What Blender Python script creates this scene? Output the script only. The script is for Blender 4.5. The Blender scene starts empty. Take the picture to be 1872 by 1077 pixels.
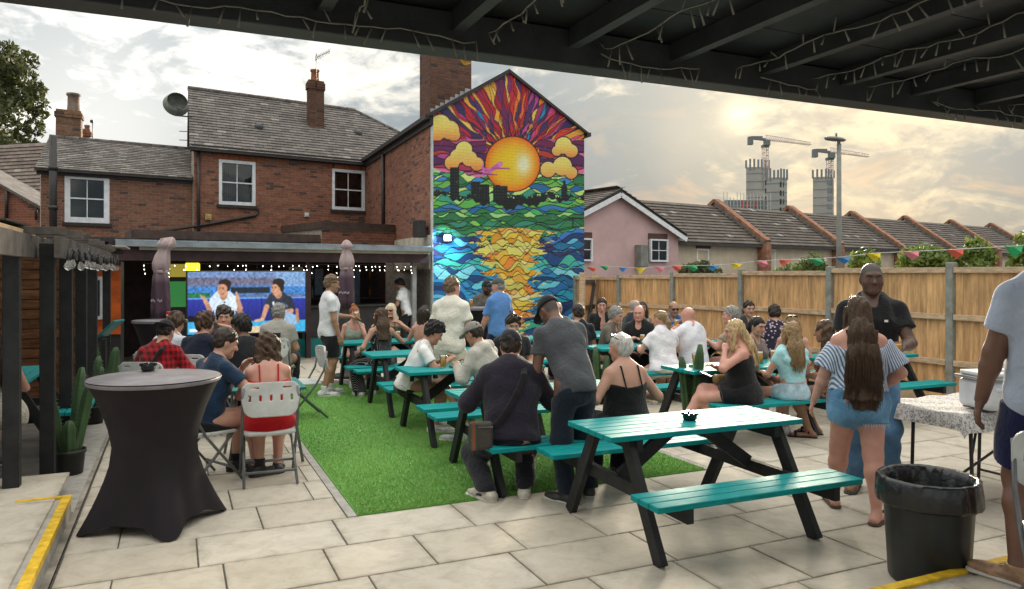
import bpy, bmesh, math, random
import numpy as np
from mathutils import Vector, Matrix
R = math.radians
random.seed(7); np.random.seed(7)
scene = bpy.context.scene
COL = scene.collection
# ------------------------------------------------------------------ camera
CX, CY, FPX, HC = 936.0, 500.0, 1370.0, 1.8      # photograph: centre column, horizon row, focal length in its pixels, eye height
cam_d = bpy.data.cameras.new('camera'); cam = bpy.data.objects.new('camera', cam_d); COL.objects.link(cam)
cam.location = (0, 0, HC); cam.rotation_euler = (R(90), 0, 0)
cam_d.sensor_width = 36; cam_d.lens = FPX/1872*36; cam_d.shift_y = -38.5/1872
cam_d.clip_start = .05; cam_d.clip_end = 5000
scene.camera = cam
scene.view_settings.view_transform = 'Standard'; scene.view_settings.look = 'None'
scene.view_settings.gamma = 1; scene.view_settings.use_curve_mapping = False
scene.view_settings.exposure = 2.62
# ------------------------------------------------------------------ world: evening sky, broken cloud
SUN_AZ, SUN_EL = R(16.8), R(11.5)
SUND = (math.sin(SUN_AZ)*math.cos(SUN_EL), math.cos(SUN_AZ)*math.cos(SUN_EL), math.sin(SUN_EL))
world = bpy.data.worlds.new('World'); scene.world = world; world.use_nodes = True
def build_world():
    nt = world.node_tree; nt.nodes.clear(); N = nt.nodes.new; L = nt.links.new
    def val(x): n = N('ShaderNodeValue'); n.outputs[0].default_value = x; return n.outputs[0]
    def mth(op, a, b=None, clamp=False):
        n = N('ShaderNodeMath'); n.operation = op; n.use_clamp = clamp
        for i, x in enumerate((a, b)):
            if x is None: continue
            if isinstance(x, (int, float)): n.inputs[i].default_value = x
            else: L(x, n.inputs[i])
        return n.outputs[0]
    def mix(f, a, b):
        n = N('ShaderNodeMix'); n.data_type = 'RGBA'
        for s, x in ((n.inputs[0], f), (n.inputs[6], a), (n.inputs[7], b)):
            if isinstance(x, tuple): s.default_value = (*x, 1)
            elif isinstance(x, (int, float)): s.default_value = x
            else: L(x, s)
        return n.outputs[2]
    def ramp(x, lo, hi):
        n = N('ShaderNodeMapRange'); n.interpolation_type = 'SMOOTHSTEP'
        L(x, n.inputs[0]); n.inputs[1].default_value = lo; n.inputs[2].default_value = hi
        return n.outputs[0]
    tc = N('ShaderNodeTexCoord'); nrm = N('ShaderNodeVectorMath'); nrm.operation = 'NORMALIZE'; L(tc.outputs['Generated'], nrm.inputs[0])
    D = nrm.outputs[0]
    sp = N('ShaderNodeSeparateXYZ'); L(D, sp.inputs[0]); x, y, z = sp.outputs
    zz = mth('ADD', mth('MAXIMUM', z, 0.0), .16)
    cb = N('ShaderNodeCombineXYZ'); L(mth('MULTIPLY', x, 2.3), cb.inputs[0]); L(mth('MULTIPLY', y, 2.3), cb.inputs[1]); L(mth('MULTIPLY', z, 5.2), cb.inputs[2])
    def noise(scale, det, rough, dist, off):
        m = N('ShaderNodeMapping'); m.inputs['Location'].default_value = off; m.inputs['Scale'].default_value = (1, 1, 1); m.inputs['Rotation'].default_value = (0, R(-9), 0); L(cb.outputs[0], m.inputs[0])
        n = N('ShaderNodeTexNoise'); n.inputs['Scale'].default_value = scale; n.inputs['Detail'].default_value = det
        n.inputs['Roughness'].default_value = rough; n.inputs['Distortion'].default_value = dist; L(m.outputs[0], n.inputs['Vector']); return n.outputs[0]
    n1 = noise(1.15, 9, .56, .5, (2.2, 14.1, .6)); n2 = noise(3.4, 8, .6, .9, (9.2, 4.4, 0)); n3 = noise(.55, 4, .5, .2, (1.3, 7.7, 0)); n4 = noise(8.0, 6, .62, 1.2, (5.2, 2.4, .7))
    def lobe(d, p):
        v = N('ShaderNodeVectorMath'); v.operation = 'DOT_PRODUCT'; L(D, v.inputs[0]); l = math.sqrt(sum(c*c for c in d)); v.inputs[1].default_value = tuple(c/l for c in d)
        return mth('POWER', mth('MAXIMUM', v.outputs['Value'], 0.0), p)
    sunl = lobe(SUND, 30); sund = lobe(SUND, 5000); suns = lobe(SUND, 350)
    left = lobe((-.56, 1, .15), 60)
    warm = lobe((.45, 1, .03), 7)
    d = mth('ADD', mth('ADD', mth('MULTIPLY', n1, .46), mth('MULTIPLY', n2, .38)), mth('MULTIPLY', n4, .16))
    shade = ramp(d, .395, .53)                                     # 0 = thin bright cloud, 1 = thick grey cloud
    shade = mth('SUBTRACT', shade, mth('MULTIPLY', left, .62), True)
    shade = mth('MULTIPLY', shade, mth('SUBTRACT', 1.0, mth('MULTIPLY', sunl, .25)))
    shade = mth('MULTIPLY', shade, mth('SUBTRACT', 1.0, mth('MULTIPLY', ramp(z, .22, .75), .65)))    # cloud thinned overhead, out of view, to brighten the patio
    thin = mix(warm, (.435, .418, .382), (.385, .315, .205))
    thin = mix(left, thin, (.50, .485, .45))
    grey = mix(warm, (.112, .136, .152), (.112, .128, .136))
    cloud = mix(shade, thin, grey)
    edge = mth('MULTIPLY', ramp(n2, .52, .68), mth('MULTIPLY', ramp(z, .30, .02), warm))
    cloud = mix(mth('MULTIPLY', edge, .7), cloud, (.36, .245, .15))
    gl = N('ShaderNodeMix'); gl.data_type = 'RGBA'; gl.blend_type = 'ADD'; gl.inputs[0].default_value = 1
    L(cloud, gl.inputs[6])
    g2 = N('ShaderNodeVectorMath'); g2.operation = 'SCALE'; g2.inputs[0].default_value = (1.0, .78, .42)
    L(mth('ADD', mth('MULTIPLY', sunl, .04), mth('ADD', mth('MULTIPLY', suns, .06), mth('MULTIPLY', mth('MULTIPLY', sund, mth('SUBTRACT', 1.25, shade)), .42))), g2.inputs['Scale']); L(g2.outputs[0], gl.inputs[7])
    sky = N('ShaderNodeTexSky'); sky.sky_type = 'NISHITA'; sky.sun_disc = False; sky.sun_elevation = SUN_EL; sky.sun_rotation = SUN_AZ; sky.dust_density = 2
    bgs = N('ShaderNodeBackground'); L(sky.outputs[0], bgs.inputs[0]); bgs.inputs[1].default_value = .05
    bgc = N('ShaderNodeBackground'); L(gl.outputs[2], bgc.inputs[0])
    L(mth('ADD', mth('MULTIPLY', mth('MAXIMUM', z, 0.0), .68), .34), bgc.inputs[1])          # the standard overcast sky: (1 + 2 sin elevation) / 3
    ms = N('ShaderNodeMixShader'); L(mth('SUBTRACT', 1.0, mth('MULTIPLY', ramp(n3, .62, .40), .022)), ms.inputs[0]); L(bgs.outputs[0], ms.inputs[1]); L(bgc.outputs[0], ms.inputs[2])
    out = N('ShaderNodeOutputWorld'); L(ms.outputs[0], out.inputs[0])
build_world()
sun_d = bpy.data.lights.new('sun', 'SUN'); sun_d.energy = 1.5; sun_d.angle = R(12); sun_d.color = (1, .86, .66)
sun = bpy.data.objects.new('sun', sun_d); COL.objects.link(sun)
sun.rotation_euler = Vector(SUND).to_track_quat('Z', 'Y').to_euler()
# ------------------------------------------------------------------ layout helpers
def G(x, y, z=0.0):                       # ground (or height z) point seen at a photograph pixel
    d = (HC-z)*FPX/(y-CY); return Vector(((x-CX)/FPX*d, d, z))
def DP(x, y, d):                          # point at depth d seen at a pixel
    return Vector(((x-CX)/FPX*d, d, HC+(CY-y)/FPX*d))
TH = R(24.2); CU, SU = math.cos(TH), math.sin(TH)
def UV(u, v, z=0.0): return Vector((CU*u-SU*v, SU*u+CU*v, z))      # paving axes: u right and away, v away and left
# ------------------------------------------------------------------ materials
MATS = {}
def lin(c): return tuple(((x/12.92) if x <= .04045 else ((x+.055)/1.055)**2.4) for x in c)
def hexc(h): return lin(tuple(int(h[i:i+2], 16)/255 for i in (0, 2, 4)))
class NT:
    def __init__(s, name):
        s.m = bpy.data.materials.new(name); s.m.use_nodes = True; s.nt = s.m.node_tree; s.nt.nodes.clear()
        s.out = s.N('ShaderNodeOutputMaterial'); s.b = s.N('ShaderNodeBsdfPrincipled'); s.L(s.b.outputs[0], s.out.inputs[0])
    def N(s, t): return s.nt.nodes.new(t)
    def L(s, a, b): s.nt.links.new(a, b)
    def set(s, sock, x):
        if isinstance(x, tuple): sock.default_value = (*x, 1) if len(sock.default_value) == 4 and len(x) == 3 else x
        elif isinstance(x, (int, float)): sock.default_value = x
        else: s.L(x, sock)
    def mth(s, op, a, b=None, clamp=False):
        n = s.N('ShaderNodeMath'); n.operation = op; n.use_clamp = clamp
        s.set(n.inputs[0], a)
        if b is not None: s.set(n.inputs[1], b)
        return n.outputs[0]
    def mix(s, f, a, b, blend='MIX'):
        n = s.N('ShaderNodeMix'); n.data_type = 'RGBA'; n.blend_type = blend
        s.set(n.inputs[0], f); s.set(n.inputs[6], a); s.set(n.inputs[7], b); return n.outputs[2]
    def ramp(s, x, lo, hi):
        n = s.N('ShaderNodeMapRange'); s.set(n.inputs[0], x); n.inputs[1].default_value = lo; n.inputs[2].default_value = hi; return n.outputs[0]
    def co(s, kind='Object', scale=(1, 1, 1)):
        t = s.N('ShaderNodeTexCoord'); m = s.N('ShaderNodeMapping'); m.inputs['Scale'].default_value = scale; s.L(t.outputs[kind], m.inputs[0]); return m.outputs[0]
    def noise(s, v, scale, det=4, rough=.55, dist=0):
        n = s.N('ShaderNodeTexNoise'); n.inputs['Scale'].default_value = scale; n.inputs['Detail'].default_value = det
        n.inputs['Roughness'].default_value = rough; n.inputs['Distortion'].default_value = dist; s.L(v, n.inputs['Vector']); return n.outputs[0]
    def bump(s, h, strength=.3, dist=.01):
        n = s.N('ShaderNodeBump'); n.inputs['Strength'].default_value = strength; n.inputs['Distance'].default_value = dist; s.L(h, n.inputs['Height']); s.L(n.outputs[0], s.b.inputs['Normal'])
def mat(name, col=(.5, .5, .5), rough=.6, var=.18, vs=5.0, bump=.0, bs=60.0, metal=0.0, spec=.5, col2=None, rnd=0.0, stretch=(1, 1, 1), coat=0.0, attr=None, emit=0.0, world=False, bd=.01):
    if name in MATS: return MATS[name]
    t = NT(name); v = t.co('Object', stretch)
    if world:
        g = t.N('ShaderNodeNewGeometry'); mp = t.N('ShaderNodeMapping'); mp.inputs['Scale'].default_value = stretch; t.L(g.outputs['Position'], mp.inputs[0]); v = mp.outputs[0]
    if rnd:                                                     # shift the grain from piece to piece
        oi = t.N('ShaderNodeObjectInfo'); va = t.N('ShaderNodeVectorMath'); va.operation = 'MULTIPLY_ADD'
        cx = t.N('ShaderNodeCombineXYZ'); 
        for i in range(3): t.L(oi.outputs['Random'], cx.inputs[i])
        t.L(cx.outputs[0], va.inputs[0]); va.inputs[1].default_value = (17, 31, 23); t.L(v, va.inputs[2]); v = va.outputs[0]
    if attr:
        a = t.N('ShaderNodeAttribute'); a.attribute_name = attr; base = a.outputs['Color']
    else: base = None
    n = t.noise(v, vs, 5, .6)
    if base is None:
        c2 = col2 or tuple(c*(1-var*1.6) for c in col)
        c1 = tuple(min(1, c*(1+var*.5)) for c in col)
        c = t.mix(t.ramp(n, .32, .68), c2, c1)
    else:
        c = t.mix(1.0, base, t.mix(t.ramp(n, .3, .7), (1-var,)*3, (1, 1, 1)), 'MULTIPLY')
    if rnd:
        k = t.ramp(oi.outputs['Random'], 0, 1); f = t.mth('ADD', t.mth('MULTIPLY', k, 2*rnd), 1-rnd)
        vv = t.N('ShaderNodeCombineXYZ'); [t.L(f, vv.inputs[i]) for i in range(3)]
        c = t.mix(1.0, c, vv.outputs[0], 'MULTIPLY')
    t.L(c, t.b.inputs['Base Color'])
    t.L(t.mth('ADD', t.mth('MULTIPLY', t.noise(v, vs*2.3, 3), .25*rough), rough*.87), t.b.inputs['Roughness'])
    t.b.inputs['Metallic'].default_value = metal; t.b.inputs['Specular IOR Level'].default_value = spec
    if coat: t.b.inputs['Coat Weight'].default_value = coat; t.b.inputs['Coat Roughness'].default_value = .15
    if emit: t.L(c, t.b.inputs['Emission Color']); t.b.inputs['Emission Strength'].default_value = emit
    if bump: t.bump(t.noise(v, bs, 4, .6), bump, bd)
    MATS[name] = t.m; return t.m
def mat_glow(name, col, s):
    if name in MATS: return MATS[name]
    t = NT(name); t.b.inputs['Base Color'].default_value = (*col, 1); t.b.inputs['Emission Color'].default_value = (*col, 1); t.b.inputs['Emission Strength'].default_value = s
    MATS[name] = t.m; return t.m
def mat_glass(name, col=(1, 1, 1), rough=.02, trans=1.0):
    if name in MATS: return MATS[name]
    t = NT(name); t.b.inputs['Base Color'].default_value = (*col, 1); t.b.inputs['Roughness'].default_value = rough
    t.b.inputs['Transmission Weight'].default_value = trans; t.b.inputs['IOR'].default_value = 1.3
    MATS[name] = t.m; return t.m
# ------------------------------------------------------------------ objects
def tag(o, label=None, cat=None, group=None, kind=None):
    if label: o['label'] = label
    if cat: o['category'] = cat
    if group: o['group'] = group
    if kind: o['kind'] = kind
    return o
def empty(name, loc=(0, 0, 0), rz=0.0, label=None, cat=None, group=None, kind=None, scale=1.0):
    o = bpy.data.objects.new(name, None); COL.objects.link(o); o.location = loc; o.rotation_euler = (0, 0, rz); o.scale = (scale,)*3
    o.empty_display_size = .1
    return tag(o, label, cat, group, kind)
def link(name, me, m=None, parent=None, loc=None, rot=None):
    o = bpy.data.objects.new(name, me); COL.objects.link(o); o.parent = parent
    if m is not None and not me.materials:
        for k in (m if isinstance(m, (list, tuple)) else [m]): me.materials.append(k)
    if loc is not None: o.location = loc
    if rot is not None: o.rotation_euler = rot
    return o
def copy_tree(o, parent=None):
    c = o.copy(); COL.objects.link(c); c.parent = parent
    for ch in list(o.children): copy_tree(ch, c)
    return c
class MB:
    def __init__(s): s.v = []; s.f = []; s.m = []; s.c = []; s.sm = []
    def add(s, vs, fs, mi=0, col=None, smooth=False):
        o = len(s.v); s.v += [tuple(p) for p in vs]
        for f in fs: s.f.append(tuple(i+o for i in f)); s.m.append(mi); s.c.append(col); s.sm.append(smooth)
        return s
    def box(s, c, d, rot=None, mi=0, col=None):
        hx, hy, hz = d[0]/2, d[1]/2, d[2]/2
        P = [Vector((x, y, z)) for x in (-hx, hx) for y in (-hy, hy) for z in (-hz, hz)]
        if rot is not None: P = [rot @ p for p in P]
        c = Vector(c)
        return s.add([p+c for p in P], [(0, 1, 3, 2), (4, 6, 7, 5), (0, 4, 5, 1), (2, 3, 7, 6), (0, 2, 6, 4), (1, 5, 7, 3)], mi, col)
    def frame(s, O, ex, ey, ez, a, b, c, mi=0, col=None):              # box spanned in a skew frame: a=(x0,x1) etc.
        P = [Vector(O)+Vector(ex)*x+Vector(ey)*y+Vector(ez)*z for x in a for y in b for z in c]
        return s.add(P, [(0, 1, 3, 2), (4, 6, 7, 5), (0, 4, 5, 1), (2, 3, 7, 6), (0, 2, 6, 4), (1, 5, 7, 3)], mi, col)
    def bar(s, p, q, w, h, up=(0, 0, 1), mi=0, col=None):
        p, q = Vector(p), Vector(q); d = (q-p); L = d.length; d.normalize(); up = Vector(up)
        sd = d.cross(up)
        if sd.length < 1e-4: sd = d.cross(Vector((1, 0, 0)))
        sd.normalize(); u = sd.cross(d)
        return s.frame(p, d, sd, u, (0, L), (-w/2, w/2), (-h/2, h/2), mi, col)
    def tube(s, pts, r, n=8, mi=0, col=None, cap=True):
        pts = [Vector(p) for p in pts]; rs = r if isinstance(r, (list, tuple)) else [r]*len(pts)
        V = []; F = []; prev = None
        for i, p in enumerate(pts):
            a = pts[max(0, i-1)]; b = pts[min(len(pts)-1, i+1)]; d = (b-a).normalized()
            x = d.cross(Vector((0, 0, 1)) if abs(d.z) < .95 else Vector((1, 0, 0))).normalized()
            if prev is not None:
                x = (prev-d*prev.dot(d)).normalized()
            prev = x; y = d.cross(x)
            for k in range(n):
                t = 2*math.pi*k/n; V.append(p+(x*math.cos(t)+y*math.sin(t))*rs[i])
        for i in range(len(pts)-1):
            for k in range(n): F.append((i*n+k, i*n+(k+1) % n, (i+1)*n+(k+1) % n, (i+1)*n+k))
        s.add(V, F, mi, col, True)
        if cap:
            o = len(s.v)-len(V)
            for ring, rev in ((0, True), (len(pts)-1, False)):
                f = [o+ring*n+k for k in range(n)]
                s.f.append(tuple(reversed(f)) if rev else tuple(f)); s.m.append(mi); s.c.append(col); s.sm.append(False)
        return s
    def lathe(s, prof, n=24, c=(0, 0, 0), mi=0, col=None, smooth=True, fn=None):
        c = Vector(c); V = []; F = []
        for r, z in prof:
            for k in range(n):
                t = 2*math.pi*k/n; rr = r*(fn(t, z) if fn else 1); V.append(c+Vector((rr*math.cos(t), rr*math.sin(t), z)))
        for i in range(len(prof)-1):
            for k in range(n): F.append((i*n+k, i*n+(k+1) % n, (i+1)*n+(k+1) % n, (i+1)*n+k))
        return s.add(V, F, mi, col, smooth)
    def poly(s, pts, mi=0, col=None): return s.add(pts, [tuple(range(len(pts)))], mi, col)
    def prism(s, pts, off, mi=0, col=None):
        n = len(pts); off = Vector(off); P = [Vector(p) for p in pts]; Q = [p+off for p in P]
        return s.add(P+Q, [tuple(reversed(range(n))), tuple(range(n, 2*n))]+[(i, (i+1) % n, n+(i+1) % n, n+i) for i in range(n)], mi, col)
    def mesh(s, name, mats, fix=True):
        me = bpy.data.meshes.new(name); me.from_pydata([tuple(v) for v in s.v], [], s.f)
        me.polygons.foreach_set('material_index', s.m); me.polygons.foreach_set('use_smooth', s.sm)
        if any(c is not None for c in s.c):
            a = me.color_attributes.new('Col', 'FLOAT_COLOR', 'CORNER'); buf = np.ones((len(me.loops), 4), np.float32)
            ls = np.zeros(len(me.polygons), np.int32); lt = np.zeros(len(me.polygons), np.int32); me.polygons.foreach_get('loop_start', ls); me.polygons.foreach_get('loop_total', lt)
            cc = np.array([(c if c is not None else (1, 1, 1)) for c in s.c], np.float32); buf[:, :3] = np.repeat(cc, lt, axis=0); a.data.foreach_set('color', buf.ravel())
        for m in (mats if isinstance(mats, (list, tuple)) else [mats]): me.materials.append(m)
        if fix:
            bm = bmesh.new(); bm.from_mesh(me); bmesh.ops.recalc_face_normals(bm, faces=bm.faces); bm.to_mesh(me); bm.free()
        return me
    def build(s, name, mats, parent=None, bevel=0.0, seg=2, loc=None, rot=None, fix=True):
        me = s.mesh(name, mats, fix); o = link(name, me, None, parent, loc, rot)
        if bevel:
            b = o.modifiers.new('bevel', 'BEVEL'); b.width = bevel; b.segments = seg; b.limit_method = 'ANGLE'; b.angle_limit = R(35)
        return o
def grid_mesh(name, P, C, m, smooth=False):                # P (ny,nx,3) points, C (ny,nx,3) linear colours
    ny, nx = P.shape[:2]; me = bpy.data.meshes.new(name)
    i = np.arange(ny*nx).reshape(ny, nx); q = np.stack([i[:-1, :-1], i[:-1, 1:], i[1:, 1:], i[1:, :-1]], -1).reshape(-1, 4)
    np_mesh(me, P.reshape(-1, 3), q, smooth)
    if C is not None: vcol(me, C.reshape(-1, 3))
    me.materials.append(m); return me
def np_mesh(me, V, Q, smooth=True):
    V = np.ascontiguousarray(V, np.float32); Q = np.ascontiguousarray(Q, np.int32)
    me.vertices.add(len(V)); me.vertices.foreach_set('co', V.ravel())
    me.loops.add(Q.size); me.loops.foreach_set('vertex_index', Q.ravel())
    me.polygons.add(len(Q)); me.polygons.foreach_set('loop_start', np.arange(0, Q.size, 4, dtype=np.int32))
    try: me.polygons.foreach_set('loop_total', np.full(len(Q), 4, np.int32))
    except Exception: pass
    me.polygons.foreach_set('use_smooth', np.full(len(Q), smooth)); me.update(calc_edges=True)
def vcol(me, C):
    a = me.color_attributes.new('Col', 'FLOAT_COLOR', 'POINT'); b = np.ones((len(C), 4), np.float32); b[:, :3] = C; a.data.foreach_set('color', b.ravel())
# ================================================================== the setting
M_joint = mat('joint_sand', (.13, .12, .10), .95, .3, 30, .3, 200)
M_slab = None
def make_slab_mat():
    t = NT('stone_slab'); oi = t.N('ShaderNodeObjectInfo'); g = t.N('ShaderNodeNewGeometry'); P = g.outputs['Position']
    n1 = t.noise(P, 1.7, 6, .62, .4); n2 = t.noise(P, 28, 4, .6); n3 = t.noise(P, 6.5, 5, .65, .8); n4 = t.noise(P, 140, 2, .5)
    c = t.mix(t.ramp(oi.outputs['Random'], 0, 1), (.48, .43, .345), (.56, .515, .435))
    c = t.mix(t.mth('MULTIPLY', t.ramp(n3, .42, .72), .50), c, (.30, .25, .185))
    c = t.mix(t.mth('MULTIPLY', t.ramp(n1, .5, .72), .5), c, (.63, .585, .505))
    c = t.mix(t.mth('MULTIPLY', t.ramp(n2, .58, .75), .25), c, (.20, .18, .15))
    vor = t.N('ShaderNodeTexVoronoi'); vor.inputs['Scale'].default_value = 4.3; t.L(P, vor.inputs['Vector'])
    c = t.mix(t.mth('MULTIPLY', t.ramp(vor.outputs['Distance'], .045, .02), .6), c, (.10, .09, .085))
    gc = t.N('ShaderNodeTexCoord'); sg = t.N('ShaderNodeSeparateXYZ'); t.L(gc.outputs['Generated'], sg.inputs[0]); ed_ = None
    for i_ in (0, 1):
        q_ = t.mth('MINIMUM', sg.outputs[i_], t.mth('SUBTRACT', 1.0, sg.outputs[i_])); ed_ = q_ if ed_ is None else t.mth('MINIMUM', ed_, q_)
    c = t.mix(t.mth('MULTIPLY', t.ramp(ed_, .07, .0), t.mth('MULTIPLY', t.ramp(n3, .3, .65), .55)), c, (.24, .205, .155))        # grime creeping in from the joints
    t.L(c, t.b.inputs['Base Color']); t.L(t.mth('ADD', t.mth('MULTIPLY', n1, .3), .55), t.b.inputs['Roughness']); t.b.inputs['Specular IOR Level'].default_value = .3
    t.bump(t.mth('ADD', t.mth('MULTIPLY', n2, .6), t.mth('MULTIPLY', n4, .4)), .25, .004); return t.m
M_slab = make_slab_mat()
M_conc = mat('concrete_path', (.38, .34, .28), .85, .35, 3.5, .3, 60, world=True)
M_kerb = mat('kerb_stone', (.42, .40, .36), .8, .2, 9, .2, 80, world=True)
M_yel = mat('yellow_paint', (.80, .50, .02), .55, .25, 14, .15, 90, world=True)
M_black = mat('black_stain', (.014, .015, .016), .75, .4, 6, .25, 70, stretch=(1, 1, 1))
M_ground = mat('ground_soil', (.12, .11, .09), .95, .3, .4, .2, 5, world=True)
ground = MB().poly([(-1500, -60, -.06), (1500, -60, -.06), (1500, 2500, -.06), (-1500, 2500, -.06)]).build('ground', M_ground); ground['kind'] = 'structure'
patio = MB().poly([UV(-.66, 2.7, -.010), UV(9.5, 2.7, -.010), UV(9.5, 22, -.010), UV(-.66, 22, -.010)]).build('patio', M_joint); patio['kind'] = 'structure'
# paving: rows 0.555 deep along u, lengths 0.915 or 0.61
PITCH = .555
def slab_mesh(name, l, w=PITCH, h=.024):
    me = MB().box((0, 0, -h/2), (l-.011, w-.011, h)).mesh(name, M_slab)
    bm = bmesh.new(); bm.from_mesh(me); top = [e for e in bm.edges if all(v.co.z > -.001 for v in e.verts)]
    bmesh.ops.bevel(bm, geom=top, offset=.004, segments=1, affect='EDGES'); bm.to_mesh(me); bm.free(); return me
SL = {.915: slab_mesh('slab_long', .915), .61: slab_mesh('slab_short', .61)}
TU0, TU1, TV0, TV1 = 1.235, 4.44, 5.545, 12.28             # turf rectangle
pieces = []
def lay(u0, u1, v, L, off):
    u = math.floor((u0-off)/L)*L+off
    while u < u1-.02:
        a, b = max(u, u0), min(u+L, u1)
        if b-a > .06: pieces.append((a, b, v, L))
        u += L
for k in range(-3, 30):
    v = 4.425+PITCH*k                                      # the row's near joint
    L, off = [(.61, .27), (.915, .13), (.915, .57), (.61, .40), (.915, 1.05)][k % 5]
    if k == -1: L, off = .915, 1.05
    if v+PITCH > TV0+.02 and v < TV1-.02: lay(-.65, TU0-.075, v, L, off); lay(TU1+.07, 9.42, v, L, off)
    else: lay(-.65, 9.42, v, L, off)
pieces.sort(key=lambda p: UV((p[0]+p[1])/2, p[2]).length)
def slab_visible(p):
    q = UV((p[0]+p[1])/2, p[2]+.3); return q.y > 3.6 and abs(q.x/q.y) < .76
seen = [p for p in pieces if slab_visible(p)]; rest_s = [p for p in pieces if not slab_visible(p)]+seen[300:]
for a, b, v, L in seen[:300]:
    o = link('slab', SL[L], None, patio, UV((a+b)/2, v+PITCH/2, random.uniform(-.0015, .0015)), (random.uniform(-.0012, .0012), random.uniform(-.0012, .0012), TH))
    o.scale = ((b-a)/L, 1, 1)
mb = MB()
for a, b, v, L in rest_s: mb.box(UV((a+b)/2, v+PITCH/2, -.012), (b-a-.011, PITCH-.011, .024), Matrix.Rotation(TH, 3, 'Z'))
o = mb.build('paving', M_slab, patio); o['kind'] = 'stuff'
path = MB().poly([UV(-4.5, 2, -.004), UV(-.665, 2, -.004), UV(-.665, 22, -.004), UV(-4.5, 22, -.004)]).build('path', M_conc); path['kind'] = 'structure'
k_ = MB(); k_.frame((0, 0, 0), UV(1, 0), UV(0, 1), (0, 0, 1), (-.95, -.70), (6.5, 16), (-.02, .0015)); kb = k_.build('kerb_strip', M_kerb); kb['kind'] = 'structure'
# artificial turf with its edging
t = NT('turf_base'); P = t.N('ShaderNodeNewGeometry').outputs['Position']
c = t.mix(t.ramp(t.noise(P, 1.1, 5, .6, .3), .3, .7), (.14, .40, .065), (.22, .52, .10)); c = t.mix(t.ramp(t.noise(P, 160, 3), .35, .7), (.08, .24, .035), c)
t.L(c, t.b.inputs['Base Color']); t.b.inputs['Roughness'].default_value = .75; t.bump(t.noise(P, 230, 3, .7), .7, .012); M_turfb = t.m
turf = MB().frame((0, 0, 0), UV(1, 0), UV(0, 1), (0, 0, 1), (TU0, TU1), (TV0, TV1), (-.02, .006)).build('turf_sheet', M_turfb); turf['kind'] = 'structure'
ed = MB(); ed.frame((0, 0, 0), UV(1, 0), UV(0, 1), (0, 0, 1), (TU0-.07, TU0-.004), (TV0, TV1+.06), (-.02, .003)); ed.frame((0, 0, 0), UV(1, 0), UV(0, 1), (0, 0, 1), (TU1+.004, TU1+.06), (TV0, TV1+.06), (-.02, .003))
ed.build('edging', M_kerb, turf)
def blades():
    n = 150000; rg = np.random.default_rng(3)
    u = rg.uniform(TU0+.01, TU1-.01, n); v = TV0+.012+(TV1-TV0-.03)*rg.random(n)**1.7
    x = CU*u-SU*v; y = SU*u+CU*v; a = rg.uniform(0, 6.28, n); w = rg.uniform(.0025, .005, n); h = rg.uniform(.012, .026, n); lx = rg.normal(0, .008, n); ly = rg.normal(0, .008, n)
    V = np.zeros((n, 3, 3), np.float32); V[:, 0] = np.stack([x-np.cos(a)*w, y-np.sin(a)*w, np.full(n, .004)], 1); V[:, 1] = np.stack([x+np.cos(a)*w, y+np.sin(a)*w, np.full(n, .004)], 1); V[:, 2] = np.stack([x+lx, y+ly, h], 1)
    me = bpy.data.meshes.new('turf_blades'); me.vertices.add(3*n); me.vertices.foreach_set('co', V.ravel()); me.loops.add(3*n); me.loops.foreach_set('vertex_index', np.arange(3*n, dtype=np.int32))
    me.polygons.add(n); me.polygons.foreach_set('loop_start', np.arange(0, 3*n, 3, dtype=np.int32)); me.update(calc_edges=True)
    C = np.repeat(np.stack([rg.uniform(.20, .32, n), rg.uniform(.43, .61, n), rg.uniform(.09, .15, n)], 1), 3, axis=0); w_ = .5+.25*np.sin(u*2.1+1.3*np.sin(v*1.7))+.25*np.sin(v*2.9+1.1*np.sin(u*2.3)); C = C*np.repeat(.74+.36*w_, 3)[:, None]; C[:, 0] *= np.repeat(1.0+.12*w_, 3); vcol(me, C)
    me.materials.append(mat('turf_blade', rough=.5, var=.1, attr='Col')); return me
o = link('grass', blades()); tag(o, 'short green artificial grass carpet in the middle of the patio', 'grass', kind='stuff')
# the raised L-shaped platform with yellow nosing
plat = MB(); pts = [UV(-7, -3), UV(9.4, -3), UV(9.4, 2.82), UV(-.71, 2.82), UV(-.71, 6.47), UV(-7, 6.47)]
plat.prism([p+Vector((0, 0, -.02)) for p in pts], (0, 0, .148)); platform = plat.build('platform', M_kerb); platform['kind'] = 'structure'
PS = slab_mesh('platform_slab', .9, .88)
for i in range(-7, 11):
    for j in range(-1, 9):
        u, v = -.78+.45-.9*(-i), 2.70-.44+.88*(j-3)
        if i < 0:
            v = 6.36-.44-.88*j
            if v < 2.3: continue
            u = -.80-.45+.9*(i+1)
        else:
            u = -.70+.45+.9*i; v = 2.72-.44-.88*j
            if v < 0 or j < 0: continue
        q = UV(u, v)
        if q.y > 1.2 and abs(q.x/q.y) < 1.1 and u < 9: link('slab', PS, None, platform, UV(u, v, .140), (0, 0, TH))
ys = MB()
for a, b, c, d in ((-.765, -.705, 2.76, 6.475), (-1.06, -.77, 6.42, 6.475), (-.76, 9.3, 2.765, 2.825)): ys.frame((0, 0, 0), UV(1, 0), UV(0, 1), (0, 0, 1), (a, b), (c, d), (.10, .1435))
ys.build('nosing', M_yel, platform)
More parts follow.
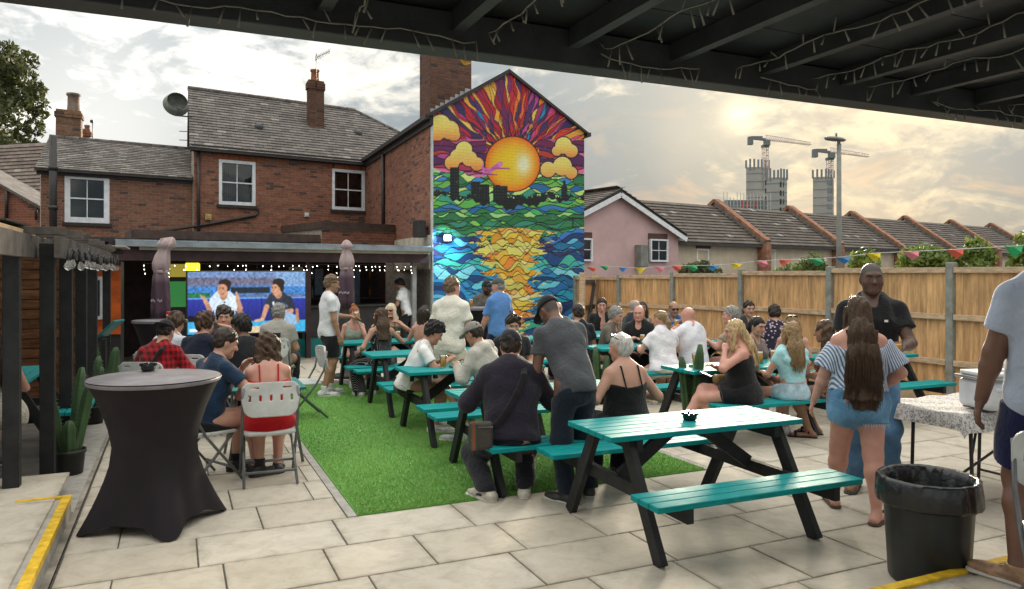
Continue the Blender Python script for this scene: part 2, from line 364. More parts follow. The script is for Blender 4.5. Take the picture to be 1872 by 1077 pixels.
# ------------------------------------------------------------------ the dark roof over the camera
M_roofp = mat('roof_paint', (.006, .009, .011), .5, .3, 4, .15, 50, world=True)
M_beam = mat('beam_paint', (.030, .037, .040), .5, .3, 5, .2, 60, world=True)
roof = empty('patio_roof', UV(1, 2.7), 0, 'dark painted flat timber roof over the near end of the patio', 'roof')
def rb(name, m, a, b, c, bevel=0): 
    k = MB(); k.frame(-UV(1, 2.7), UV(1, 0), UV(0, 1), (0, 0, 1), a, b, c); return k.build(name, m, roof, bevel)
rb('front_beam', M_beam, (-7, 9.6), (2.70, 2.82), (2.655, 2.80), .004)
for i in range(6):
    k = MB(); k.frame((0, 0, 0), UV(1, 0), UV(0, 1), (0, 0, 1), (-7, 9.6), (2.79-.42*(i+1)+.006, 2.79-.42*i), (2.805, 2.83)); k.build('deck_board', M_roofp, roof, loc=-UV(1, 2.7))
rb('fascia', M_beam, (-7, 9.6), (2.824, 2.85), (2.70, 2.85))
rb('roof_covering', M_roofp, (-7, 9.6), (.3, 2.83), (2.85, 2.89))
for i in range(-10, 19):
    u = .48+.505*i
    rb('joist', M_beam, (u-.024, u+.024), (.3, 2.696), (2.725, 2.803))
for u in (-6.9, 9.4):
    rb('post', M_roofp, (u-.06, u+.06), (2.68, 2.80), (.14, 2.652))
M_cable = mat('clear_cable', (.17, .17, .15), .5, .2, 20)
def string_light(u, v0, v1, z0, seed, along='v', label=''):
    rg = random.Random(seed); cab = MB(); bl = MB(); n = int(abs(v1-v0)/.05); pts = []
    for i in range(n+1):
        tt = v0+(v1-v0)*i/n; s = z0-.02*abs(math.sin(i*.33))+rg.uniform(-.006, .006)
        off = rg.uniform(-.008, .008)
        p = UV(u+off, tt, s) if along == 'v' else UV(tt, u+off, s)
        pts.append(p)
        if rg.random() < .8:
            q = p+Vector((rg.uniform(-.03, .03), rg.uniform(-.03, .03), rg.uniform(-.075, -.03)*(1 if rg.random() < .85 else -.7)))
            bl.tube([p, q], [.0022, .0042], 5)
    cab.tube(pts, .0035, 5)
    e = empty('string_light', pts[0], 0, label, 'string light', 'unlit string lights under the roof')
    o = cab.build('cable', M_cable, e, loc=-pts[0]); o = bl.build('bulb', M_cable, e, loc=-pts[0]); o['kind'] = 'stuff'
ords = ['first', 'second', 'third', 'fourth', 'fifth', 'sixth', 'seventh', 'eighth']
for i, u in enumerate((.58, 1.10, 1.62, 2.30, 2.75, 3.12, 4.2)):
    string_light(u, 2.66, .9, 2.725, 40+i, 'v', 'unlit clear string light hanging along a roof joist, %s from the left' % ords[i])
for a, b, s in ((-.2, 1.05, 61), (1.6, 2.1, 62), (2.45, 2.8, 63), (3.6, 5.2, 64)):
    string_light(2.67, a, b, 2.70, s, 'u', 'unlit clear string light sagging along the front roof beam, %s from the left' % ords[s-61])
o = MB().tube([UV(1.02, 2.84, 2.70), UV(1.06, 2.86, 2.675), UV(1.10, 2.85, 2.68)], [.006, .010, .004], 6).tube([UV(1.05, 2.86, 2.68), UV(1.075, 2.86, 2.655), UV(1.10, 2.86, 2.66)], [.005, .008, .003], 6).build('ribbon_scrap', mat('yellow_ribbon', (.75, .45, .03), .5)); tag(o, 'scrap of yellow ribbon tied under the roof edge by the tall chimney', 'ribbon')
# ------------------------------------------------------------------ walls, windows and roofs
def on_wall(px, py, P0, dr):
    rx = (px-CX)/FPX; s = (rx*P0[1]-P0[0])/(dr[0]-rx*dr[1]); d = P0[1]+dr[1]*s
    return s, HC+(CY-py)/FPX*d
M_mortar = mat('mortar', (.38, .33, .28), .95, .25, 12, .3, 90, world=True)
M_brick = mat('brick', rough=.85, var=.35, vs=14, attr='Col', bump=.4, bs=120)
def brick_one():
    t = NT('brick_single'); oi = t.N('ShaderNodeObjectInfo'); P = t.N('ShaderNodeNewGeometry').outputs['Position']
    c = t.mix(t.ramp(oi.outputs['Random'], 0, .85), (.235, .096, .060), (.37, .156, .092)); c = t.mix(t.ramp(oi.outputs['Random'], .88, .9), c, (.11, .066, .055))
    c = t.mix(t.mth('MULTIPLY', t.ramp(t.noise(P, 40, 3), .5, .7), .4), c, (.12, .06, .045))
    t.L(c, t.b.inputs['Base Color']); t.b.inputs['Roughness'].default_value = .85; t.bump(t.noise(P, 120, 3), .4, .01); return t.m
M_brick1 = brick_one()
def brick_col(rg, tone=(1, 1, 1)):
    k = rg.random(); a, b = (.235, .096, .060), (.37, .156, .092)
    c = [a[i]+(b[i]-a[i])*k for i in range(3)]
    if rg.random() < .06: c = [.11, .066, .055]
    return tuple(c[i]*tone[i] for i in range(3))
def bricks(mb, O, ex, nz, L, z0, z1, holes, seed, lim=None, tone=(1, 1, 1), proud=.007, ones=None, cond=None):
    rg = random.Random(seed); O = Vector(O); ex = Vector(ex); ez = Vector((0, 0, 1)); n = Vector(nz); z = z0; r = 0; bw, bh, j = .225, .075, .010
    while z < z1-.02:
        zt = min(z+bh, z1); a0, a1 = (0, L) if lim is None else lim((z+zt)/2)
        iv = [(a0, a1)]
        for h0, h1, g0, g1 in holes:
            if zt > g0+.01 and z < g1-.01:
                iv = [q for p in iv for q in ((p[0], min(p[1], h0)), (max(p[0], h1), p[1])) if q[1]-q[0] > .03]
        for p0, p1 in iv:
            x = math.floor(p0/bw)*bw - (bw/2 if r % 2 else 0)
            while x < p1:
                c0, c1 = max(x+j/2, p0), min(x+bw-j/2, p1)
                if c1-c0 > .03:
                    if ones is not None and cond(c0, z): ones.append((c0, c1, z, zt))
                    else: mb.frame(O, ex, n, ez, (c0, c1), (-.005, proud+rg.uniform(-.003, .003)), (z+j/2, zt-j/2), 0, brick_col(rg, tone))
                x += bw
        z += bh; r += 1
def wall_strips(mb, O, ex, n, L, z0, z1, holes, thick=.3):
    xs = sorted({0, L, *[h[0] for h in holes], *[h[1] for h in holes]})
    for a, b in zip(xs[:-1], xs[1:]):
        hs = sorted([(h[2], h[3]) for h in holes if h[0] < b-.001 and h[1] > a+.001]); z = z0
        for g0, g1 in hs+[(z1, z1)]:
            if g0-z > .01: mb.frame(O, ex, n, (0, 0, 1), (a, b), (-thick, 0), (z, g0))
            z = g1
def pane_mat():
    t = NT('window_glass'); tr = t.N('ShaderNodeBsdfTransparent'); tr.inputs[0].default_value = (.55, .58, .58, 1); gl = t.N('ShaderNodeBsdfGlossy'); gl.inputs['Roughness'].default_value = .03; gl.inputs[0].default_value = (.9, .9, .9, 1)
    fr = t.N('ShaderNodeFresnel'); fr.inputs[0].default_value = 1.6; ms = t.N('ShaderNodeMixShader'); t.L(t.mth('ADD', fr.outputs[0], .02), ms.inputs[0]); t.L(tr.outputs[0], ms.inputs[1]); t.L(gl.outputs[0], ms.inputs[2]); t.L(ms.outputs[0], t.out.inputs[0]); return t.m
M_pane = pane_mat()
M_white = mat('white_paint', (.80, .83, .87), .45, .12, 6, .1, 60)
M_room = mat('dark_room', (.035, .035, .036), .9, .3, 3)
M_sill = mat('dark_sill', (.04, .035, .03), .8, .3, 10)
M_net = mat('net_curtain', (.42, .42, .42), .9, .2, 30, .4, 40)
def window(parent, O, ex, n, x0, x1, z0, z1, cols=2, rows=2, fr=.09, curtain=None, sill=True, base=None):
    O, ex, n = Vector(O), Vector(ex), Vector(n); ez = Vector((0, 0, 1)); off = -Vector(parent.matrix_world.translation) if base is None else -base
    w = MB(); w.frame(O+off, ex, n, ez, (x0, x0+fr), (-.10, .015), (z0, z1)); w.frame(O+off, ex, n, ez, (x1-fr, x1), (-.10, .015), (z0, z1))
    w.frame(O+off, ex, n, ez, (x0+fr, x1-fr), (-.10, .012), (z1-fr, z1)); w.frame(O+off, ex, n, ez, (x0+fr, x1-fr), (-.10, .018), (z0, z0+fr*1.1))
    f = w.build('window', M_white, parent, .004)
    a0, a1, b0, b1 = x0+fr, x1-fr, z0+fr*1.1, z1-fr; br = MB(); g = .022
    for i in range(1, cols): x = a0+(a1-a0)*i/cols; br.frame(O+off, ex, n, ez, (x-g/2, x+g/2), (-.07, -.03), (b0, b1))
    for i in range(1, rows):
        z = b0+(b1-b0)*i/rows; br.frame(O+off, ex, n, ez, (a0, a1), (-.075, -.022), (z-g*.8, z+g*.8))
    br.build('glazing_bar', M_white, f)
    for i in range(cols):
        for j in range(rows):
            p = MB(); p.frame(O+off, ex, n, ez, (a0+(a1-a0)*i/cols+.008, a0+(a1-a0)*(i+1)/cols-.008), (-.055, -.050), (b0+(b1-b0)*j/rows+.012, b0+(b1-b0)*(j+1)/rows-.012)); p.build('pane', M_pane, f)
    rm = MB(); rm.frame(O+off, ex, n, ez, (x0, x1), (-.75, -.70), (z0-.05, z1+.05))
    for q in (x0-.02, x1): rm.frame(O+off, ex, n, ez, (q, q+.02), (-.75, -.11), (z0, z1))
    rm.frame(O+off, ex, n, ez, (x0, x1), (-.70, -.11), (z1, z1+.02)); rm.frame(O+off, ex, n, ez, (x0, x1), (-.70, -.11), (z0-.02, z0)); rm.build('room_back', M_room, f)
    if curtain:
        c = MB()
        if curtain == 'slats':
            m = 15
            for i in range(m): x = a0+(a1-a0)*(i+.5)/m; c.frame(O+off, ex, n, ez, (x-(a1-a0)/m*.28, x+(a1-a0)/m*.28), (-.16, -.15), (b0, b1))
        elif curtain == 'half':
            for i in range(20): x = a0+(a1-a0)*i/20; c.frame(O+off, ex, n, ez, (x, x+(a1-a0)/20), (-.17+.012*(i % 2), -.165+.012*(i % 2)), (b0, b0+(b1-b0)*.46))
        else:
            for q0, q1 in ((a0, a0+.14*(a1-a0)),): c.frame(O+off, ex, n, ez, (q0, q1), (-.17, -.16), (b0, b1))
        c.build('curtain', M_net, f)
    if sill: MB().frame(O+off, ex, n, ez, (x0-.06, x1+.06), (-.05, .07), (z0-.09, z0-.003)).build('sill', M_sill, f, .004)
    return f
M_slate = mat('slate', rough=.75, var=.35, vs=9, attr='Col', bump=.3, bs=70)
def courses(mb, O, ex, es, L, S, tw, ex_s, seed, inside=None, cols=((.115, .103, .096), (.225, .20, .182)), th=.018, lichen=.03):
    rg = random.Random(seed); O, ex, es = Vector(O), Vector(ex), Vector(es); n = ex.cross(es).normalized()
    if n.z < 0: n = -n
    r = 0; s = 0.0
    while s < S:
        x = -(tw/2 if r % 2 else 0)
        while x < L:
            if inside is None or inside(x+tw/2, s+ex_s/2):
                k = rg.random(); c = tuple(cols[0][i]+(cols[1][i]-cols[0][i])*k for i in range(3))
                if rg.random() < lichen: c = (.30, .29, .26)
                lift = rg.uniform(0, .006); x0, x1 = max(x+.003, 0), (min(x+tw-.003, L) if inside is None else x+tw-.003)
                a = O+es*(s-.01); b = O+es*(s+ex_s*1.15)
                P = [a+ex*x0+n*(th*1.6+lift), a+ex*x1+n*(th*1.6+lift), b+ex*x1+n*.004, b+ex*x0+n*.004, a+ex*x0+n*.002, a+ex*x1+n*.002]
                mb.add(P, [(0, 1, 2, 3), (4, 5, 1, 0), (4, 0, 3), (5, 2, 1)], 0, c)
            x += tw
        s += ex_s; r += 1
def V3(p, z=0.0): return Vector((p[0], p[1], z))
FL = (-9.0, 21.2); C1 = (-4.73, 24.2); C2 = (-1.82, 17.3); C3 = (1.89, 19.6)
def unit(a, b): d = Vector((b[0]-a[0], b[1]-a[1], 0)); return d.normalized(), d.length
EF, LF = unit(FL, C1); NF = Vector((EF.y, -EF.x, 0)); VD = UV(0, 1)
M_fasc = mat('gutter_black', (.030, .028, .028), .5, .3, 10)
# --- the main brick house
H1 = empty('brick_house', V3(FL), 0, 'red brick house with slate roof and two white sash windows behind the bar', 'house'); B1 = V3(FL)
ZE = 5.49
hw = []
for p in ((400, 291, 467, 377), (607, 308, 667, 386)):
    s0, zt = on_wall(p[0], p[1], FL, EF); s1, zb = on_wall(p[2], p[3], FL, EF); hw.append((s0, s1, zb, zt))
w = MB(); wall_strips(w, (0, 0, 0), EF, NF, 9.6, -.1, ZE, hw); w.frame((0, 0, 0), VD, EF, (0, 0, 1), (.02, 4.6), (0, .25), (-.1, ZE-.02)); wo = w.build('wall', M_mortar, H1)
k = MB(); bricks(k, (0, 0, 0), EF, NF, LF+.05, 2.2, ZE-.04, hw, 11); bo = k.build('bricks', M_brick, wo); bo['kind'] = 'stuff'
for h, c in zip(hw, ('slats', 'edge')):
    window(H1, V3(FL), EF, NF, *h, curtain=c, base=B1)
    k = MB()                                                     # soldier-course lintel above each window
    for i in range(int((h[1]-h[0]+.3)/.078)): k.frame((0, 0, 0), EF, NF, (0, 0, 1), (h[0]-.15+i*.078, h[0]-.15+i*.078+.067), (-.003, .016), (h[3]+.01, h[3]+.215), 0, brick_col(random, (1.25, .95, .75)))
    o = k.build('lintel', M_brick, wo)
# roof of the main house: front slope and hip
rise = 2.08; W_ = 2.6; ES = (VD*W_+Vector((0, 0, rise))); SL_ = ES.length; ES = ES.normalized(); TR = 5.45; TE = 9.5
O_ = -EF*.12-VD*.22+Vector((0, 0, ZE-.16)); SL2 = SL_+.3
pl = [O_, O_+EF*(TE+.2), O_+EF*(TR+.12)+ES*SL2, O_+ES*SL2]
rf = MB(); rf.prism(pl, (0, 0, -.07)); back = [pl[3], pl[2], pl[2]+VD*2.8-Vector((0, 0, 2.2)), pl[3]+VD*2.8-Vector((0, 0, 2.2))]; rf.prism(back, (0, 0, -.07)); rf.prism([pl[1], pl[2], back[2]], (0, 0, -.07))
ro = rf.build('roof', mat('roof_underlay', (.06, .058, .056), .9), H1)
k = MB(); courses(k, O_, EF, ES, TE+.2, SL2-.05, .26, .165, 21, lambda x, s: x+.05 < (TE+.2)-(TE+.2-TR-.12)*(s/SL2)); so = k.build('slate_courses', M_slate, ro); so['kind'] = 'stuff'
k = MB()
for i in range(18): a = pl[3]+(pl[2]-pl[3])*(i/18); b = pl[3]+(pl[2]-pl[3])*((i+.96)/18); k.tube([a+Vector((0, 0, .01)), b+Vector((0, 0, .01))], .085, 8)
for i in range(16): a = pl[2]+(pl[1]-pl[2])*(i/16); b = pl[2]+(pl[1]-pl[2])*((i+.95)/16); k.tube([a, b], .07, 8)
k.build('ridge_tile', mat('ridge_clay', (.14, .125, .118), .85, .3, 4), ro)
k = MB(); k.bar(V3((0, 0), ZE-.10)+NF*.13-EF*.1, V3((0, 0), ZE-.12)+NF*.13+EF*(LF-.02), .11, .09); k.frame((0, 0, 0), EF, NF, (0, 0, 1), (-.1, LF-.02), (.01, .06), (ZE-.24, ZE-.06)); k.build('gutter', M_fasc, H1)
def roof_pt(px, py):                                             # where a pixel meets the main front slope
    n = EF.cross(ES); Q = V3(FL)+O_; d = Vector(((px-CX)/FPX, 1, (CY-py)/FPX)); C = Vector((0, 0, HC)); tt = (Q-C).dot(n)/d.dot(n); return C+d*tt-B1
for px, py in ((473, 234), (655, 245)):
    p = roof_pt(px, py); k = MB(); k.lathe([(.12, -.05), (.15, .02), (.12, .10), (.05, .14), (0, .145)], 10, p); k.build('roof_vent', mat('lead_vent', (.07, .07, .075), .5), ro)
# chimney and aerial on the ridge
def chimney(px0, px1, pyt, pyb, d, potx, poty, name='chimney', parent=None, tone=(.45, .50, .48), base=None, potc=(.34, .12, .06), seed=5):
    a, b = DP(px0, pyb, d), DP(px1, pyt, d); wdt = b.x-a.x; zc = b.z; c = Vector(((a.x+b.x)/2, d, 0))-base
    e1, e2 = EF, -VD; k = MB(); wd = wdt*.78; dp = wd*.75; O2 = c-e1*wd/2+e2*0
    z0, z1 = a.z-.6, zc
    k.frame(O2, e1, VD, (0, 0, 1), (.004, wd-.004), (.004, dp), (z0, z1-.02), 1)
    rg = random.Random(seed); z = z0
    while z < z1:
        st = 0.04 if z > z1-.24 and z < z1-.07 else 0
        n_ = max(2, int(wd/.2)); 
        for i in range(n_): k.frame(O2, e1, VD, (0, 0, 1), (wd*i/n_-(st if i == 0 else -.004), wd*(i+1)/n_-.004+(st if i == n_-1 else 0)), (-.008-st, .1), (z+.004, z+.066), 0, brick_col(rg, tone))
        m_ = max(2, int(dp/.2))
        for i in range(m_):
            for q0, q1 in ((-.008-st, .1), (wd-.1, wd+.008+st)): k.frame(O2, e1, VD, (0, 0, 1), (q0, q1), (dp*i/m_+.004, dp*(i+1)/m_-.004), (z+.004, z+.066), 0, brick_col(rg, tone))
        z += .075
    ch = k.build(name, [M_brick, M_mortar], parent)
    if potx is not None:
        pw = (potx[1]-potx[0])/FPX*d/2; pz = DP(0, poty, d).z; pc = Vector(((sum(potx)/2-CX)/FPX*d, d+dp/2, 0))-base
        q = MB(); q.lathe([(pw*1.05, z1-.05), (pw*1.0, z1+.05), (pw*.9, (z1+pz)/2), (pw*.88, pz-.08), (pw*1.08, pz-.06), (pw*1.08, pz), (pw*.7, pz), (pw*.7, pz-.2)], 14, pc); q.build('chimney_pot', mat('pot_clay%d' % seed, potc, .85, .3, 6), ch)
    return ch
ch1 = chimney(560, 597, 150, 205, 24.6, (565, 581), 125, 'chimney', H1, base=B1)
p = DP(578, 160, 24.5)-B1; q = DP(578, 96, 24.5)-B1; k = MB(); k.tube([p, q], .014, 6); a = DP(577, 106, 24.5)-B1; b = DP(602, 94, 24.5)-B1; k.tube([a, b], .010, 5)
for i in range(9):
    m = a+(b-a)*(i/8+.02); k.tube([m-VD*.14+Vector((0, 0, -.10)), m+VD*.14+Vector((0, 0, .10))], .006, 4); k.tube([m+Vector((-.03, 0, -.10)), m+Vector((.03, 0, .10))], .006, 4)
k.build('aerial', mat('aerial_metal', (.12, .12, .12), .5, metal=.6), ch1)
# dish on the left gable
dp_ = DP(320, 196, 21.6)-B1
k = MB(); prof = [(0, 0), (.12, .012), (.22, .045), (.31, .10), (.345, .14), (.35, .12), (.3, .06), (.2, .01), (0, -.03)]
k.lathe(prof, 24, (0, 0, 0)); k.lathe([(.34, .12), (.345, .14), (.28, .36), (.27, .36), (.33, .13)], 24, (0, 0, 0), 0)
rotm = Vector((.55, -.80, .30)).to_track_quat('Z', 'Y').to_matrix().to_3x3(); k.v = [tuple(rotm @ Vector(v)+dp_) for v in k.v]
dsh = k.build('satellite_dish', mat('dish_paint', (.20, .22, .19), .5, .3, 6), None); dsh.location = B1; tag(dsh, 'grey green satellite dish on a bracket at the slate gable', 'satellite dish')
k = MB(); k.tube([dp_-Vector((.05, 0, .05)), DP(352, 203, 21.7)-B1], .02, 6); k.tube([dp_-Vector((.05, -.1, .22)), DP(352, 214, 21.7)-B1], .02, 6); k.build('bracket', M_fasc, dsh)
for yy in (240, 256): MB().tube([DP(328, yy, 21.8)-B1, DP(352, yy+1, 21.8)-B1], .012, 5).build('roof_rung', M_fasc, H1)
# pipes, alarm box, vent, light
def wp(px, py, out=.06): s, z = on_wall(px, py, FL, EF); return EF*s+NF*out+Vector((0, 0, z))
k = MB(); k.tube([wp(362, 270), wp(362, 460)], .045, 8); k.tube([wp(470, 388), wp(466, 394), wp(380, 410), wp(268, 428)], .04, 8); k.tube([wp(470, 376), wp(470, 392)], .03, 8); k.build('downpipe', M_fasc, H1)
for px, py, sx, sz, c, nm in ((380, 397, .17, .17, (.5, .36, .12), 'alarm_box'), (560, 393, .13, .13, (.7, .7, .68), 'wall_vent'), (536, 297, .26, .11, (.08, .075, .07), 'wall_light')):
    s, z = on_wall(px, py, FL, EF); k = MB(); k.frame((0, 0, 0), EF, NF, (0, 0, 1), (s-sx/2, s+sx/2), (.008, .075), (z-sz/2, z+sz/2)); k.frame((0, 0, 0), EF, NF, (0, 0, 1), (s-sx*.3, s+sx*.3), (.075, .09), (z-sz*.3, z+sz*.3)); k.build(nm, mat('mat_'+nm, c, .5), H1, .008)
# --- the lower left wing
FW = V3(FL)-EF*3.7+VD*.22; FW2 = (FW.x, FW.y); H2 = empty('brick_cottage', FW, 0, 'lower brick house wing with big white sash window at left', 'house'); ZW = 4.55
s0, zt = on_wall(118, 317, FW2, EF); s1, zb = on_wall(200, 409, FW2, EF); hole = [(s0, s1, zb, zt)]
w = MB(); wall_strips(w, (0, 0, 0), EF, NF, 3.85, -.1, ZW, hole); wo = w.build('wall', M_mortar, H2)
k = MB(); bricks(k, (0, 0, 0), EF, NF, 3.85, 2.0, ZW-.03, hole, 12, tone=(.85, .95, 1.0)); bo = k.build('bricks', M_brick, wo); bo['kind'] = 'stuff'
window(H2, FW, EF, NF, *hole[0], fr=.13, curtain='half', base=FW)
o = MB().frame((0, 0, 0), EF, NF, (0, 0, 1), (s0-.15, s1+.5), (.01, .03), (zt+.03, zt+.10)).build('head_board', M_white, H2)
ES2 = (VD*2.2+Vector((0, 0, 1.08))); S2 = ES2.length; ES2.normalize(); O2_ = -EF*.1-VD*.2+Vector((0, 0, ZW-.06))
rf = MB(); rf.prism([O2_, O2_+EF*3.75, O2_+EF*3.75+ES2*(S2+.2), O2_+ES2*(S2+.2)], (0, 0, -.06)); q0 = O2_+ES2*(S2+.2); rf.prism([q0, q0+EF*3.75, q0+EF*3.75+VD*2-Vector((0, 0, 1)), q0+VD*2-Vector((0, 0, 1))], (0, 0, -.06)); ro2 = rf.build('roof', MATS['roof_underlay'], H2)
k = MB(); courses(k, O2_, EF, ES2, 3.75, S2+.1, .24, .15, 22, cols=((.135, .12, .112), (.27, .24, .22)), lichen=.12); so = k.build('slate_courses', M_slate, ro2); so['kind'] = 'stuff'
k = MB()
for i in range(10): a = q0+EF*(3.75*i/10); k.tube([a, a+EF*.36], .08, 8)
k.build('ridge_tile', MATS['ridge_clay'], ro2)
k = MB(); k.bar(Vector((0, 0, ZW-.07))+NF*.12-EF*.15, Vector((0, 0, ZW-.07))+NF*.12+EF*3.75, .10, .09); k.frame((0, 0, 0), EF, NF, (0, 0, 1), (-.1, 3.72), (.01, .06), (ZW-.2, ZW-.05)); k.build('gutter', M_fasc, H2)
k = MB(); a = DP(97, 250, 19.0)-FW; b = DP(97, 470, 19.0)-FW; k.tube([a, b], .09, 10); k.tube([a-Vector((0, 0, .75)), a-Vector((0, 0, .85))], .115, 10); k.tube([a-Vector((0, 0, 1.75)), a-Vector((0, 0, 1.85))], .115, 10); k.build('soil_pipe', M_fasc, H2)
chimney(100, 150, 203, 262, 21.6, (115, 137), 168, 'chimney', H2, base=FW, tone=(.75, .95, .95), potc=(.26, .19, .15), seed=6)
chimney(147, 165, 238, 262, 23, (152, 161), 228, 'chimney', H2, base=FW, tone=(.9, .85, .8), potc=(.26, .15, .10), seed=8)
k = MB(); k.tube([DP(169, 262, 22)-FW, DP(169, 222, 22)-FW], .012, 5); k.tube([DP(166, 222, 22)-FW, DP(172, 222, 22)-FW], .05, 6); k.build('vent_pole', M_fasc, ro2)
# neighbours at the far left
H3 = empty('tiled_house', DP(40, 500, 29), 0, 'brown tiled roof at the far left behind the tree', 'house'); b3 = DP(40, 500, 29)
p = [DP(-60, 272, 31)-b3, DP(108, 277, 31)-b3, DP(120, 395, 28)-b3, DP(-60, 405, 28)-b3]
o = MB().prism(p, (0, .1, -.1)).build('roof', MATS['roof_underlay'], H3); k = MB(); e1 = (p[2]-p[3]); l1 = e1.length; e2 = (p[0]-p[3]); l2 = e2.length; courses(k, p[3], e1.normalized(), e2.normalized(), l1, l2, .27, .25, 23, cols=((.13, .10, .085), (.22, .17, .14)), th=.03); so = k.build('tile_courses', M_slate, o); so['kind'] = 'stuff'
w = MB(); w.prism([p[3]+Vector((0, .2, -.1)), p[2]+Vector((0, .2, -.1)), p[2]+Vector((0, .2, -4.5)), p[3]+Vector((0, .2, -4.5))], (0, .3, 0)); w.build('wall', M_mortar, H3)
H4 = empty('brick_outbuilding', DP(0, 500, 23), 0, 'small red brick outbuilding with sloping verge at the far left', 'house'); b4 = DP(0, 500, 23); ex = Vector((1, 0, 0))
pa, pb = DP(-70, 300, 23)-b4, DP(74, 382, 23)-b4
w = MB(); w.prism([pa, pb, Vector((pb.x, 0, -2)), Vector((pa.x, 0, -2))], (0, 1.5, 0)); wo = w.build('wall', M_mortar, H4)
k = MB(); O4 = Vector((pa.x, 0, 0)); bricks(k, O4, ex, (0, -1, 0), pb.x-pa.x, .2, pa.z, [], 13, lambda z: (0, max(.05, (pb.x-pa.x)*min(1, (pa.z-z)/(pa.z-pb.z)))), tone=(1.0, .85, .8)); bo = k.build('bricks', M_brick, wo); bo['kind'] = 'stuff'
k = MB(); k.bar(pa+Vector((0, .7, .06)), pb+Vector((.1, .7, .02)), 1.7, .08); k.build('roof', MATS['ridge_clay'], H4); k = MB(); k.tube([DP(12, 345, 22.9)-b4, DP(12, 400, 22.9)-b4], .05, 8); k.build('downpipe', M_fasc, H4); MB().tube([DP(66, 372, 22.9)-b4, DP(66, 402, 22.9)-b4], .04, 8).build('downpipe', M_fasc, H4)
# --- the mural house: brick side wall, painted gable
EW, LW = unit(C2, C1); NW = Vector((-EW.y, EW.x, 0)); EM, LM = unit(C2, C3); NM = Vector((EM.y, -EM.x, 0)); BM = V3(C2)
HM = empty('mural_house', BM, 0, 'brick house whose gable end carries a bright painted sunset mural', 'house')
SA = 2.047; ZA = 6.72
w = MB(); w.prism([Vector((0, 0, -.1)), EM*LM+Vector((0, 0, -.1)), EM*LM+Vector((0, 0, ZE)), EM*SA+Vector((0, 0, ZA)), Vector((0, 0, ZE))], EW*LW); wo = w.build('wall', M_mortar, HM)
k = MB(); ones = []; bricks(k, (0, 0, 0), EW, NW, LW, 2.3, ZE-.05, [(-.1, .17, 0, 9)], 14, tone=(.95, .92, .9), ones=ones, cond=lambda x, z: x < 1.75 and z > 2.9)
bo = k.build('bricks', M_brick, wo); bo['kind'] = 'stuff'
BMESH = MB().box((0, 0, 0), (.215, .02, .065)).mesh('brick', M_brick1)
ones.sort(key=lambda b: b[0]); rz = math.atan2(EW.y, EW.x)
for c0, c1, z, zt in ones[:300]:
    o = link('brick', BMESH, None, wo, EW*((c0+c1)/2)+NW*random.uniform(-.005, 0)+Vector((0, 0, (z+zt)/2)), (0, 0, rz)); o.scale = ((c1-c0)/.215, 1, 1)
k = MB()
for c0, c1, z, zt in ones[300:]: k.frame((0, 0, 0), EW, NW, (0, 0, 1), (c0, c1), (-.005, .006), (z+.005, zt-.005), 0, brick_col(random, (.95, .92, .9)))
if ones[300:]: bo = k.build('brick_rest', M_brick, wo); bo['kind'] = 'stuff'
MB().frame((0, 0, 0), EW, NW, (0, 0, 1), (0.0, .17), (-.01, .012), (-.05, ZE-.28)).build('white_corner_band', mat('white_masonry', (.62, .66, .66), .7, .2, 5, .2, 40), HM)
s0, z0 = on_wall(724, 440, C2, EW); MB().frame((0, 0, 0), EW, NW, (0, 0, 1), (.172, s0), (.008, .05), (1.9, z0)).build('cream_render', mat('cream_render', (.58, .52, .42), .8, .2, 4, .2, 50), HM)
rf = MB(); up = Vector((0, 0, .07))
a, b, c = -EM*.14+Vector((0, 0, ZE-.09)), EM*SA+Vector((0, 0, ZA+.02)), EM*(LM+.14)+Vector((0, 0, ZE-.08))
rf.prism([a-EW*.05, b-EW*.05, b+EW*LW, a+EW*LW], up); rf.prism([b-EW*.05, c-EW*.05, c+EW*LW, b+EW*LW], up); rm = rf.build('roof', MATS['roof_underlay'], HM)
k = MB(); k.bar(NW*.13+Vector((0, 0, ZE-.08)), NW*.13+Vector((0, 0, ZE-.08))+EW*LW, .11, .10); k.frame((0, 0, 0), EW, NW, (0, 0, 1), (.02, LW), (.01, .07), (ZE-.26, ZE-.03)); k.bar(EM*(LM+.10)+Vector((0, 0, ZE-.06))-EW*.1, EM*(LM+.10)+Vector((0, 0, ZE-.06))+EW*3, .12, .10); k.build('gutter', M_fasc, HM)
s1, _ = on_wall(704, 300, C2, EW); k = MB(); k.tube([EW*s1+NW*.06+Vector((0, 0, ZE-.2)), EW*s1+NW*.06+Vector((0, 0, 2.6))], .05, 8); k.build('downpipe', M_fasc, HM)
# tall chimney beside the gable
chm = chimney(770, 880, 70, 215, 20.0, None, None, 'chimney', HM, base=BM, tone=(.55, .6, .65), seed=9)
k = MB()
for i in range(8): p = DP(792+9*i, 203-5.2*i, 19.2)-BM; k.box(p, (.14, .03, .12), Matrix.Rotation(math.atan2(EM.y, EM.x), 3, 'Z'))
k.build('lead_flashing', mat('lead', (.42, .44, .45), .5, .2, 9), rm)
s0, z0 = on_wall(780, 418, C2, EW); k = MB(); k.frame((0, 0, 0), EW, NW, (0, 0, 1), (.25, .62), (.10, .32), (z0-.22, z0+.18)); k.tube([EW*.45+NW*.1+Vector((0, 0, z0)), EW*.45+Vector((0, 0, z0))], .03, 6)
sp = k.build('wall_speaker', M_fasc, None, .015); sp.location = BM; tag(sp, 'black speaker box on the brick side wall near the mural', 'speaker')
